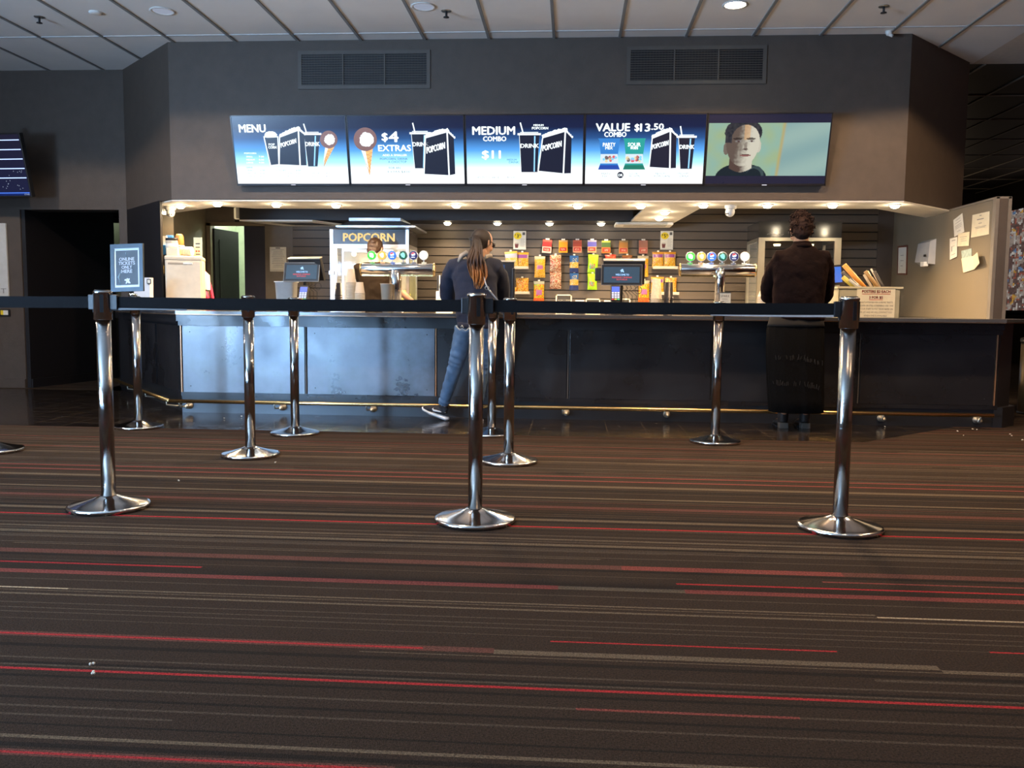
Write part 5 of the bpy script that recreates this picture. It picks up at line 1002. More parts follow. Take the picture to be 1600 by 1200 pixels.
def pack(cx, cy, w, h, style, label, Y=SW-.09, boxy=False, tilt=0, name=None):
    p = at(cx, cy, Y); s = 1/pxm(Y); W_, H_ = w*s, h*s; r = random.Random(int(cx*7+cy))
    t = thing(name or ('snack_box' if boxy else 'snack_bag'), label, 'snack pack', (p.x, Y, p.z-H_/2), (0, math.radians(tilt), 0), 'snack packs hanging on the slatwall')
    m = MB(); m.keep = True; NU, NV = 20, 34; d = .028 if boxy else .020
    def pos(i, j, back=False):
        u, v = i/NU, j/NV
        if boxy: bulge = d*.5; x = (u-.5)*W_
        else:
            e = max(0, math.sin(PI*min(1, max(0, (v-.03)/.94))))**.5*max(0, math.sin(PI*u))**.6; bulge = d*e+.0015
            x = (u-.5)*W_*(1-.07*math.sin(PI*v)); x += 0
        return (x, bulge if back else -bulge, v*H_)
    for i in range(NU):
        for j in range(NV):
            c = pk(style, (i+.5)/NU, (j+.5)/NV, r); mu = sum(c)/3; c = tuple(max(0, (mu+(q-mu)*1.25))*.62 for q in c); m._add([pos(i, j), pos(i+1, j), pos(i+1, j+1), pos(i, j+1)], [(0, 1, 2, 3)], not boxy, None, c)
            if not boxy: m._add([pos(i, j, 1), pos(i, j+1, 1), pos(i+1, j+1, 1), pos(i+1, j, 1)], [(0, 1, 2, 3)], True, None, c)
    if boxy:
        c = BX.get(style, ((.4, .2, .1),))[0]; b = d*.5
        m.quad([(-W_/2, -b, 0), (-W_/2, b, 0), (W_/2, b, 0), (W_/2, -b, 0)], c); m.quad([(-W_/2, -b, H_), (W_/2, -b, H_), (W_/2, b, H_), (-W_/2, b, H_)], c)
        for sx_ in (-1, 1): m.quad([(sx_*W_/2, -b, 0), (sx_*W_/2, -b, H_), (sx_*W_/2, b, H_), (sx_*W_/2, b, 0)], c)
        m.quad([(-W_/2, b, 0), (-W_/2, b, H_), (W_/2, b, H_), (W_/2, b, 0)], c)
    m.build('printed_wrap' if not boxy else 'carton', M_pack, t, world=False)
    m = MB(); m.box((-.022 if boxy else -.012, -.003, H_), (.022 if boxy else .012, .001, H_+.018)); m.build('hang_tab', M_paper, t, world=False)
    if style in ('gable', 'white', 'yellow'): return t
    m = MB(); m.tube([(0, SW-.022-Y, H_+.012), (0, -.004, H_+.010), (0, -.008, H_+.018)], .0022, 6); m.build('peg', M_steel, t, world=False)
    return t
P = pack
P(854, 385, 14, 20, 'b_red', 'tilted red and white hanging box, first of the top row of boxes', boxy=True, tilt=4)
P(880, 385, 13.5, 19, 'b_orange', 'bright orange hanging box, second of the top row of boxes', boxy=True)
P(902, 385, 13.5, 19, 'b_brick', 'brick red hanging box, third of the top row of boxes', boxy=True)
P(925, 385, 13.5, 19, 'b_purple', 'violet blue hanging box in the top row of boxes', boxy=True)
P(947, 386, 13.5, 19, 'b_green', 'dark green hanging box in the top row of boxes', boxy=True)
P(974, 386, 13.5, 20, 'b_tan', 'brown orange hanging box in the top row, left of the maroon one', boxy=True)
P(1005, 386, 13.5, 20, 'b_maroon', 'maroon hanging box at the right end of the top row of boxes', boxy=True)
P(843.5, 417, 17, 33, 'gold', 'clear bag of golden sweets, upper of the two under the first price poster', Y=SW-.07)
P(842, 456, 17, 33, 'multi', 'long bag of orange and green sweets hanging below the clear golden one', Y=SW-.07)
P(868, 412, 18, 27, 'redwhite', 'upper red and white speckled bag in the column beside the golden one')
P(868, 438.5, 18, 25, 'redwhite', 'lower red and white speckled bag beside the long orange and green bag')
P(897, 413, 14, 27, 'blue', 'upper blue and yellow snack bag')
P(897, 440, 14, 27, 'blue', 'lower blue and yellow snack bag')
P(926, 412, 16, 28, 'lime', 'upper lime green snack bag left of the middle till', tilt=2)
P(925.5, 440, 15, 25, 'lime', 'lower lime green snack bag left of the middle till')
P(954, 405, 17, 14, 'redtop', 'orange red bag peeping over the middle till screen')
P(980, 405, 16, 12, 'browntop', 'brown bag peeping over the middle till screen, right of the red one')
P(1004.5, 416, 17, 32, 'gold', 'clear bag of golden sweets, upper of the two right of the middle till', Y=SW-.07)
P(1006, 455, 17, 33, 'multi', 'long bag of orange and yellow sweets below the golden one, right of the middle till', Y=SW-.07)
P(800, 405, 20, 24, 'white', 'white and orange snack bag nearest the dark edge-on till', Y=SW-.10, tilt=-5)
P(816, 407, 20, 25, 'gable', 'orange and purple snack bag below the first price poster', Y=SW-.07)
P(1028, 406, 18, 24, 'gable', 'left orange and purple snack bag below the second price poster', Y=SW-.08)
P(1046.5, 406, 18, 24, 'gable', 'right orange and purple snack bag below the second price poster', Y=SW-.08)
P(816, 446, 20, 23, 'yellow', 'big yellow snack bag on the lower tray beside the woman', Y=SW-.07)
P(798, 454, 18, 10, 'yellow', 'small yellow bag lying at the left end of the lower tray', Y=SW-.10)
P(1027, 445, 20, 24, 'gable', 'orange snack bag behind the patterned cup stack', Y=SW-.08)
P(1048, 446, 18, 24, 'yellow', 'yellow and red snack bag behind the black cup stack', Y=SW-.08)
for a, b_, yy, l in ((788, 826, 419, 'small clear tray shelf holding the bags under the first price poster'), (780, 828, 458, 'small clear tray shelf holding the big yellow bag'), (1019, 1058, 419, 'small clear tray shelf holding the bags under the second price poster'), (1017, 1060, 459, 'small clear tray shelf behind the stacked cups')):
    p = at(a, yy, SW-.08); q = at(b_, yy, SW-.08); t = thing('shelf_tray', l, 'shelf', ((p.x+q.x)/2, SW-.08, p.z), 0, 'small trays on the slatwall')
    m = MB(); m.box((p.x, SW-.15, p.z-.010), (q.x, SW-.021, p.z-.004)); m.build('tray_floor', mat('tray_grey', (.42, .40, .36), .3), t); m = MB(); m.box((p.x, SW-.153, p.z-.010), (q.x, SW-.149, p.z+.022)); m.build('front_lip', mat('tray_clear', (.75, .72, .62), .15, alpha=.55), t)
def poster(x0, y0, x1, y1, num, cents, label):
    Y = SW-.028; a = at(x0, y1, Y); b_ = at(x1, y0, Y); w = b_.x-a.x; h = b_.z-a.z; t = thing('price_poster', label, 'poster', ((a.x+b_.x)/2, Y, a.z), 0)
    m = MB(); m.box((a.x, Y-.003, a.z), (b_.x, Y+.002, b_.z)); s = m.build('sheet', M_paper, t)
    Yp = Y-.004; cx, cz = a.x+w*.34, a.z+h*.74; n = 28; r = w*.30
    m = MB(); m.keep = True; m.quad([(cx+r*(1.06 if i % 2 else .93)*math.cos(2*PI*i/n)*1.06, Yp, cz+r*(1.06 if i % 2 else .93)*math.sin(2*PI*i/n)*.92) for i in range(n)]); sb = m.build('yellow_starburst', mat('burst_yellow', (.80, .62, .02), .7), s)
    m = MB(); m.text('$', cx-r*.72, cz+.0, r*.28, r*.45, Yp-.0008); m.text(num, cx-r*.22, cz-r*.5, r*.5, r*.95, Yp-.0008, bold=.02); m.text(cents, cx+r*.34, cz+r*.05, r*.5, r*.36, Yp-.0008); m.build('price_lettering', M_ink, sb)
    m = MB(); m.box((a.x+w*.72, Yp-.001, a.z+h*.78), (a.x+w*.93, Yp, a.z+h*.93)); m.build('dark_badge', mat('badge_grey', (.12, .12, .11), .7), s)
    m = MB()
    for k in range(6): m.box((a.x+w*.56, Yp-.001, a.z+h*(.56-k*.075)), (a.x+w*(.90-.05*(k % 2)), Yp, a.z+h*(.56-k*.075)+h*.014))
    m.build('small_print', mat('faded_ink', (.25, .24, .22), .8), s)
    m = MB(); X = a.x+w*.26; Z = a.z+h*.09; m.keep = True; m.quad([(X-w*.11, Yp-.001, Z), (X+w*.11, Yp-.001, Z), (X+w*.16, Yp-.001, Z+h*.22), (X-w*.15, Yp-.001, Z+h*.22)]); cpic = m.build('cup_picture', mat('print_cola', (.14, .03, .03), .6), s)
    m = MB(); m.keep = True; m.quad([(X-w*.17, Yp-.0016, Z+h*.21), (X+w*.17, Yp-.0016, Z+h*.21), (X+w*.13, Yp-.0016, Z+h*.28), (X-w*.12, Yp-.0016, Z+h*.28)]); m.build('lid_picture', mat('print_lid', (.5, .45, .4), .6), cpic)
poster(802, 361, 822, 390, '3', '50', 'white price poster with yellow starburst, nearest the woman in the hoodie'); poster(1031.5, 361, 1052, 390, '5', '90', 'white price poster with yellow starburst, right of the hanging boxes')
# wall notice on the left
a = at(422, 424, SW-.01); b_ = at(447, 386, SW-.01); t = thing('wall_notice', 'white typed notice pinned on the wall above the left till', 'notice', ((a.x+b_.x)/2, SW-.01, a.z)); m = MB(); m.box((a.x, SW-.012, a.z), (b_.x, SW-.006, b_.z)); m.build('sheet', M_paper, t)
m = MB(); w = b_.x-a.x; h = b_.z-a.z
for k in range(11): u = .12+.10*((k*7) % 4)/3; m.box((a.x+w*u, SW-.0135, b_.z-h*(.12+k*.07)), (b_.x-w*u, SW-.012, b_.z-h*(.12+k*.07)+.004))
m.box((a.x+w*.36, SW-.0135, b_.z-h*.07), (b_.x-w*.36, SW-.012, b_.z-h*.02)); m.box((a.x+w*.02, SW-.0135, a.z+h*.04), (b_.x-w*.02, SW-.012, a.z+h*.055)); m.build('printed_lines', mat('faded_ink', (.25, .24, .22), .8), t)
# framed POPCORN cards and small boxes along the bench
FYY = 9.62
def fr_card(x0, x1, yt, txt, label, big=True):
    a = at(x0, yt, FYY); b_ = at(x1, yt, FYY); w = b_.x-a.x; h = a.z-.89; t = thing('framed_card', label, 'framed card', ((a.x+b_.x)/2, FYY, .89), 0, 'small framed cards on the back bench'); f = .013
    m = MB(); x0_, x1_ = a.x, b_.x; m.box((x0_, FYY-.01, .89), (x0_+f, FYY+.005, a.z)); m.box((x1_-f, FYY-.01, .89), (x1_, FYY+.005, a.z)); m.box((x0_, FYY-.01, a.z-f), (x1_, FYY+.005, a.z)); m.box((x0_, FYY-.01, .89), (x1_, FYY+.005, .89+f)); m.build('frame', mat('frame_cream', (.66, .60, .46), .5), t)
    m = MB(); m.box((x0_+f, FYY-.004, .89+f), (x1_-f, FYY, a.z-f)); c = m.build('black_card', mat('card_black', (.03, .028, .025), .5), t)
    m = MB(); m.text(txt, x0_+w*.14, a.z-(.078 if w > .17 else .062), w*.72, .022, FYY-.005, bold=.04); m.build('lettering', M_paper, c)
fr_card(868.5, 893.5, 460, 'POPCORN', 'framed black card reading POPCORN below the lower speckled bag'); fr_card(915, 938, 466.5, 'POPCORN', 'framed black card reading POPCORN left of the middle card terminal'); fr_card(971, 985, 466.5, 'POP', 'narrow framed black card right of the middle card terminal')
for x0_, x1_, yt, l in ((899, 913, 469, 'small black box with pale lid between the two popcorn cards'), (944, 956, 469.5, 'small black box with pale lid left of the middle card terminal'), (985, 995, 475, 'small pale box at the right of the narrow framed card')):
    a = at(x0_, yt, FYY); b_ = at(x1_, yt, FYY); t = thing('counter_box', l, 'box', ((a.x+b_.x)/2, FYY, .89), 0, 'small boxes on the back bench'); m = MB(); m.box((a.x+.004, FYY-.03, .89), (b_.x-.004, FYY+.03, a.z-.012)); m.build('box_body', M_dark, t); m = MB(); m.box((a.x, FYY-.034, a.z-.012), (b_.x, FYY+.034, a.z)); m.build('lid', M_paper, t)
# white device left of the woman
a = at(681, 430, 9.2); b_ = at(700, 472, 9.2); t = thing('receipt_printer', 'white and black device standing left of the woman behind the counter', 'printer', ((a.x+b_.x)/2, 9.25, .89)); m = MB(); m.box((a.x, 9.2, .89), (b_.x+.03, 9.38, at(690, 455, 9.2).z), bev=.006); m.build('white_base', M_white, t); m = MB(); m.box((a.x+.01, 9.21, at(690, 455, 9.2).z), (b_.x+.02, 9.36, a.z), bev=.006); m.build('black_top', M_dark, t); m = MB(); m.box((a.x+.035, 9.205, at(690, 455, 9.2).z), (a.x+.045, 9.21, a.z)); m.build('pale_strip', M_white, t)
# cream cabinet with things on top at the left
Y = 8.35; a = at(260, 402, Y); b_ = at(313, 402, Y); zt = at(288, 400, Y).z; t = thing('cream_cabinet', 'cream enamel cabinet with a slot handle at the left end of the kitchen', 'cabinet', ((a.x+b_.x)/2, Y, .905)); x0, x1 = a.x, b_.x
m = MB(); m.box((x0, Y, .905), (x1, Y+.40, zt-.03), bev=.012); m.build('body', M_cream, t); m = MB(); m.box((x0-.004, Y-.012, zt-.04), (x1+.004, Y+.40, zt), bev=.012); m.build('top', M_cream, t)
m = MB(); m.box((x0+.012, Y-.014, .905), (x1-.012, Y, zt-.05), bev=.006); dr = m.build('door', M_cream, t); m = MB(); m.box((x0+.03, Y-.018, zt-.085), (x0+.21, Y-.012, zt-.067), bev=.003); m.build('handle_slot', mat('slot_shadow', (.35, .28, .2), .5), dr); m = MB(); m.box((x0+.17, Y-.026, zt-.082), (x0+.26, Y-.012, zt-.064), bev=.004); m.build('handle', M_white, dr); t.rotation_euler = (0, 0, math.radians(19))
zt2 = zt
def on_cab(px, py0, py1, dY=.1): p = at(px, py1, Y+dY); q = at(px, py0, Y+dY); return p.x, Y+dY, zt2, max(.02, q.z-zt2)
x_, y_, z_, h_ = on_cab(269, 372, 399, .12); t = thing('coffee_jar', 'glass jar with a black lid on the cream cabinet', 'jar', (x_, y_, z_)); m = MB(); m.lathe([(.045, 0), (.058, .01), (.058, h_-.03), (.05, h_-.02), (0, h_-.02)], 26); m.build('jar', mat('jar_glass', (.55, .5, .4), .15, alpha=.75), t, world=False); m = MB(); m.lathe([(.060, h_-.022), (.060, h_), (0, h_)], 26); m.build('lid', M_dark, t, world=False); m = MB(); m.lathe([(.0595, h_*.45), (.0595, h_*.70)], 26); m.build('label_band', M_paper, t, world=False); m = MB(); m.lathe([(.0592, .012), (.0592, h_*.2)], 26); m.build('dark_contents', M_dark, t, world=False)
x_, y_, z_, h_ = on_cab(271, 386, 399, -.02+.04); t = thing('white_tub', 'low cream tub in front of the glass jar on the cream cabinet', 'tub', (x_+.0, y_-.0, z_)); m = MB(); m.box((-.065, -.02, 0), (.05, .03, h_*.9), bev=.006); m.build('body', mat('cream_plastic', (.78, .68, .45), .5), t, world=False)
x_, y_, z_, h_ = on_cab(281, 366, 399, .30); t = thing('cup_stack', 'stack of orange brown cups behind the glass jar', 'stack of cups', (x_, y_, z_)); 
for k in range(6): m = MB(); m.lathe([(.046, k*.022), (.05, k*.022+.004), (.045, k*.022+.016), (0, k*.022+.016)], 22); m.build('cup_rim', M_paper, t, world=False)
m = MB(); m.rings([(0, 0, .13, .045, .045), (0, 0, h_*.9, .040, .040), (0, 0, h_, .028, .028)], 24); m.build('top_cup', mat('orange_cup', (.50, .22, .06), .5), t, world=False)
x_, y_, z_, h_ = on_cab(292, 384, 399, .12); t = thing('lid_stack', 'row of cream lids lying on their side on the cream cabinet', 'lids', (x_, y_, z_)); m = MB(); [m.lathe([(.045, 0), (.05, .004), (.044, .010), (0, .010)], 22, Matrix.Translation((-.055+k*.013, 0, .05)) @ Matrix.Rotation(PI/2, 4, 'Y')) for k in range(9)]; m.build('lids', mat('cream_lid', (.80, .72, .52), .5), t, world=False)
t = thing('folder_rack', 'blue document folders with papers left of the glass jar', 'folders', (at(256, 399, 8.75).x, 8.75, .905)); X_ = at(256, 399, 8.75).x; q0 = at(251, 398, 8.75); q1 = at(264, 367, 8.75)
m = MB(); m.box((q0.x, 8.72, q0.z), (q1.x-.02, 8.80, at(256, 383, 8.75).z), bev=.004); m.build('front_folder', mat('folder_blue', (.03, .22, .62), .5), t); m = MB(); m.box((q0.x+.03, 8.80, q0.z), (q1.x+.01, 8.84, q1.z), bev=.004); m.build('tall_folder', mat('folder_blue2', (.04, .17, .50), .5), t); m = MB(); m.box((q0.x, 8.76, q0.z+.02), (q1.x-.035, 8.79, q1.z-.01)); m.build('papers', M_paper, t); m = MB(); m.box((q0.x, 8.74, .905), (q1.x, 8.84, q0.z)); m.build('stand', M_dark, t)
for z0_, z1_, dx, l in ((412, 428, 0, 'upper yellow bottle in the shadow left of the cream cabinet'), (447, 466, .012, 'lower yellow bottle in the shadow left of the cream cabinet')):
    p = at(253.5, z1_, 8.7); q = at(253.5, z0_, 8.7); m = MB(); m.lathe([(.018, 0), (.020, .01), (.020, (q.z-p.z)*.8), (.010, q.z-p.z), (0, q.z-p.z)], 16); one('bottle', m, mat('bottle_yellow', (.50, .36, .08), .4), l, 'bottle', (0, 0, 0)).location = (p.x+dx, 8.70 if z0_ < 440 else 8.60, p.z if z0_ < 440 else .905)
a = at(253, 428.5, 8.7); m = MB(); m.box((a.x-.05, 8.66, a.z-.012), (a.x+.02, 8.76, a.z)); m.box((a.x-.05, 8.70, .905), (a.x-.04, 8.76, a.z)); one('small_shelf', m, M_dark, 'narrow dark shelf carrying the upper yellow bottle', 'shelf', (a.x, 8.7, .905))
# sign card leaning right of the cabinet, white dispenser, red curved bag
Y2 = 8.55; a = at(303, 401, Y2); b_ = at(314, 371, Y2); m = MB(); m.quad([at(303, 401, Y2), at(315, 402, Y2), at(313.5, 373, Y2), at(302, 371, Y2)]); 
m = MB(); m.box((a.x, Y2, zt), (a.x+.085, Y2+.006, b_.z), M=None); t = thing('sign_card', 'tall pale green printed card standing behind the cream cabinet top', 'card', (a.x+.04, Y2, zt)); m.build('sheet', mat('pale_green_card', (.50, .55, .42), .7), t); m = MB(); [m.box((a.x+.02, Y2-.002, zt+.13-k*.035), (a.x+.065, Y2, zt+.14-k*.035)) for k in range(4) if k != 2]; m.build('print_lines', M_ink, t); m = MB(); m.box((a.x+.02, Y2-.002, zt+.052), (a.x+.037, Y2, zt+.068)); m.box((a.x+.046, Y2-.002, zt+.052), (a.x+.062, Y2, zt+.068)); m.build('red_marks', M_redink, t)
Y3 = 8.75; a = at(314, 453, Y3); b_ = at(323, 424, Y3); t = thing('wall_dispenser', 'white dispenser on the right side of the cream cabinet', 'dispenser', ((a.x+b_.x)/2, Y3, a.z)); m = MB(); w = b_.x-a.x; m._add([(a.x, Y3, a.z), (b_.x, Y3, a.z), (b_.x, Y3, b_.z-.04), (a.x+w*.35, Y3, b_.z), (a.x, Y3, b_.z-.05), (a.x, Y3+.08, a.z), (b_.x, Y3+.08, a.z), (b_.x, Y3+.08, b_.z-.04), (a.x+w*.35, Y3+.08, b_.z), (a.x, Y3+.08, b_.z-.05)], [(0, 1, 2, 3, 4), (9, 8, 7, 6, 5), (0, 5, 6, 1), (1, 6, 7, 2), (2, 7, 8, 3), (3, 8, 9, 4), (4, 9, 5, 0)]); m.build('body', M_white, t); m = MB(); m.box((a.x+.01, Y3-.004, a.z-.012), (b_.x-.005, Y3+.06, a.z+.004)); m.build('foot', M_dark, t)
m = MB(); Y4 = 8.95; pts = [at(317, 417, Y4), at(322, 428, Y4), at(326, 438, Y4), at(330, 452, Y4), at(333, 468, Y4), at(334, 478, Y4)]; t = thing('red_umbrella', 'folded red umbrella hanging right of the cream cabinet', 'umbrella', (pts[-1].x, Y4, pts[-1].z)); m.tube(pts, [.006, .012, .014, .015, .016, .014], 10); m.build('canopy', mat('red_cloth', (.62, .03, .09), .6), t); m = MB(); m.tube([at(319, 452, Y4), at(324, 465, Y4), at(326, 476, Y4)], [.02, .026, .02], 10); m.build('lower_fold', mat('red_cloth', (.62, .03, .09), .6), t); m = MB(); m.tube([at(324, 440, Y4+.03), at(328, 470, Y4+.03)], .03, 8); m.build('grey_fold', mat('grey_cloth', (.30, .24, .2), .7), t)
# white folded leaflet stand behind the ticket sign
Y5 = 8.1; a = at(206, 462, 8.25); zc_ = .905; t = thing('leaflet_stand', 'white cardboard leaflet stand on the counter right of the ticket sign', 'leaflet stand', (at(228, 462, 8.0).x, 8.0, zc_)); q = [at(205, 459, 8.0), at(237, 463, 8.0), at(237, 434, 8.0), at(229, 434, 8.0), at(228, 446, 8.0), at(214, 450, 8.0)]
m = MB(); pl = [(v.x, v.z) for v in q]; pl[0] = (pl[0][0], .93); pl[1] = (pl[1][0], .905); pl.insert(1, (q[0].x+.02, .905)); m.plate(pl, 7.96, 8.03); m.build('card_body', mat('card_white', (.70, .70, .72), .7), t); m = MB(); e = at(229.5, 443, 7.955); f_ = at(236, 436, 7.955); m.plate([(e.x, e.z), ((e.x+f_.x)/2, e.z-.012), (f_.x, e.z), (f_.x, f_.z), (e.x, f_.z)], 7.953, 7.957); m.build('shield_mark', M_ink, t); m = MB(); m.plate([(e.x+.008, e.z+.004), (f_.x-.008, e.z+.004), (f_.x-.008, f_.z-.008), (e.x+.008, f_.z-.008)], 7.951, 7.953); m.build('shield_centre', M_paper, t)
# box of rolled posters with its sign
Y = 7.70; a = at(1309, 494, Y); b_ = at(1411, 449, Y); t = thing('poster_box', 'clear plastic crate of rolled posters with a handwritten style price sign', 'crate', ((a.x+b_.x)/2, Y, .905)); x0, x1, zt = a.x, b_.x, b_.z; m = MB(); D_ = .34
m.box((x0, Y, .907), (x1-.02, Y+.006, zt)); m.box((x0, Y+D_, .907), (x1-.02, Y+D_+.006, zt)); m.box((x0, Y, .907), (x0+.006, Y+D_, zt)); m.box((x1-.026, Y, .907), (x1-.02, Y+D_, zt)); m.box((x0, Y, .905), (x1-.02, Y+D_, .911)); m.build('crate_walls', mat('cloudy_plastic', (.48, .46, .34), .35, noise=(9, .35), alpha=.82), t)
m = MB(); m.box((x0-.01, Y-.010, zt-.012), (x1, Y+.010, zt+.004)); m.box((x0-.01, Y+D_-.004, zt-.012), (x1, Y+D_+.016, zt+.004)); m.box((x1-.03, Y, zt-.012), (x1, Y+D_, zt+.004)); m.box((x0-.01, Y, zt-.012), (x0+.01, Y+D_, zt+.004)); m.build('rim', mat('crate_rim', (.62, .58, .42), .35), t)
c = at(1337, 494.5, Y); d_ = at(1399, 451, Y); sx0, sx1, sz0, sz1 = c.x, d_.x, .908, d_.z; m = MB(); m.box((sx0, Y-.006, sz0), (sx1, Y-.002, sz1)); sg = m.build('price_sign', mat('sign_cream', (.74, .70, .55), .8), t); w = sx1-sx0; h = sz1-sz0; yy = Y-.0075
m = MB(); m.text('POSTERS $2 EACH', sx0+w*.13, sz1-h*.17, w*.74, h*.115, yy, bold=.015); m.box((sx0+w*.13, yy, sz1-h*.20), (sx0+w*.87, yy+.0006, sz1-h*.185)); m.text('3 FOR $5', sx0+w*.32, sz1-h*.37, w*.36, h*.105, yy, bold=.015); m.box((sx0+w*.32, yy, sz1-h*.40), (sx0+w*.68, yy+.0006, sz1-h*.385)); m.build('red_lettering', M_redink, sg)
m = MB()
for k, s_ in enumerate(('WANT A POSTER FOR A MOVIE THAT\'S', 'SHOWN OR STILL SCREENING? ASK ONE', 'OF OUR STAFF TO PUT YOUR NAME ON', 'THE LIST AND WE WILL CONTACT YOU', 'WHEN ONE IS AVAILABLE')): ww = (.88, .92, .90, .86, .60)[k]; m.text(s_, sx0+w*(.5-ww/2), sz1-h*(.51+k*.115), w*ww, h*.06, yy, bold=.005)
m.build('black_lettering', mat('sign_ink', (.16, .15, .12), .8), sg)
m = MB(); m.box((x1-.085, Y+.03, .912), (x1-.04, Y+.20, zt-.03), bev=.01); m.build('brown_packet', mat('kraft_orange', (.45, .22, .06), .6), t)
rolls = [((1350, 449), (1319, 414), 8.0, .022, (.85, .36, .05), 'bright orange rolled poster leaning left in the crate'), ((1343, 449), (1316, 425), 7.92, .016, (.045, .04, .04), 'dark rolled poster under the orange one'), ((1336, 449), (1317, 433), 7.86, .020, (.60, .50, .06), 'yellow rolled poster at the left side of the crate'), ((1343, 450), (1327, 437), 7.82, .012, (.50, .52, .52), 'pale grey rolled sheet beside the yellow poster'),
         ((1372, 449), (1352, 424), 7.9, .017, (.40, .24, .08), 'golden brown rolled poster in the middle of the crate'), ((1362, 449), (1350, 429), 7.86, .011, (.55, .46, .34), 'thin tan rolled poster left of the golden brown one'), ((1369, 449), (1355, 424), 7.98, .012, (.75, .56, .16), 'bright gold rolled poster behind the brown one'), ((1377, 449), (1361, 420), 7.95, .008, (.75, .70, .62), 'thin white rolled poster at the right'), ((1380, 449), (1366, 424), 7.9, .014, (.05, .045, .055), 'dark rolled poster at the right end of the crate')]
for (b0, t0, Yr, r_, c_, l) in rolls:
    P0 = at(b0[0], b0[1], Yr); P1 = at(t0[0], t0[1], Yr); d = (P1-P0).normalized(); P0 = P0-d*((P0.z-.925)/d.z*.9); o = thing('rolled_poster', l, 'rolled poster', P0, 0, 'rolled posters in the crate')
    P1.x -= 0; m = MB(); L_ = (P1-P0).length; q = d.to_track_quat('Z', 'Y').to_matrix().to_4x4(); m.lathe([(r_, 0), (r_, L_), (r_*.82, L_), (r_*.80, L_-.03), (0, L_-.03)], 20, q); m.build('roll', mat('roll_'+l[:12].replace(' ', '_'), tuple(q*.62 for q in c_), .45, noise=(25, .35)), o, world=False)
m = MB(); p = at(1297, 468, 7.55); m.lathe([(.018, 0), (.018, .06), (.010, .07), (0, .07)], 14); one('sanitiser_bottle', m, mat('mint', (.15, .55, .38), .4), 'small green-topped bottle at the right elbow of the dark jacket', 'bottle', (0, 0, 0)).location = (p.x, 7.55, .905)
# things on the right side wall
SX = 3.82
def wall_sheet(pts, label, cat, name, m_, off=.004, group=None, extra=None):
    """thin sheet on the side wall from its four photo corners"""
    v = [onx(x, y, SX-off) for x, y in pts]; c = sum(v, Vector())/4; t = thing(name, label, cat, c, 0, group); m = MB(); m._add([p for p in v]+[p+Vector((.002, 0, 0)) for p in v], [(0, 1, 2, 3), (7, 6, 5, 4), (0, 4, 5, 1), (1, 5, 6, 2), (2, 6, 7, 3), (3, 7, 4, 0)]); s = m.build('sheet', m_, t)
    if extra:
        m = MB(); m.keep = True
        def bl(u, w): return (v[0]*(1-u)+v[1]*u)*(1-w)+(v[3]*(1-u)+v[2]*u)*w+Vector((-.0012, 0, 0))
        for (u0, u1, w0, w1) in extra: m.quad([bl(u0, w0), bl(u1, w0), bl(u1, w1), bl(u0, w1)])
        m.build('printed_lines', mat('faded_ink', (.25, .24, .22), .8), s)
    return t
LN = [(.25, .75, .86, .84), (.2, .8, .70, .68), (.15, .85, .55, .53), (.15, .85, .47, .45), (.2, .8, .39, .37), (.3, .7, .2, .18)]
LN = [(a, b, 1-d, 1-c) for a, b, c, d in LN]
pw_ = mat('paper_warm', (.70, .64, .47), .8)
wall_sheet([(1489.5, 344), (1503.5, 333), (1506.5, 362), (1491, 370)], 'crooked white letter pinned high on the partition', 'paper', 'pinned_paper', M_paper, .006, 'papers pinned on the partition', LN)
wall_sheet([(1519.5, 336), (1546, 330), (1545, 366), (1517, 371.5)], 'large certificate pinned at the top right of the partition', 'paper', 'pinned_paper', pw_, .005, 'papers pinned on the partition', [(.3, .7, .24, .28), (.4, .6, .42, .45), (.2, .85, .58, .60), (.25, .8, .63, .65), (.44, .56, .08, .12)])
wall_sheet([(1497, 365), (1515, 362), (1513.5, 384), (1496, 385)], 'cream card pinned in the middle of the papers', 'paper', 'pinned_paper', pw_, .010, 'papers pinned on the partition', [(.2, .8, .3, .33), (.25, .7, .45, .48), (.3, .8, .6, .63)])
wall_sheet([(1484, 373), (1495.5, 370), (1495, 401), (1484, 406)], 'narrow white leaflet pinned left of the cream card', 'paper', 'pinned_paper', M_paper, .012, 'papers pinned on the partition', [(.3, .8, .12, .15), (.25, .35, .4, .65), (.3, .7, .4, .42), (.2, .8, .8, .82)])
wall_sheet([(1502, 392), (1518, 388), (1518, 402), (1503, 404)], 'small blue and orange card pinned above the folded sheet', 'paper', 'pinned_paper', mat('card_blue_orange', (.35, .45, .42), .7, noise=(30, .5)), .006, 'papers pinned on the partition')
t = wall_sheet([(1502, 404), (1520.5, 400), (1522, 421), (1505, 426)], 'cream greeting card folded open below the other papers', 'paper', 'pinned_paper', pw_, .012, 'papers pinned on the partition')
v = [onx(x, y, SX-.012) for x, y in ((1520.5, 400), (1522, 421))]; w2 = [onx(x, y, SX-.06) for x, y in ((1530.5, 411), (1527, 394))]; m = MB(); m.keep = True; m.quad([v[0], v[1], w2[0], w2[1]]); m.build('folded_flap', pw_, t)
t = wall_sheet([(1404, 387), (1416, 386), (1415, 427), (1403, 427)], 'narrow red-framed certificate on the side wall', 'certificate', 'framed_certificate', M_paper, .012, None, [(.3, .7, .3, .32), (.3, .7, .5, .52), (.3, .6, .7, .72)])
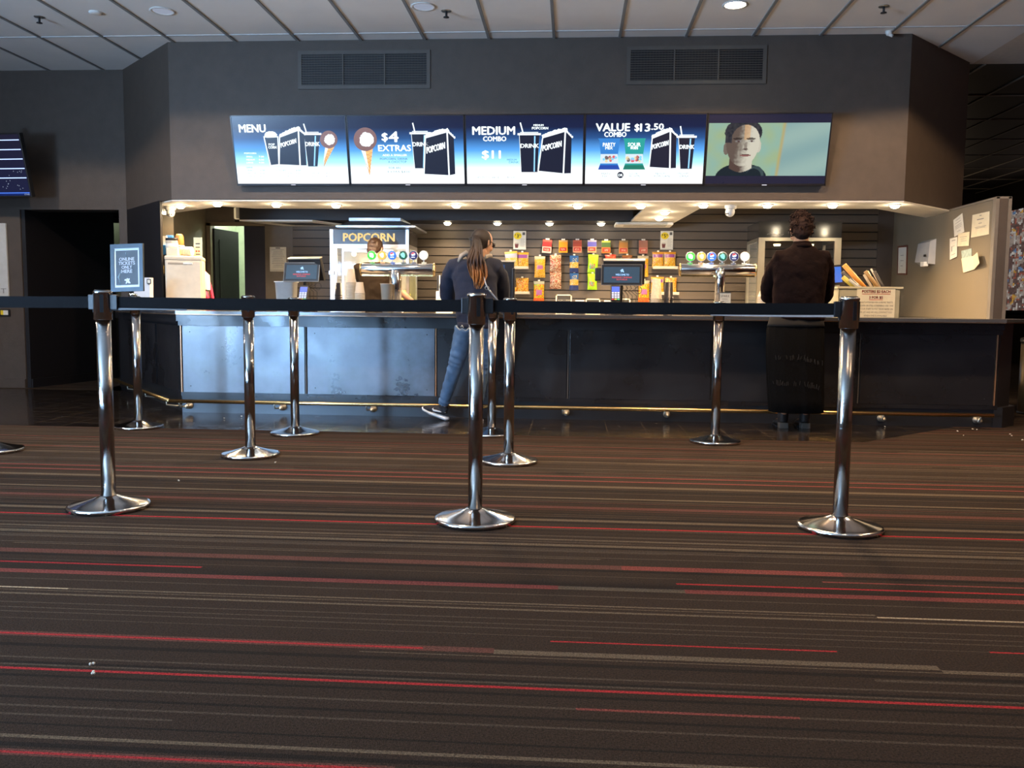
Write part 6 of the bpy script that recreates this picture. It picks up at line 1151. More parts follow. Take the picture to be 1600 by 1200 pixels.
v = [onx(x, y, SX-.010) for x, y in ((1402.5, 384.5), (1417.5, 383), (1416, 429.5), (1401.5, 429))]; m = MB(); m._add([p for p in v]+[p+Vector((.010, 0, 0)) for p in v], [(0, 1, 2, 3), (7, 6, 5, 4), (0, 4, 5, 1), (1, 5, 6, 2), (2, 6, 7, 3), (3, 7, 4, 0)]); m.build('frame', mat('frame_mahogany', (.16, .04, .02), .35), t)
# towel / soap dispenser
a = onx(1446, 379, SX); b_ = onx(1461, 413, SX); yb_, yf_ = onx(1437, 400, SX-.12).y, onx(1462, 400, SX).y; t = thing('soap_dispenser', 'grey wall dispenser on the side wall near the partition', 'dispenser', (SX, (a.y+b_.y)/2, b_.z))
y0_ = b_.y; y1_ = a.y+.08; m = MB(); m._add([(SX, y0_, b_.z), (SX, y0_, a.z+.02), (SX, y1_, a.z+.02), (SX, y1_, b_.z), (SX-.07, y0_+.01, b_.z+.01), (SX-.06, y0_+.01, a.z-.01), (SX-.05, y1_-.01, a.z-.01), (SX-.075, y1_-.01, b_.z+.04)], [(0, 1, 2, 3), (7, 6, 5, 4), (0, 4, 5, 1), (1, 5, 6, 2), (2, 6, 7, 3), (3, 7, 4, 0)]); m.build('cover', mat('grey_plastic', (.42, .42, .42), .4), t); m = MB(); m.box((SX-.10, y0_+.04, b_.z-.02), (SX-.05, y0_+.14, b_.z+.03), bev=.008); m.build('spout', M_white, t); m = MB(); m.box((SX-.085, y0_+.03, b_.z+.08), (SX-.10, y0_+.06, b_.z+.105)); m.build('window', M_dark, t)
# right end: steel bin and film poster
bx = thing('litter_bin', 'tall round brushed steel litter bin at the right edge of the picture', 'bin', (4.47, 8.48, 0)); bh = at(1592, 527, 8.4).z
m = MB(); m.lathe([(.185, 0), (.185, bh-.05), (0, bh-.05)], 40); m.build('body', mat('bin_steel', (.66, .55, .38), .3, .6), bx, world=False); m = MB(); m.lathe([(.192, bh-.05), (.195, bh-.03), (.192, bh-.012), (.15, bh), (0, bh)], 40); m.build('lid', M_steel, bx, world=False); m = MB(); m.lathe([(.19, 0), (.19, .02), (.186, .022)], 40); m.build('foot_ring', M_dark, bx, world=False)
t = thing('film_poster', 'large crowded colourful film poster on the far right wall', 'poster', (8.57, 17.6, 1.0)); m = MB(); m.keep = True; rr = random.Random(11); N1, N2 = 60, 70; ya, yb2 = 14.4, 17.75; z0_, z1_ = 1.02, 2.96
for i in range(N1):
    for j in range(N2):
        u, v_ = i/N1, j/N2; n1 = mnoise.noise(Vector((u*12, v_*9, 2))); n2 = mnoise.noise(Vector((u*30, v_*24, 9)))
        c = (.34, .27, .23) if n1 > 0 else (.13, .08, .07)
        if n2 > .34: c = (.30, .09, .06)
        if n2 < -.28: c = (.50, .46, .42)
        if mnoise.noise(Vector((u*16, v_*14, 20))) > .42: c = (.12, .20, .34)
        if mnoise.noise(Vector((u*15, v_*12, 31))) > .44: c = (.50, .27, .06)
        k = .7+.5*rr.random(); c = tuple(q*k for q in c)
        m.quad([(8.560, ya+(yb2-ya)*(i+1)/N1, z0_+(z1_-z0_)*j/N2), (8.560, ya+(yb2-ya)*i/N1, z0_+(z1_-z0_)*j/N2), (8.560, ya+(yb2-ya)*i/N1, z0_+(z1_-z0_)*(j+1)/N2), (8.560, ya+(yb2-ya)*(i+1)/N1, z0_+(z1_-z0_)*(j+1)/N2)], c)
m.build('printed_sheet', attr_mat('poster_print', .4, emit=.40), t); m = MB(); m.box((8.562, ya-.06, z0_-.06), (8.588, yb2+.06, z1_+.06)); m.build('backing_board', M_dark, t)  # glow added to the print to brighten it; plain dark board behind
light('hall_lamp', 'POINT', (6.4, 16.6, 2.4), 9, (1, .75, .5), shadow_soft_size=.1)
# left wall: white panel and switch
a = at(-60, 350, 9.33); b_ = at(15, 463, 9.33); bL = at(10, 349, 9.33); t = thing('wall_poster', 'large pale panel on the wall at the left edge ending in the letters ENT', 'poster', ((a.x+b_.x)/2, 9.33, b_.z)); m = MB(); m.box((a.x, 9.31, b_.z), (b_.x-.0, 9.335, bL.z), bev=.003); m.build('panel', mat('panel_pale', (.62, .62, .60), .6), t)
m = MB(); q = at(-34, 458, 9.31); r2 = at(10, 452, 9.31); m.text('EVENT', q.x, q.z, r2.x-q.x, .055, 9.308, bold=-.01); m.build('lettering', mat('faded_ink', (.25, .24, .22), .8), t)
a = at(2, 492, 9.33); b_ = at(13, 485, 9.33); t = thing('wall_sign', 'tiny white and yellow label on the wall below the pale panel', 'label', (a.x, 9.33, a.z)); m = MB(); m.box((a.x-.02, 9.325, a.z-.012), (b_.x+.02, 9.338, b_.z+.012)); m.build('back_plate', M_dark, t); m = MB(); m.box((a.x, 9.322, a.z), (b_.x, 9.326, b_.z)); m.build('white_label', M_white, t); m = MB(); m.box((a.x, 9.320, a.z), (a.x+.03, 9.323, b_.z)); m.build('yellow_patch', mat('burst_yellow', (.80, .62, .02), .7), t)
# pale door far down the dark corridor
a = at(177.5, 470, 11.3); b_ = at(190.5, 349, 11.3); m = MB(); m.box((a.x, 11.25, 0), (b_.x+.1, 11.3, b_.z)); d = m.build('door_3', mat('pale_green_door', (.33, .36, .26), .7)); d['kind'] = 'structure'
light('corridor_lamp', 'POINT', (a.x-.05, 10.95, 2.1), 1.2, (.9, 1, .8), shadow_soft_size=.05)
# spilled popcorn on the floor
for i, (x, y) in enumerate(((350, 654), (378, 651), (1505, 681), (1496, 674), (1520, 671), (1526, 672), (1579, 679), (1581, 681), (1598, 688), (1383, 667), (430, 723), (1112, 648), (145, 1039), (147, 1053), (280, 752))):
    q = ceil_pt(x, y, 0.006); m = MB(); rr = random.Random(i)
    for k in range(3): m.ball((rr.uniform(-.006, .006), rr.uniform(-.006, .006), .002+rr.uniform(0, .004)), rr.uniform(.0025, .0045), 6)
    o = one('popcorn_piece', m, mat('popcorn_white', (.80, .74, .60), .8), ['crumb of popcorn on the dark tiles by the left panel', 'popcorn crumb on the tiles right of the first left crumb', 'largest popcorn crumb on the carpet at the right end of the counter', 'tiny popcorn crumb left of the largest on the right', 'popcorn crumb near the right foot rail end', 'popcorn crumb next to the one by the right rail end', 'popcorn crumb right of the counter end', 'lower crumb of the pair right of the counter end', 'popcorn crumb at the far right edge of the carpet', 'popcorn crumb at the foot of the counter right of the right post', 'crumb on the carpet right of the second-row post', 'crumb at the kick board near the back right post', 'crumb on the near carpet at the lower left', 'crumb on the near carpet below the other at lower left', 'crumb on the carpet between the left front post and the next'][i], 'popcorn', (0, 0, 0)); o.location = q; o['group'] = 'spilled popcorn crumbs'
# ================================================================ people
def remesh(o, vox, smooth=2, disp=None):
    r = o.modifiers.new('remesh', 'REMESH'); r.mode = 'VOXEL'; r.voxel_size = vox; r.use_smooth_shade = True
    if disp:
        tx = bpy.data.textures.new('folds', 'CLOUDS'); tx.noise_scale = disp[0]; tx.noise_depth = 2
        d = o.modifiers.new('folds', 'DISPLACE'); d.texture = tx; d.strength = disp[1]; d.mid_level = .5; d.texture_coords = 'LOCAL'
    s = o.modifiers.new('smooth', 'SMOOTH'); s.iterations = smooth; s.factor = .5
    return o
def skin_mat(name, c): 
    m = mat(name, c, .5, noise=(30, .08)); m.node_tree.nodes['Principled BSDF'].inputs['Subsurface Weight'].default_value = .08; return m
def head(m, c, yaw, pitch, s=1.0):
    M = Matrix.Translation(c) @ Matrix.Rotation(yaw, 4, 'Z') @ Matrix.Rotation(pitch, 4, 'X') @ Matrix.Scale(s, 4)
    m.rings([(0, .035, -.115, .018, .018), (0, .032, -.106, .034, .038), (0, .022, -.085, .048, .058), (0, .012, -.055, .060, .074), (0, .003, -.02, .068, .088), (0, -.002, .02, .073, .095), (0, -.004, .06, .070, .092), (0, -.005, .09, .055, .074), (0, -.005, .108, .034, .046), (0, -.005, .115, .010, .012)], 28, M=M)
    m.ball((0, .094, -.012), (.010, .014, .026), 12, M=M); m.ball((0, .102, -.030), (.014, .014, .011), 12, M=M)
    m.ball((0, .078, -.064), (.024, .012, .007), 10, M=M); m.ball((0, .077, -.074), (.021, .012, .008), 10, M=M); m.ball((0, .078, .030), (.050, .014, .010), 10, M=M)
    for s_ in (-1, 1):
        m.ball((s_*.046, .058, -.03), (.020, .024, .026), 10, M=M)
        m.tube([(s_*.068, .004, -.034), (s_*.077, .000, -.030), (s_*.084, -.010, -.008), (s_*.086, -.014, .014), (s_*.078, -.006, .022), (s_*.070, .004, .010)], [.006, .008, .007, .007, .007, .005], 8, M=M); m.ball((s_*.073, -.002, -.006), (.008, .016, .022), 10, M=M)
    return M
def face_parts(t, M):
    for s_ in (-1, 1):
        m = MB(); m.ball((s_*.031, .076, .006), .0115, 14, M=M); e = m.build('eye', mat('eye_white', (.75, .73, .70), .3), t)
        m = MB(); m.ball((s_*.031, .0845, .006), (.0055, .004, .0055), 10, M=M); m.build('iris', mat('iris_brown', (.08, .04, .02), .2), e)
def hand(m, wrist, d, nrm, side, s=1.0, curl=.55):
    """palm, four unequal curled fingers and a thumb leaving the side of the palm; d = direction, nrm = back of the hand"""
    d = Vector(d).normalized(); n = Vector(nrm); n = (n-d*n.dot(d)).normalized(); x = d.cross(n)*side; w = Vector(wrist)
    m.tube([w-d*.02, w+d*.02*s, w+d*.055*s, w+d*.085*s], [(.022*s, .016*s), (.030*s, .015*s), (.040*s, .014*s), (.038*s, .011*s)], 12, side=x)
    for k, (off, L_) in enumerate(((-.029, .068), (-.010, .078), (.010, .073), (.028, .058))):
        b = w+d*.080*s+x*off*s; a = 0; pts = [b-d*.018*s]; p = b; dirn = d
        for q, f in enumerate((.46, .30, .24)):
            pts.append(p); a += curl*(.55 if q == 0 else .8); dirn = d*math.cos(a)-n*math.sin(a); p = p+dirn*L_*s*f
        pts.append(p); m.tube(pts, [.0085*s, .009*s, .0085*s, .008*s, .0062*s], 9)
    b = w+d*.030*s-x*.026*s; m.tube([w+d*.022*s-x*.014*s, b, b+(d*.55-x*.8-n*.25)*.032*s, b+(d*.9-x*.75-n*.45)*.050*s], [.012*s, .0115*s, .0095*s, .0075*s], 9)
# ---- woman in a navy hoodie leaning on the counter
wm = thing('person', 'person with a long ombre ponytail in navy hoodie and blue jeans leaning on the counter', 'person', (-.80, 7.05, 0))
V = Vector
pelv = V((-.755, 6.95, .87)); sh = (V((-.955, 7.02, 1.285)), V((-.625, 7.02, 1.285))); el = (V((-1.035, 7.24, 1.045)), V((-.592, 7.26, 1.045))); wr = (V((-.90, 7.47, .952)), V((-.70, 7.48, .952)))
hipj = (V((-.855, 6.95, .84)), V((-.675, 6.95, .84))); kn = (V((-.945, 7.02, .475)), V((-.725, 7.06, .47))); an = (V((-1.065, 7.17, .115)), V((-.785, 7.17, .085)))
hc = V((-.738, 7.09, 1.482))
m = MB(); Mh = head(m, hc, -math.radians(38), math.radians(-12), .98)
m.tube([V((-.785, 7.02, 1.30)), V((-.775, 7.04, 1.36)), hc+V((0, -.015, -.06))], [.06, .050, .052], 16)
m.rings([(pelv.x, pelv.y, .80, .115, .080), (pelv.x, pelv.y, .90, .13, .09), (-.765, 6.96, 1.02, .115, .085), (-.785, 6.99, 1.15, .135, .095), (-.79, 7.01, 1.26, .145, .09), (-.785, 7.02, 1.32, .08, .06)], 24)
for k in (0, 1):
    m.tube([sh[k]+V((.03 if k == 0 else -.03, 0, .0)), sh[k], sh[k].lerp(el[k], .5), el[k], el[k].lerp(wr[k], .4), wr[k]], [.045, .048, .042, .036, .034, .024], 14)
    hand(m, wr[k], V((.35 if k == 0 else -.35, .9, -.12)), V((0, 0, 1)), 1 if k == 0 else -1, .88)
    m.tube([hipj[k]+V((0, 0, .05)), hipj[k], hipj[k].lerp(kn[k], .5), kn[k], kn[k].lerp(an[k], .3), an[k]], [.062, .062, .050, .038, .034, .026], 14)
for k, toe in ((0, V((-1.235, 7.20, .085))), (1, V((-.80, 7.31, .045)))): m.tube([an[k], an[k]+V((0, 0, -.02)), an[k].lerp(toe, .5)+V((0, 0, -.02)), toe], [.026, .026, .022, .016], 12)
SKW = skin_mat('skin_light', (.62, .36, .23)); o = remesh(m.build('body', SKW, wm), .0065, 2); face_parts(wm, Mh)
m = MB()                                              # hoodie
m.rings([(-.755, 6.955, .815, .158, .118), (-.755, 6.955, .835, .168, .125), (-.757, 6.955, .90, .178, .132), (-.765, 6.965, 1.00, .172, .128), (-.78, 6.985, 1.12, .180, .128), (-.79, 7.00, 1.22, .190, .125), (-.79, 7.01, 1.29, .172, .105), (-.788, 7.02, 1.335, .120, .085), (-.785, 7.03, 1.355, .07, .065)], 30)
for k in (0, 1):
    sgn = -1 if k == 0 else 1; e = el[k]; q = sh[k]
    pts = [q+V((-sgn*.07, 0, .01)), q, q.lerp(e, .3)+V((sgn*.012, 0, .01)), q.lerp(e, .6)+V((sgn*.018, 0, 0)), e+V((sgn*.006, -.01, .01)), e+V((-sgn*.01, .03, -.02)), e.lerp(wr[k], .4), e.lerp(wr[k], .7), wr[k]-V((0, .0, 0))]
    m.tube(pts, [.068, .076, .078, .074, .072, .070, .062, .050, .040], 18)
m.ball((-.80, 6.925, 1.265), (.120, .060, .085), 20); m.ball((-.815, 6.905, 1.20), (.085, .045, .075), 18)
M_hood = mat('navy_fleece', (.014, .019, .040), .9, noise=(220, .45), bump=(500, .8))
o = remesh(m.build('hoodie', M_hood, wm), .009, 3, (.10, .022)); hood = o
m = MB(); m.tube([at(716, 409, 6.90), at(721, 400, 6.93), at(728, 396, 6.96), at(736, 401, 6.98)], [.010, .021, .024, .018], 12); m.tube([at(756, 409, 7.0), at(761, 401, 7.01), at(766, 400, 7.04), at(770, 406, 7.06)], [.015, .021, .021, .010], 12); m.build('hood_lining', mat('grey_fleece', (.34, .31, .27), .95, bump=(300, .8)), hood)
m = MB(); m.rings([(-.755, 6.955, .790, .160, .120), (-.755, 6.955, .795, .166, .126), (-.755, 6.955, .835, .168, .127), (-.755, 6.955, .842, .160, .12)], 30); m.build('ribbed_hem', mat('navy_rib', (.022, .022, .036), .9, noise=(300, .4)), hood)
m = MB()                                              # jeans
m.rings([(-.757, 6.955, .76, .150, .108), (-.757, 6.955, .84, .150, .108), (-.757, 6.955, .86, .14, .1)], 28)
for k in (0, 1):
    h_, n_, a_ = hipj[k]+V((0, 0, -.05)), kn[k], an[k]; pts = []; rad = []
    for i in range(41):
        u = i/40; p = h_.lerp(n_, u*2) if u < .5 else n_.lerp(a_+V((0, 0, .03)), (u-.5)*2)
        r = .088-.026*min(1, u*2) if u < .5 else .062-.016*(u-.5)*2
        fold = .0045*math.sin(u*95)*math.exp(-((u-.46)/.10)**2)+.005*math.sin(u*120)*math.exp(-((u-.95)/.08)**2)+.002*math.sin(u*60)
        pts.append(p); rad.append(r+fold)
    m.tube(pts, rad, 22)
M_jean = mat('blue_denim', (.10, .17, .27), .85, noise=(14, .55), bump=(700, .6))
jn = remesh(m.build('jeans', M_jean, wm), .007, 1, (.05, .006))
m = MB(); p = at(722, 509, 6.84); m.tube([p+V((-.05, .01, .0)), p+V((-.02, -.003, -.035)), p+V((0, -.008, -.02)), p+V((.03, -.006, -.04)), p+V((.06, .0, -.012))], .0028, 6); m.tube([p+V((-.008, -.010, -.012)), p+V((.0, -.014, .004)), p+V((.012, -.012, -.016))], .0045, 6); m.build('pocket_stitching', mat('denim_stitch', (.50, .50, .45), .8), jn)
for k, (a_, toe) in enumerate(((an[0], V((-1.24, 7.205, .105))), (an[1], V((-.80, 7.315, .05))))):   # shoes
    heel = V((a_.x+.025, a_.y+.005, .055 if k == 0 else .045)); d = (toe-heel); d2 = V((d.x, d.y, 0)).normalized()
    m = MB(); m.tube([heel+V((0, 0, .045)), heel+V((0, 0, .030))+d*.15, heel+d*.45+V((0, 0, .020)), heel+d*.75+V((0, 0, .008)), toe+V((0, 0, .0))], [(.032, .040), (.040, .044), (.038, .038), (.036, .030), (.022, .018)], 16, side=(-d2.y, d2.x, 0)); m.tube([heel+V((-.012, 0, .03)), a_+V((-.01, 0, .02))], [.038, .036], 14)
    so = m.build('shoe', mat('shoe_black', (.022, .020, .024), .7, bump=(400, .5)), wm); so = remesh(so, .005, 2)
    m = MB(); m.tube([heel+d*-.10+V((0, 0, -.028)), heel+V((0, 0, -.036)), heel+d*.35+V((0, 0, -.030)), heel+d*.7+V((0, 0, -.026)), toe+V((0, 0, -.012)), toe+d*.06+V((0, 0, .004))], [(.020, .014), (.038, .018), (.038, .019), (.040, .017), (.032, .014), (.010, .007)], 16, side=(-d2.y, d2.x, 0)); remesh(m.build('sole', mat('sole_white', (.80, .80, .80), .5), so), .005, 1)
    if k == 0:
        q = heel+d*.38+V((0, -.042, .012)); m = MB(); m.tube([q+V((.075, .004, -.012)), q+V((.02, 0, -.004)), q+V((-.03, -.002, .006)), q+V((-.038, 0, .018)), q+V((-.03, .003, .026))], [.002, .006, .008, .007, .002], 8, flat=.5); m.build('side_mark', mat('sole_white', (.80, .80, .80), .5), so)
HM = ramp_mat('ombre_hair', [(0, (.62, .24, .05)), (.40, (.42, .15, .03)), (.62, (.05, .022, .012)), (1, (.016, .010, .008))], 'Z', 1.08, 1.50, rough=.62, noise=(40, .07))
m = MB(); m.ball((0, -.022, .020), (.083, .098, .100), 24, M=Mh); m.ball((0, -.05, -.03), (.068, .058, .06), 18, M=Mh); hr = remesh(m.build('hair', HM, wm), .006, 2)
m = MB(); rr = random.Random(5); c0 = at(743, 373, 6.965)
for k in range(70):                                   # ponytail locks
    a0 = rr.uniform(-1, 1); ph = rr.uniform(0, 6.3); L_ = rr.uniform(.62, 1.0); dep = rr.uniform(-.5, 1.3); pts = []; rad = []
    for i in range(13):
        u = i/12*L_; x = 743+(2.0*math.sin(u*9+ph*.3))+a0*(4+9*min(1, u*2.2))*(1 if u < .75 else max(.25, 1-(u-.75)*2.6))+4*u; y = 372+80*u
        p = at(x, y, 6.955-.115*min(1, u*2.5)+.02*math.sin(u*8+ph)-.018*dep*min(1, u*3)); pts.append(p); rad.append(.0085*(1-.75*max(0, (i/12-.55)/.45)) if i else .006)
    m.tube(pts, rad, 7)
m.tube([at(743, 371, 6.975), at(744, 380, 6.94), at(745, 396, 6.88), at(746, 414, 6.85)], [.03, .036, .042, .030], 14); m.build('ponytail', HM, hr)
m = MB(); m.tube([at(738+10*math.cos(a)*.5, 372.5+2*math.sin(a), 6.965-.012*math.sin(a)) for a in [i*PI/6 for i in range(13)]], .004, 6); m.build('hair_tie', M_dark, hr)
m = MB(); m.tube([Mh @ V((.078, -.005, .012)), Mh @ V((.080, .04, .016)), Mh @ V((.072, .085, .014))], .004, 6); m.ball((.036, .094, .006), (.026, .008, .020), 12, M=Mh); m.ball((-.036, .094, .006), (.026, .008, .020), 12, M=Mh); m.build('sunglasses', M_dark, wm)
bg_ = thing('shoulder_bag', 'small black bag on a grey strap at the right hip of the hoodie wearer', 'bag', (-.60, 6.86, .93)); m = MB(); m.box((-.685, 6.815, .90), (-.565, 6.865, 1.02), bev=.012); m.build('pouch', mat('bag_black', (.015, .015, .016), .5), bg_)
m = MB(); m.tube([at(756, 432, 6.83), at(759, 444, 6.80), at(764, 453, 6.79), at(774, 465, 6.80), at(782, 474, 6.84)], [.005, .008, .009, .009, .006], 8, flat=.4); m.build('strap', mat('strap_grey', (.40, .40, .40), .7), bg_); m = MB(); [m.tube([at(761, 450, 6.775)+V((.016*math.cos(a), -.004, .014*math.sin(a))) for a in [i*PI/5 for i in range(11)]], .0025, 6)]; m.tube([at(765, 453, 6.775), at(768, 458, 6.775)], .006, 8); m.build('clasp', M_steel, bg_)
# ---- person in dark velvet jacket and long skirt
mn = thing('person', 'person with curly pinned-up hair in dark velvet jacket and long black skirt', 'person', (1.79, 7.03, 0))
hc = V((1.812, 7.06, 1.590)); sh = (V((1.655, 7.0, 1.385)), V((1.965, 7.0, 1.385))); el = (V((1.607, 7.20, 1.115)), V((2.058, 7.20, 1.10))); wr = (V((1.735, 7.43, .958)), V((1.93, 7.43, .958)))
m = MB(); Mh2 = head(m, hc, math.radians(4), math.radians(-14), 1.02); m.tube([V((1.80, 7.01, 1.40)), V((1.805, 7.02, 1.47)), hc+V((0, -.015, -.06))], [.065, .056, .056], 16)
m.rings([(1.79, 6.99, .86, .14, .10), (1.79, 6.99, .97, .15, .11), (1.795, 6.99, 1.10, .13, .095), (1.80, 7.0, 1.25, .15, .10), (1.805, 7.0, 1.36, .165, .09), (1.805, 7.0, 1.42, .09, .06)], 24)
for k in (0, 1):
    m.tube([sh[k], sh[k].lerp(el[k], .5), el[k], el[k].lerp(wr[k], .4), wr[k]], [.05, .046, .040, .037, .026], 14); hand(m, wr[k], V((.35 if k == 0 else -.35, .9, -.1)), V((0, 0, 1)), 1 if k == 0 else -1, .95)
    x = 1.745 if k == 0 else 1.92; m.tube([V((1.72 if k == 0 else 1.87, 6.98, .90)), V((1.73 if k == 0 else 1.89, 7.0, .50)), V((x, 7.13, .10)), V((x, 7.16, .05)), V((x-.01, 7.30, .035))], [.075, .050, .032, .032, .024], 14)
remesh(m.build('body', skin_mat('skin_warm', (.45, .22, .12)), mn), .0065, 2); face_parts(mn, Mh2)
m = MB(); m.rings([(1.79, 6.985, .885, .212, .146), (1.79, 6.985, .92, .208, .144), (1.79, 6.985, 1.0, .20, .14), (1.795, 6.985, 1.12, .20, .14), (1.80, 6.99, 1.25, .210, .138), (1.805, 6.995, 1.33, .215, .128), (1.805, 7.0, 1.395, .190, .105), (1.805, 7.0, 1.440, .125, .085), (1.807, 7.01, 1.475, .075, .072), (1.808, 7.015, 1.505, .066, .066)], 32)
for k in (0, 1):
    sgn = -1 if k == 0 else 1; e = el[k]; q = sh[k]
    m.tube([q+V((-sgn*.08, 0, -.01)), q+V((sgn*.0, 0, -.012)), q.lerp(e, .35)+V((sgn*.012, 0, .0)), q.lerp(e, .7)+V((sgn*.012, 0, 0)), e+V((0, 0, 0)), e+V((-sgn*.012, .04, -.035)), e.lerp(wr[k], .5), wr[k]], [.066, .076, .078, .074, .070, .068, .058, .046], 18)
M_vel = mat('dark_velvet', (.0038, .0009, .0009), .9, ior=1.22, noise=(30, .6), bump=(60, .7)); M_vel.node_tree.nodes['Principled BSDF'].inputs['Sheen Weight'].default_value = .05; M_vel.node_tree.nodes['Principled BSDF'].inputs['Sheen Tint'].default_value = (.5, .2, .15, 1)
jk = remesh(m.build('jacket', M_vel, mn), .009, 2, (.08, .022))
m = MB(); m.tube([V((1.742, 6.985, 1.470)), V((1.765, 6.945, 1.462)), V((1.808, 6.930, 1.468)), V((1.85, 6.945, 1.465)), V((1.872, 6.985, 1.472))], [.012, .016, .018, .016, .012], 10); m.build('collar', M_vel, jk)
m = MB(); N = 44; st = [(1.79, 6.985, .93, .17, .13)]; vs = []; fs = []
lv = [(.94, 1.785, .195, .13), (.88, 1.780, .205, .138), (.80, 1.778, .222, .145), (.6, 1.785, .226, .145), (.4, 1.795, .222, .142), (.25, 1.805, .217, .14), (.155, 1.812, .214, .138), (.150, 1.812, .205, .130)]
for (z, x, a, b) in lv:
    for k in range(N*2):
        t_ = 2*PI*k/(N*2); rp = 1+.022*math.sin(t_*9+z*2)*min(1, (1-z)*1.6)+.012*math.sin(t_*17); vs.append((x+a*rp*math.cos(t_), 6.99+b*rp*math.sin(t_), z))
for i in range(len(lv)-1):
    for k in range(N*2): j = (k+1) % (N*2); fs.append((i*N*2+k, i*N*2+j, (i+1)*N*2+j, (i+1)*N*2+k))
m._add(vs, fs, True); sk = m.build('skirt', mat('black_skirt', (.0035, .003, .0028), .9, ior=1.2, noise=(40, .5), bump=(200, .6)), mn)
m = MB(); rr = random.Random(8)
for zc_, n_ in ((.575, 34), (.375, 30)):
    for k in range(n_):
        u = -.9+1.8*k/n_; 
        if rr.random() < .28: continue
        t_ = -PI/2+u*1.05; z = zc_-.05*max(0, u)+rr.uniform(-.006, .006); hh_ = rr.uniform(.02, .045); rp = 1+.022*math.sin((t_ % (2*PI))*9+z*2)+.02
        x = 1.79+.225*rp*math.cos(t_); y_ = 6.99+.145*rp*math.sin(t_)-.004; x2 = x+rr.uniform(-.008, .008)
        m.quad([(x-.0025, y_, z), (x+.0025, y_, z), (x2+.0025, y_, z+hh_), (x2-.0025, y_, z+hh_)])
pr_ = m.build('brushed_print', mat('skirt_print', (.014, .012, .011), .9), sk)
m = MB(); m.rings([(1.781, 6.99, .835, .222, .150), (1.782, 6.99, .855, .216, .147), (1.783, 6.99, .925, .204, .140)], 40); m.build('waistband', mat('skirt_band', (.006, .005, .0045), .9, noise=(60, .5)), sk)
for k, x in ((0, 1.745), (1, 1.92)):
    m = MB(); m.tube([V((x, 7.12, .32)), V((x, 7.14, .12)), V((x, 7.15, .055))], [(.050, .056), (.044, .050), (.040, .050)], 16); m.tube([V((x, 7.12, .045)), V((x, 7.2, .045)), V((x-.005, 7.28, .035)), V((x-.01, 7.34, .028))], [(.034, .030), (.038, .030), (.040, .024), (.026, .016)], 14, side=(1, 0, 0)); bt = remesh(m.build('boot', mat('boot_black', (.018, .015, .014), .5), mn), .006, 2)
    m = MB(); m.box((x-.036, 7.095, 0), (x+.036, 7.17, .046), bev=.004); m.build('boot_heel', mat('heel_grey', (.10, .085, .07), .6), bt); m = MB(); m.box((x-.042, 7.2, 0), (x+.034, 7.345, .014), bev=.004); m.build('boot_sole', M_dark, bt)
m = MB(); m.ball((0, -.018, .026), (.086, .100, .102), 24, M=Mh2); m.ball((-.01, -.055, -.02), (.072, .055, .07), 18, M=Mh2); m.ball((-.01, -.02, .105), (.058, .06, .045), 16, M=Mh2)
HB = mat('curly_brown_hair', (.022, .010, .007), .8, ior=1.25, noise=(60, .7)); hr = remesh(m.build('hair', HB, mn), .008, 1, (.02, .014))
m = MB(); rr = random.Random(12)
for k in range(420):
    th = rr.uniform(0, 2*PI); ph = rr.uniform(-.75, 1.57); cx, cz = math.cos(ph)*math.cos(th), math.sin(ph); cy = math.cos(ph)*math.sin(th)
    if cy > .35 and cz < .45: continue
    top_ = rr.random() < .4
    p = V((.088*cx-.004, -.02+.102*cy, .03+.104*cz)) if not top_ else V((-.012+.062*cx, -.02+.06*cy, .095+.055*abs(cz)))
    r0 = rr.uniform(.006, .014); ax = V((rr.uniform(-1, 1), rr.uniform(-1, 1), rr.uniform(-1, 1))).normalized(); u = ax.orthogonal().normalized(); w_ = ax.cross(u); n_ = 7
    m.tube([p+(u*math.cos(q*1.1)+w_*math.sin(q*1.1))*r0+ax*r0*.35*q for q in range(n_)], [.0022, .003, .003, .003, .0026, .002, .0012], 5, M=Mh2)
m.build('curls', HB, hr)
m = MB(); m.tube([Mh2 @ V((.080, -.01, .012)), Mh2 @ V((.080, .05, .014)), Mh2 @ V((.066, .095, .012))], .003, 6); m.tube([Mh2 @ V((-.080, -.01, .012)), Mh2 @ V((-.080, .05, .014)), Mh2 @ V((-.066, .095, .012))], .003, 6); m.tube([Mh2 @ V((.066, .095, .012)), Mh2 @ V((0, .112, .014)), Mh2 @ V((-.066, .095, .012))], .003, 6); m.build('glasses', M_dark, mn)
# ---- staff member at the popcorn machine
sf = thing('person', 'person in brown short-sleeved shirt seen from behind at the popcorn machine', 'person', (-2.08, 9.15, 0))
hc = V((-2.105, 9.20, 1.570)); sh = (V((-2.265, 9.15, 1.375)), V((-1.925, 9.15, 1.375))); el = (V((-2.255, 9.27, 1.13)), V((-1.865, 9.27, 1.13))); wr = (V((-2.12, 9.46, 1.03)), V((-1.735, 9.47, 1.0)))
m = MB(); Mh3 = head(m, hc, math.radians(-20), math.radians(-20), .98); m.tube([V((-2.10, 9.14, 1.38)), V((-2.10, 9.16, 1.45)), hc+V((0, -.015, -.06))], [.06, .052, .054], 16)
m.rings([(-2.08, 9.12, .86, .14, .10), (-2.08, 9.12, .97, .14, .105), (-2.08, 9.12, 1.10, .125, .09), (-2.09, 9.13, 1.25, .15, .10), (-2.095, 9.14, 1.35, .16, .09), (-2.1, 9.15, 1.41, .08, .06)], 24)
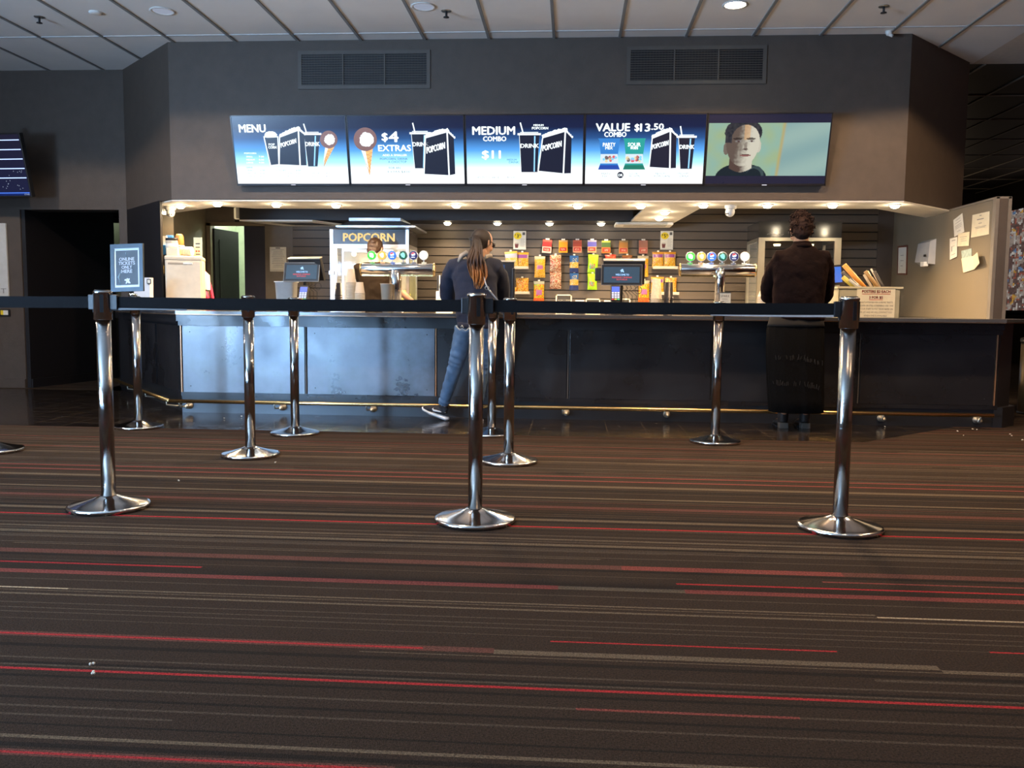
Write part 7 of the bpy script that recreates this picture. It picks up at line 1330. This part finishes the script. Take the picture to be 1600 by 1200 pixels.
for k in (0, 1):
    m.tube([sh[k], sh[k].lerp(el[k], .5), el[k], el[k].lerp(wr[k], .4), wr[k]], [.05, .044, .038, .038, .026], 14); hand(m, wr[k], V((.3, .85, -.35)), V((0, 0, 1)), 1 if k == 0 else -1, .92, .7)
    x = -2.17 if k == 0 else -1.99; m.tube([V((x, 9.12, .90)), V((x, 9.12, .50)), V((x, 9.08, .10)), V((x, 9.08, .05)), V((x, 9.22, .035))], [.085, .056, .04, .038, .03], 14)
remesh(m.build('body', skin_mat('skin_rosy', (.66, .34, .24)), sf), .007, 2); face_parts(sf, Mh3)
m = MB(); m.rings([(-2.07, 9.12, .80, .17, .125), (-2.07, 9.12, .95, .175, .13), (-2.075, 9.12, 1.10, .165, .125), (-2.085, 9.13, 1.24, .185, .125), (-2.095, 9.14, 1.33, .195, .115), (-2.098, 9.15, 1.39, .165, .09), (-2.1, 9.155, 1.43, .085, .07)], 30)
for k in (0, 1):
    sgn = -1 if k == 0 else 1; m.tube([sh[k]+V((-sgn*.07, 0, 0)), sh[k]+V((sgn*.004, 0, 0)), sh[k].lerp(el[k], .45)+V((sgn*.006, 0, 0)), sh[k].lerp(el[k], .66)], [.06, .066, .064, .062], 16)
remesh(m.build('shirt', mat('brown_shirt', (.013, .0082, .005), .9, ior=1.2, bump=(300, .5)), sf), .009, 2, (.09, .020))
m = MB(); m.ball((0, -.022, .024), (.084, .100, .100), 22, M=Mh3); m.ball((0, -.055, -.03), (.066, .052, .06), 16, M=Mh3); m.ball((.02, -.095, .045), (.035, .035, .035), 14, M=Mh3); h3 = remesh(m.build('hair', mat('brown_hair', (.035, .016, .008), .6, noise=(50, .6)), sf), .007, 1, (.03, .016))
m = MB(); [m.rings([(x, 9.12, .04, .055, .06), (x, 9.12, .45, .07, .075), (x+(.01 if x < -2.08 else -.01), 9.12, .85, .095, .11)], 18) for x in (-2.17, -1.99)]; m.build('trousers', mat('black_trousers', (.015, .015, .017), .85), sf)
for x in (-2.17, -1.99): m = MB(); m.tube([V((x, 9.05, .05)), V((x, 9.15, .05)), V((x, 9.30, .035))], [(.04, .035), (.042, .038), (.03, .022)], 12, side=(1, 0, 0)); m.build('shoe', M_dark, sf)
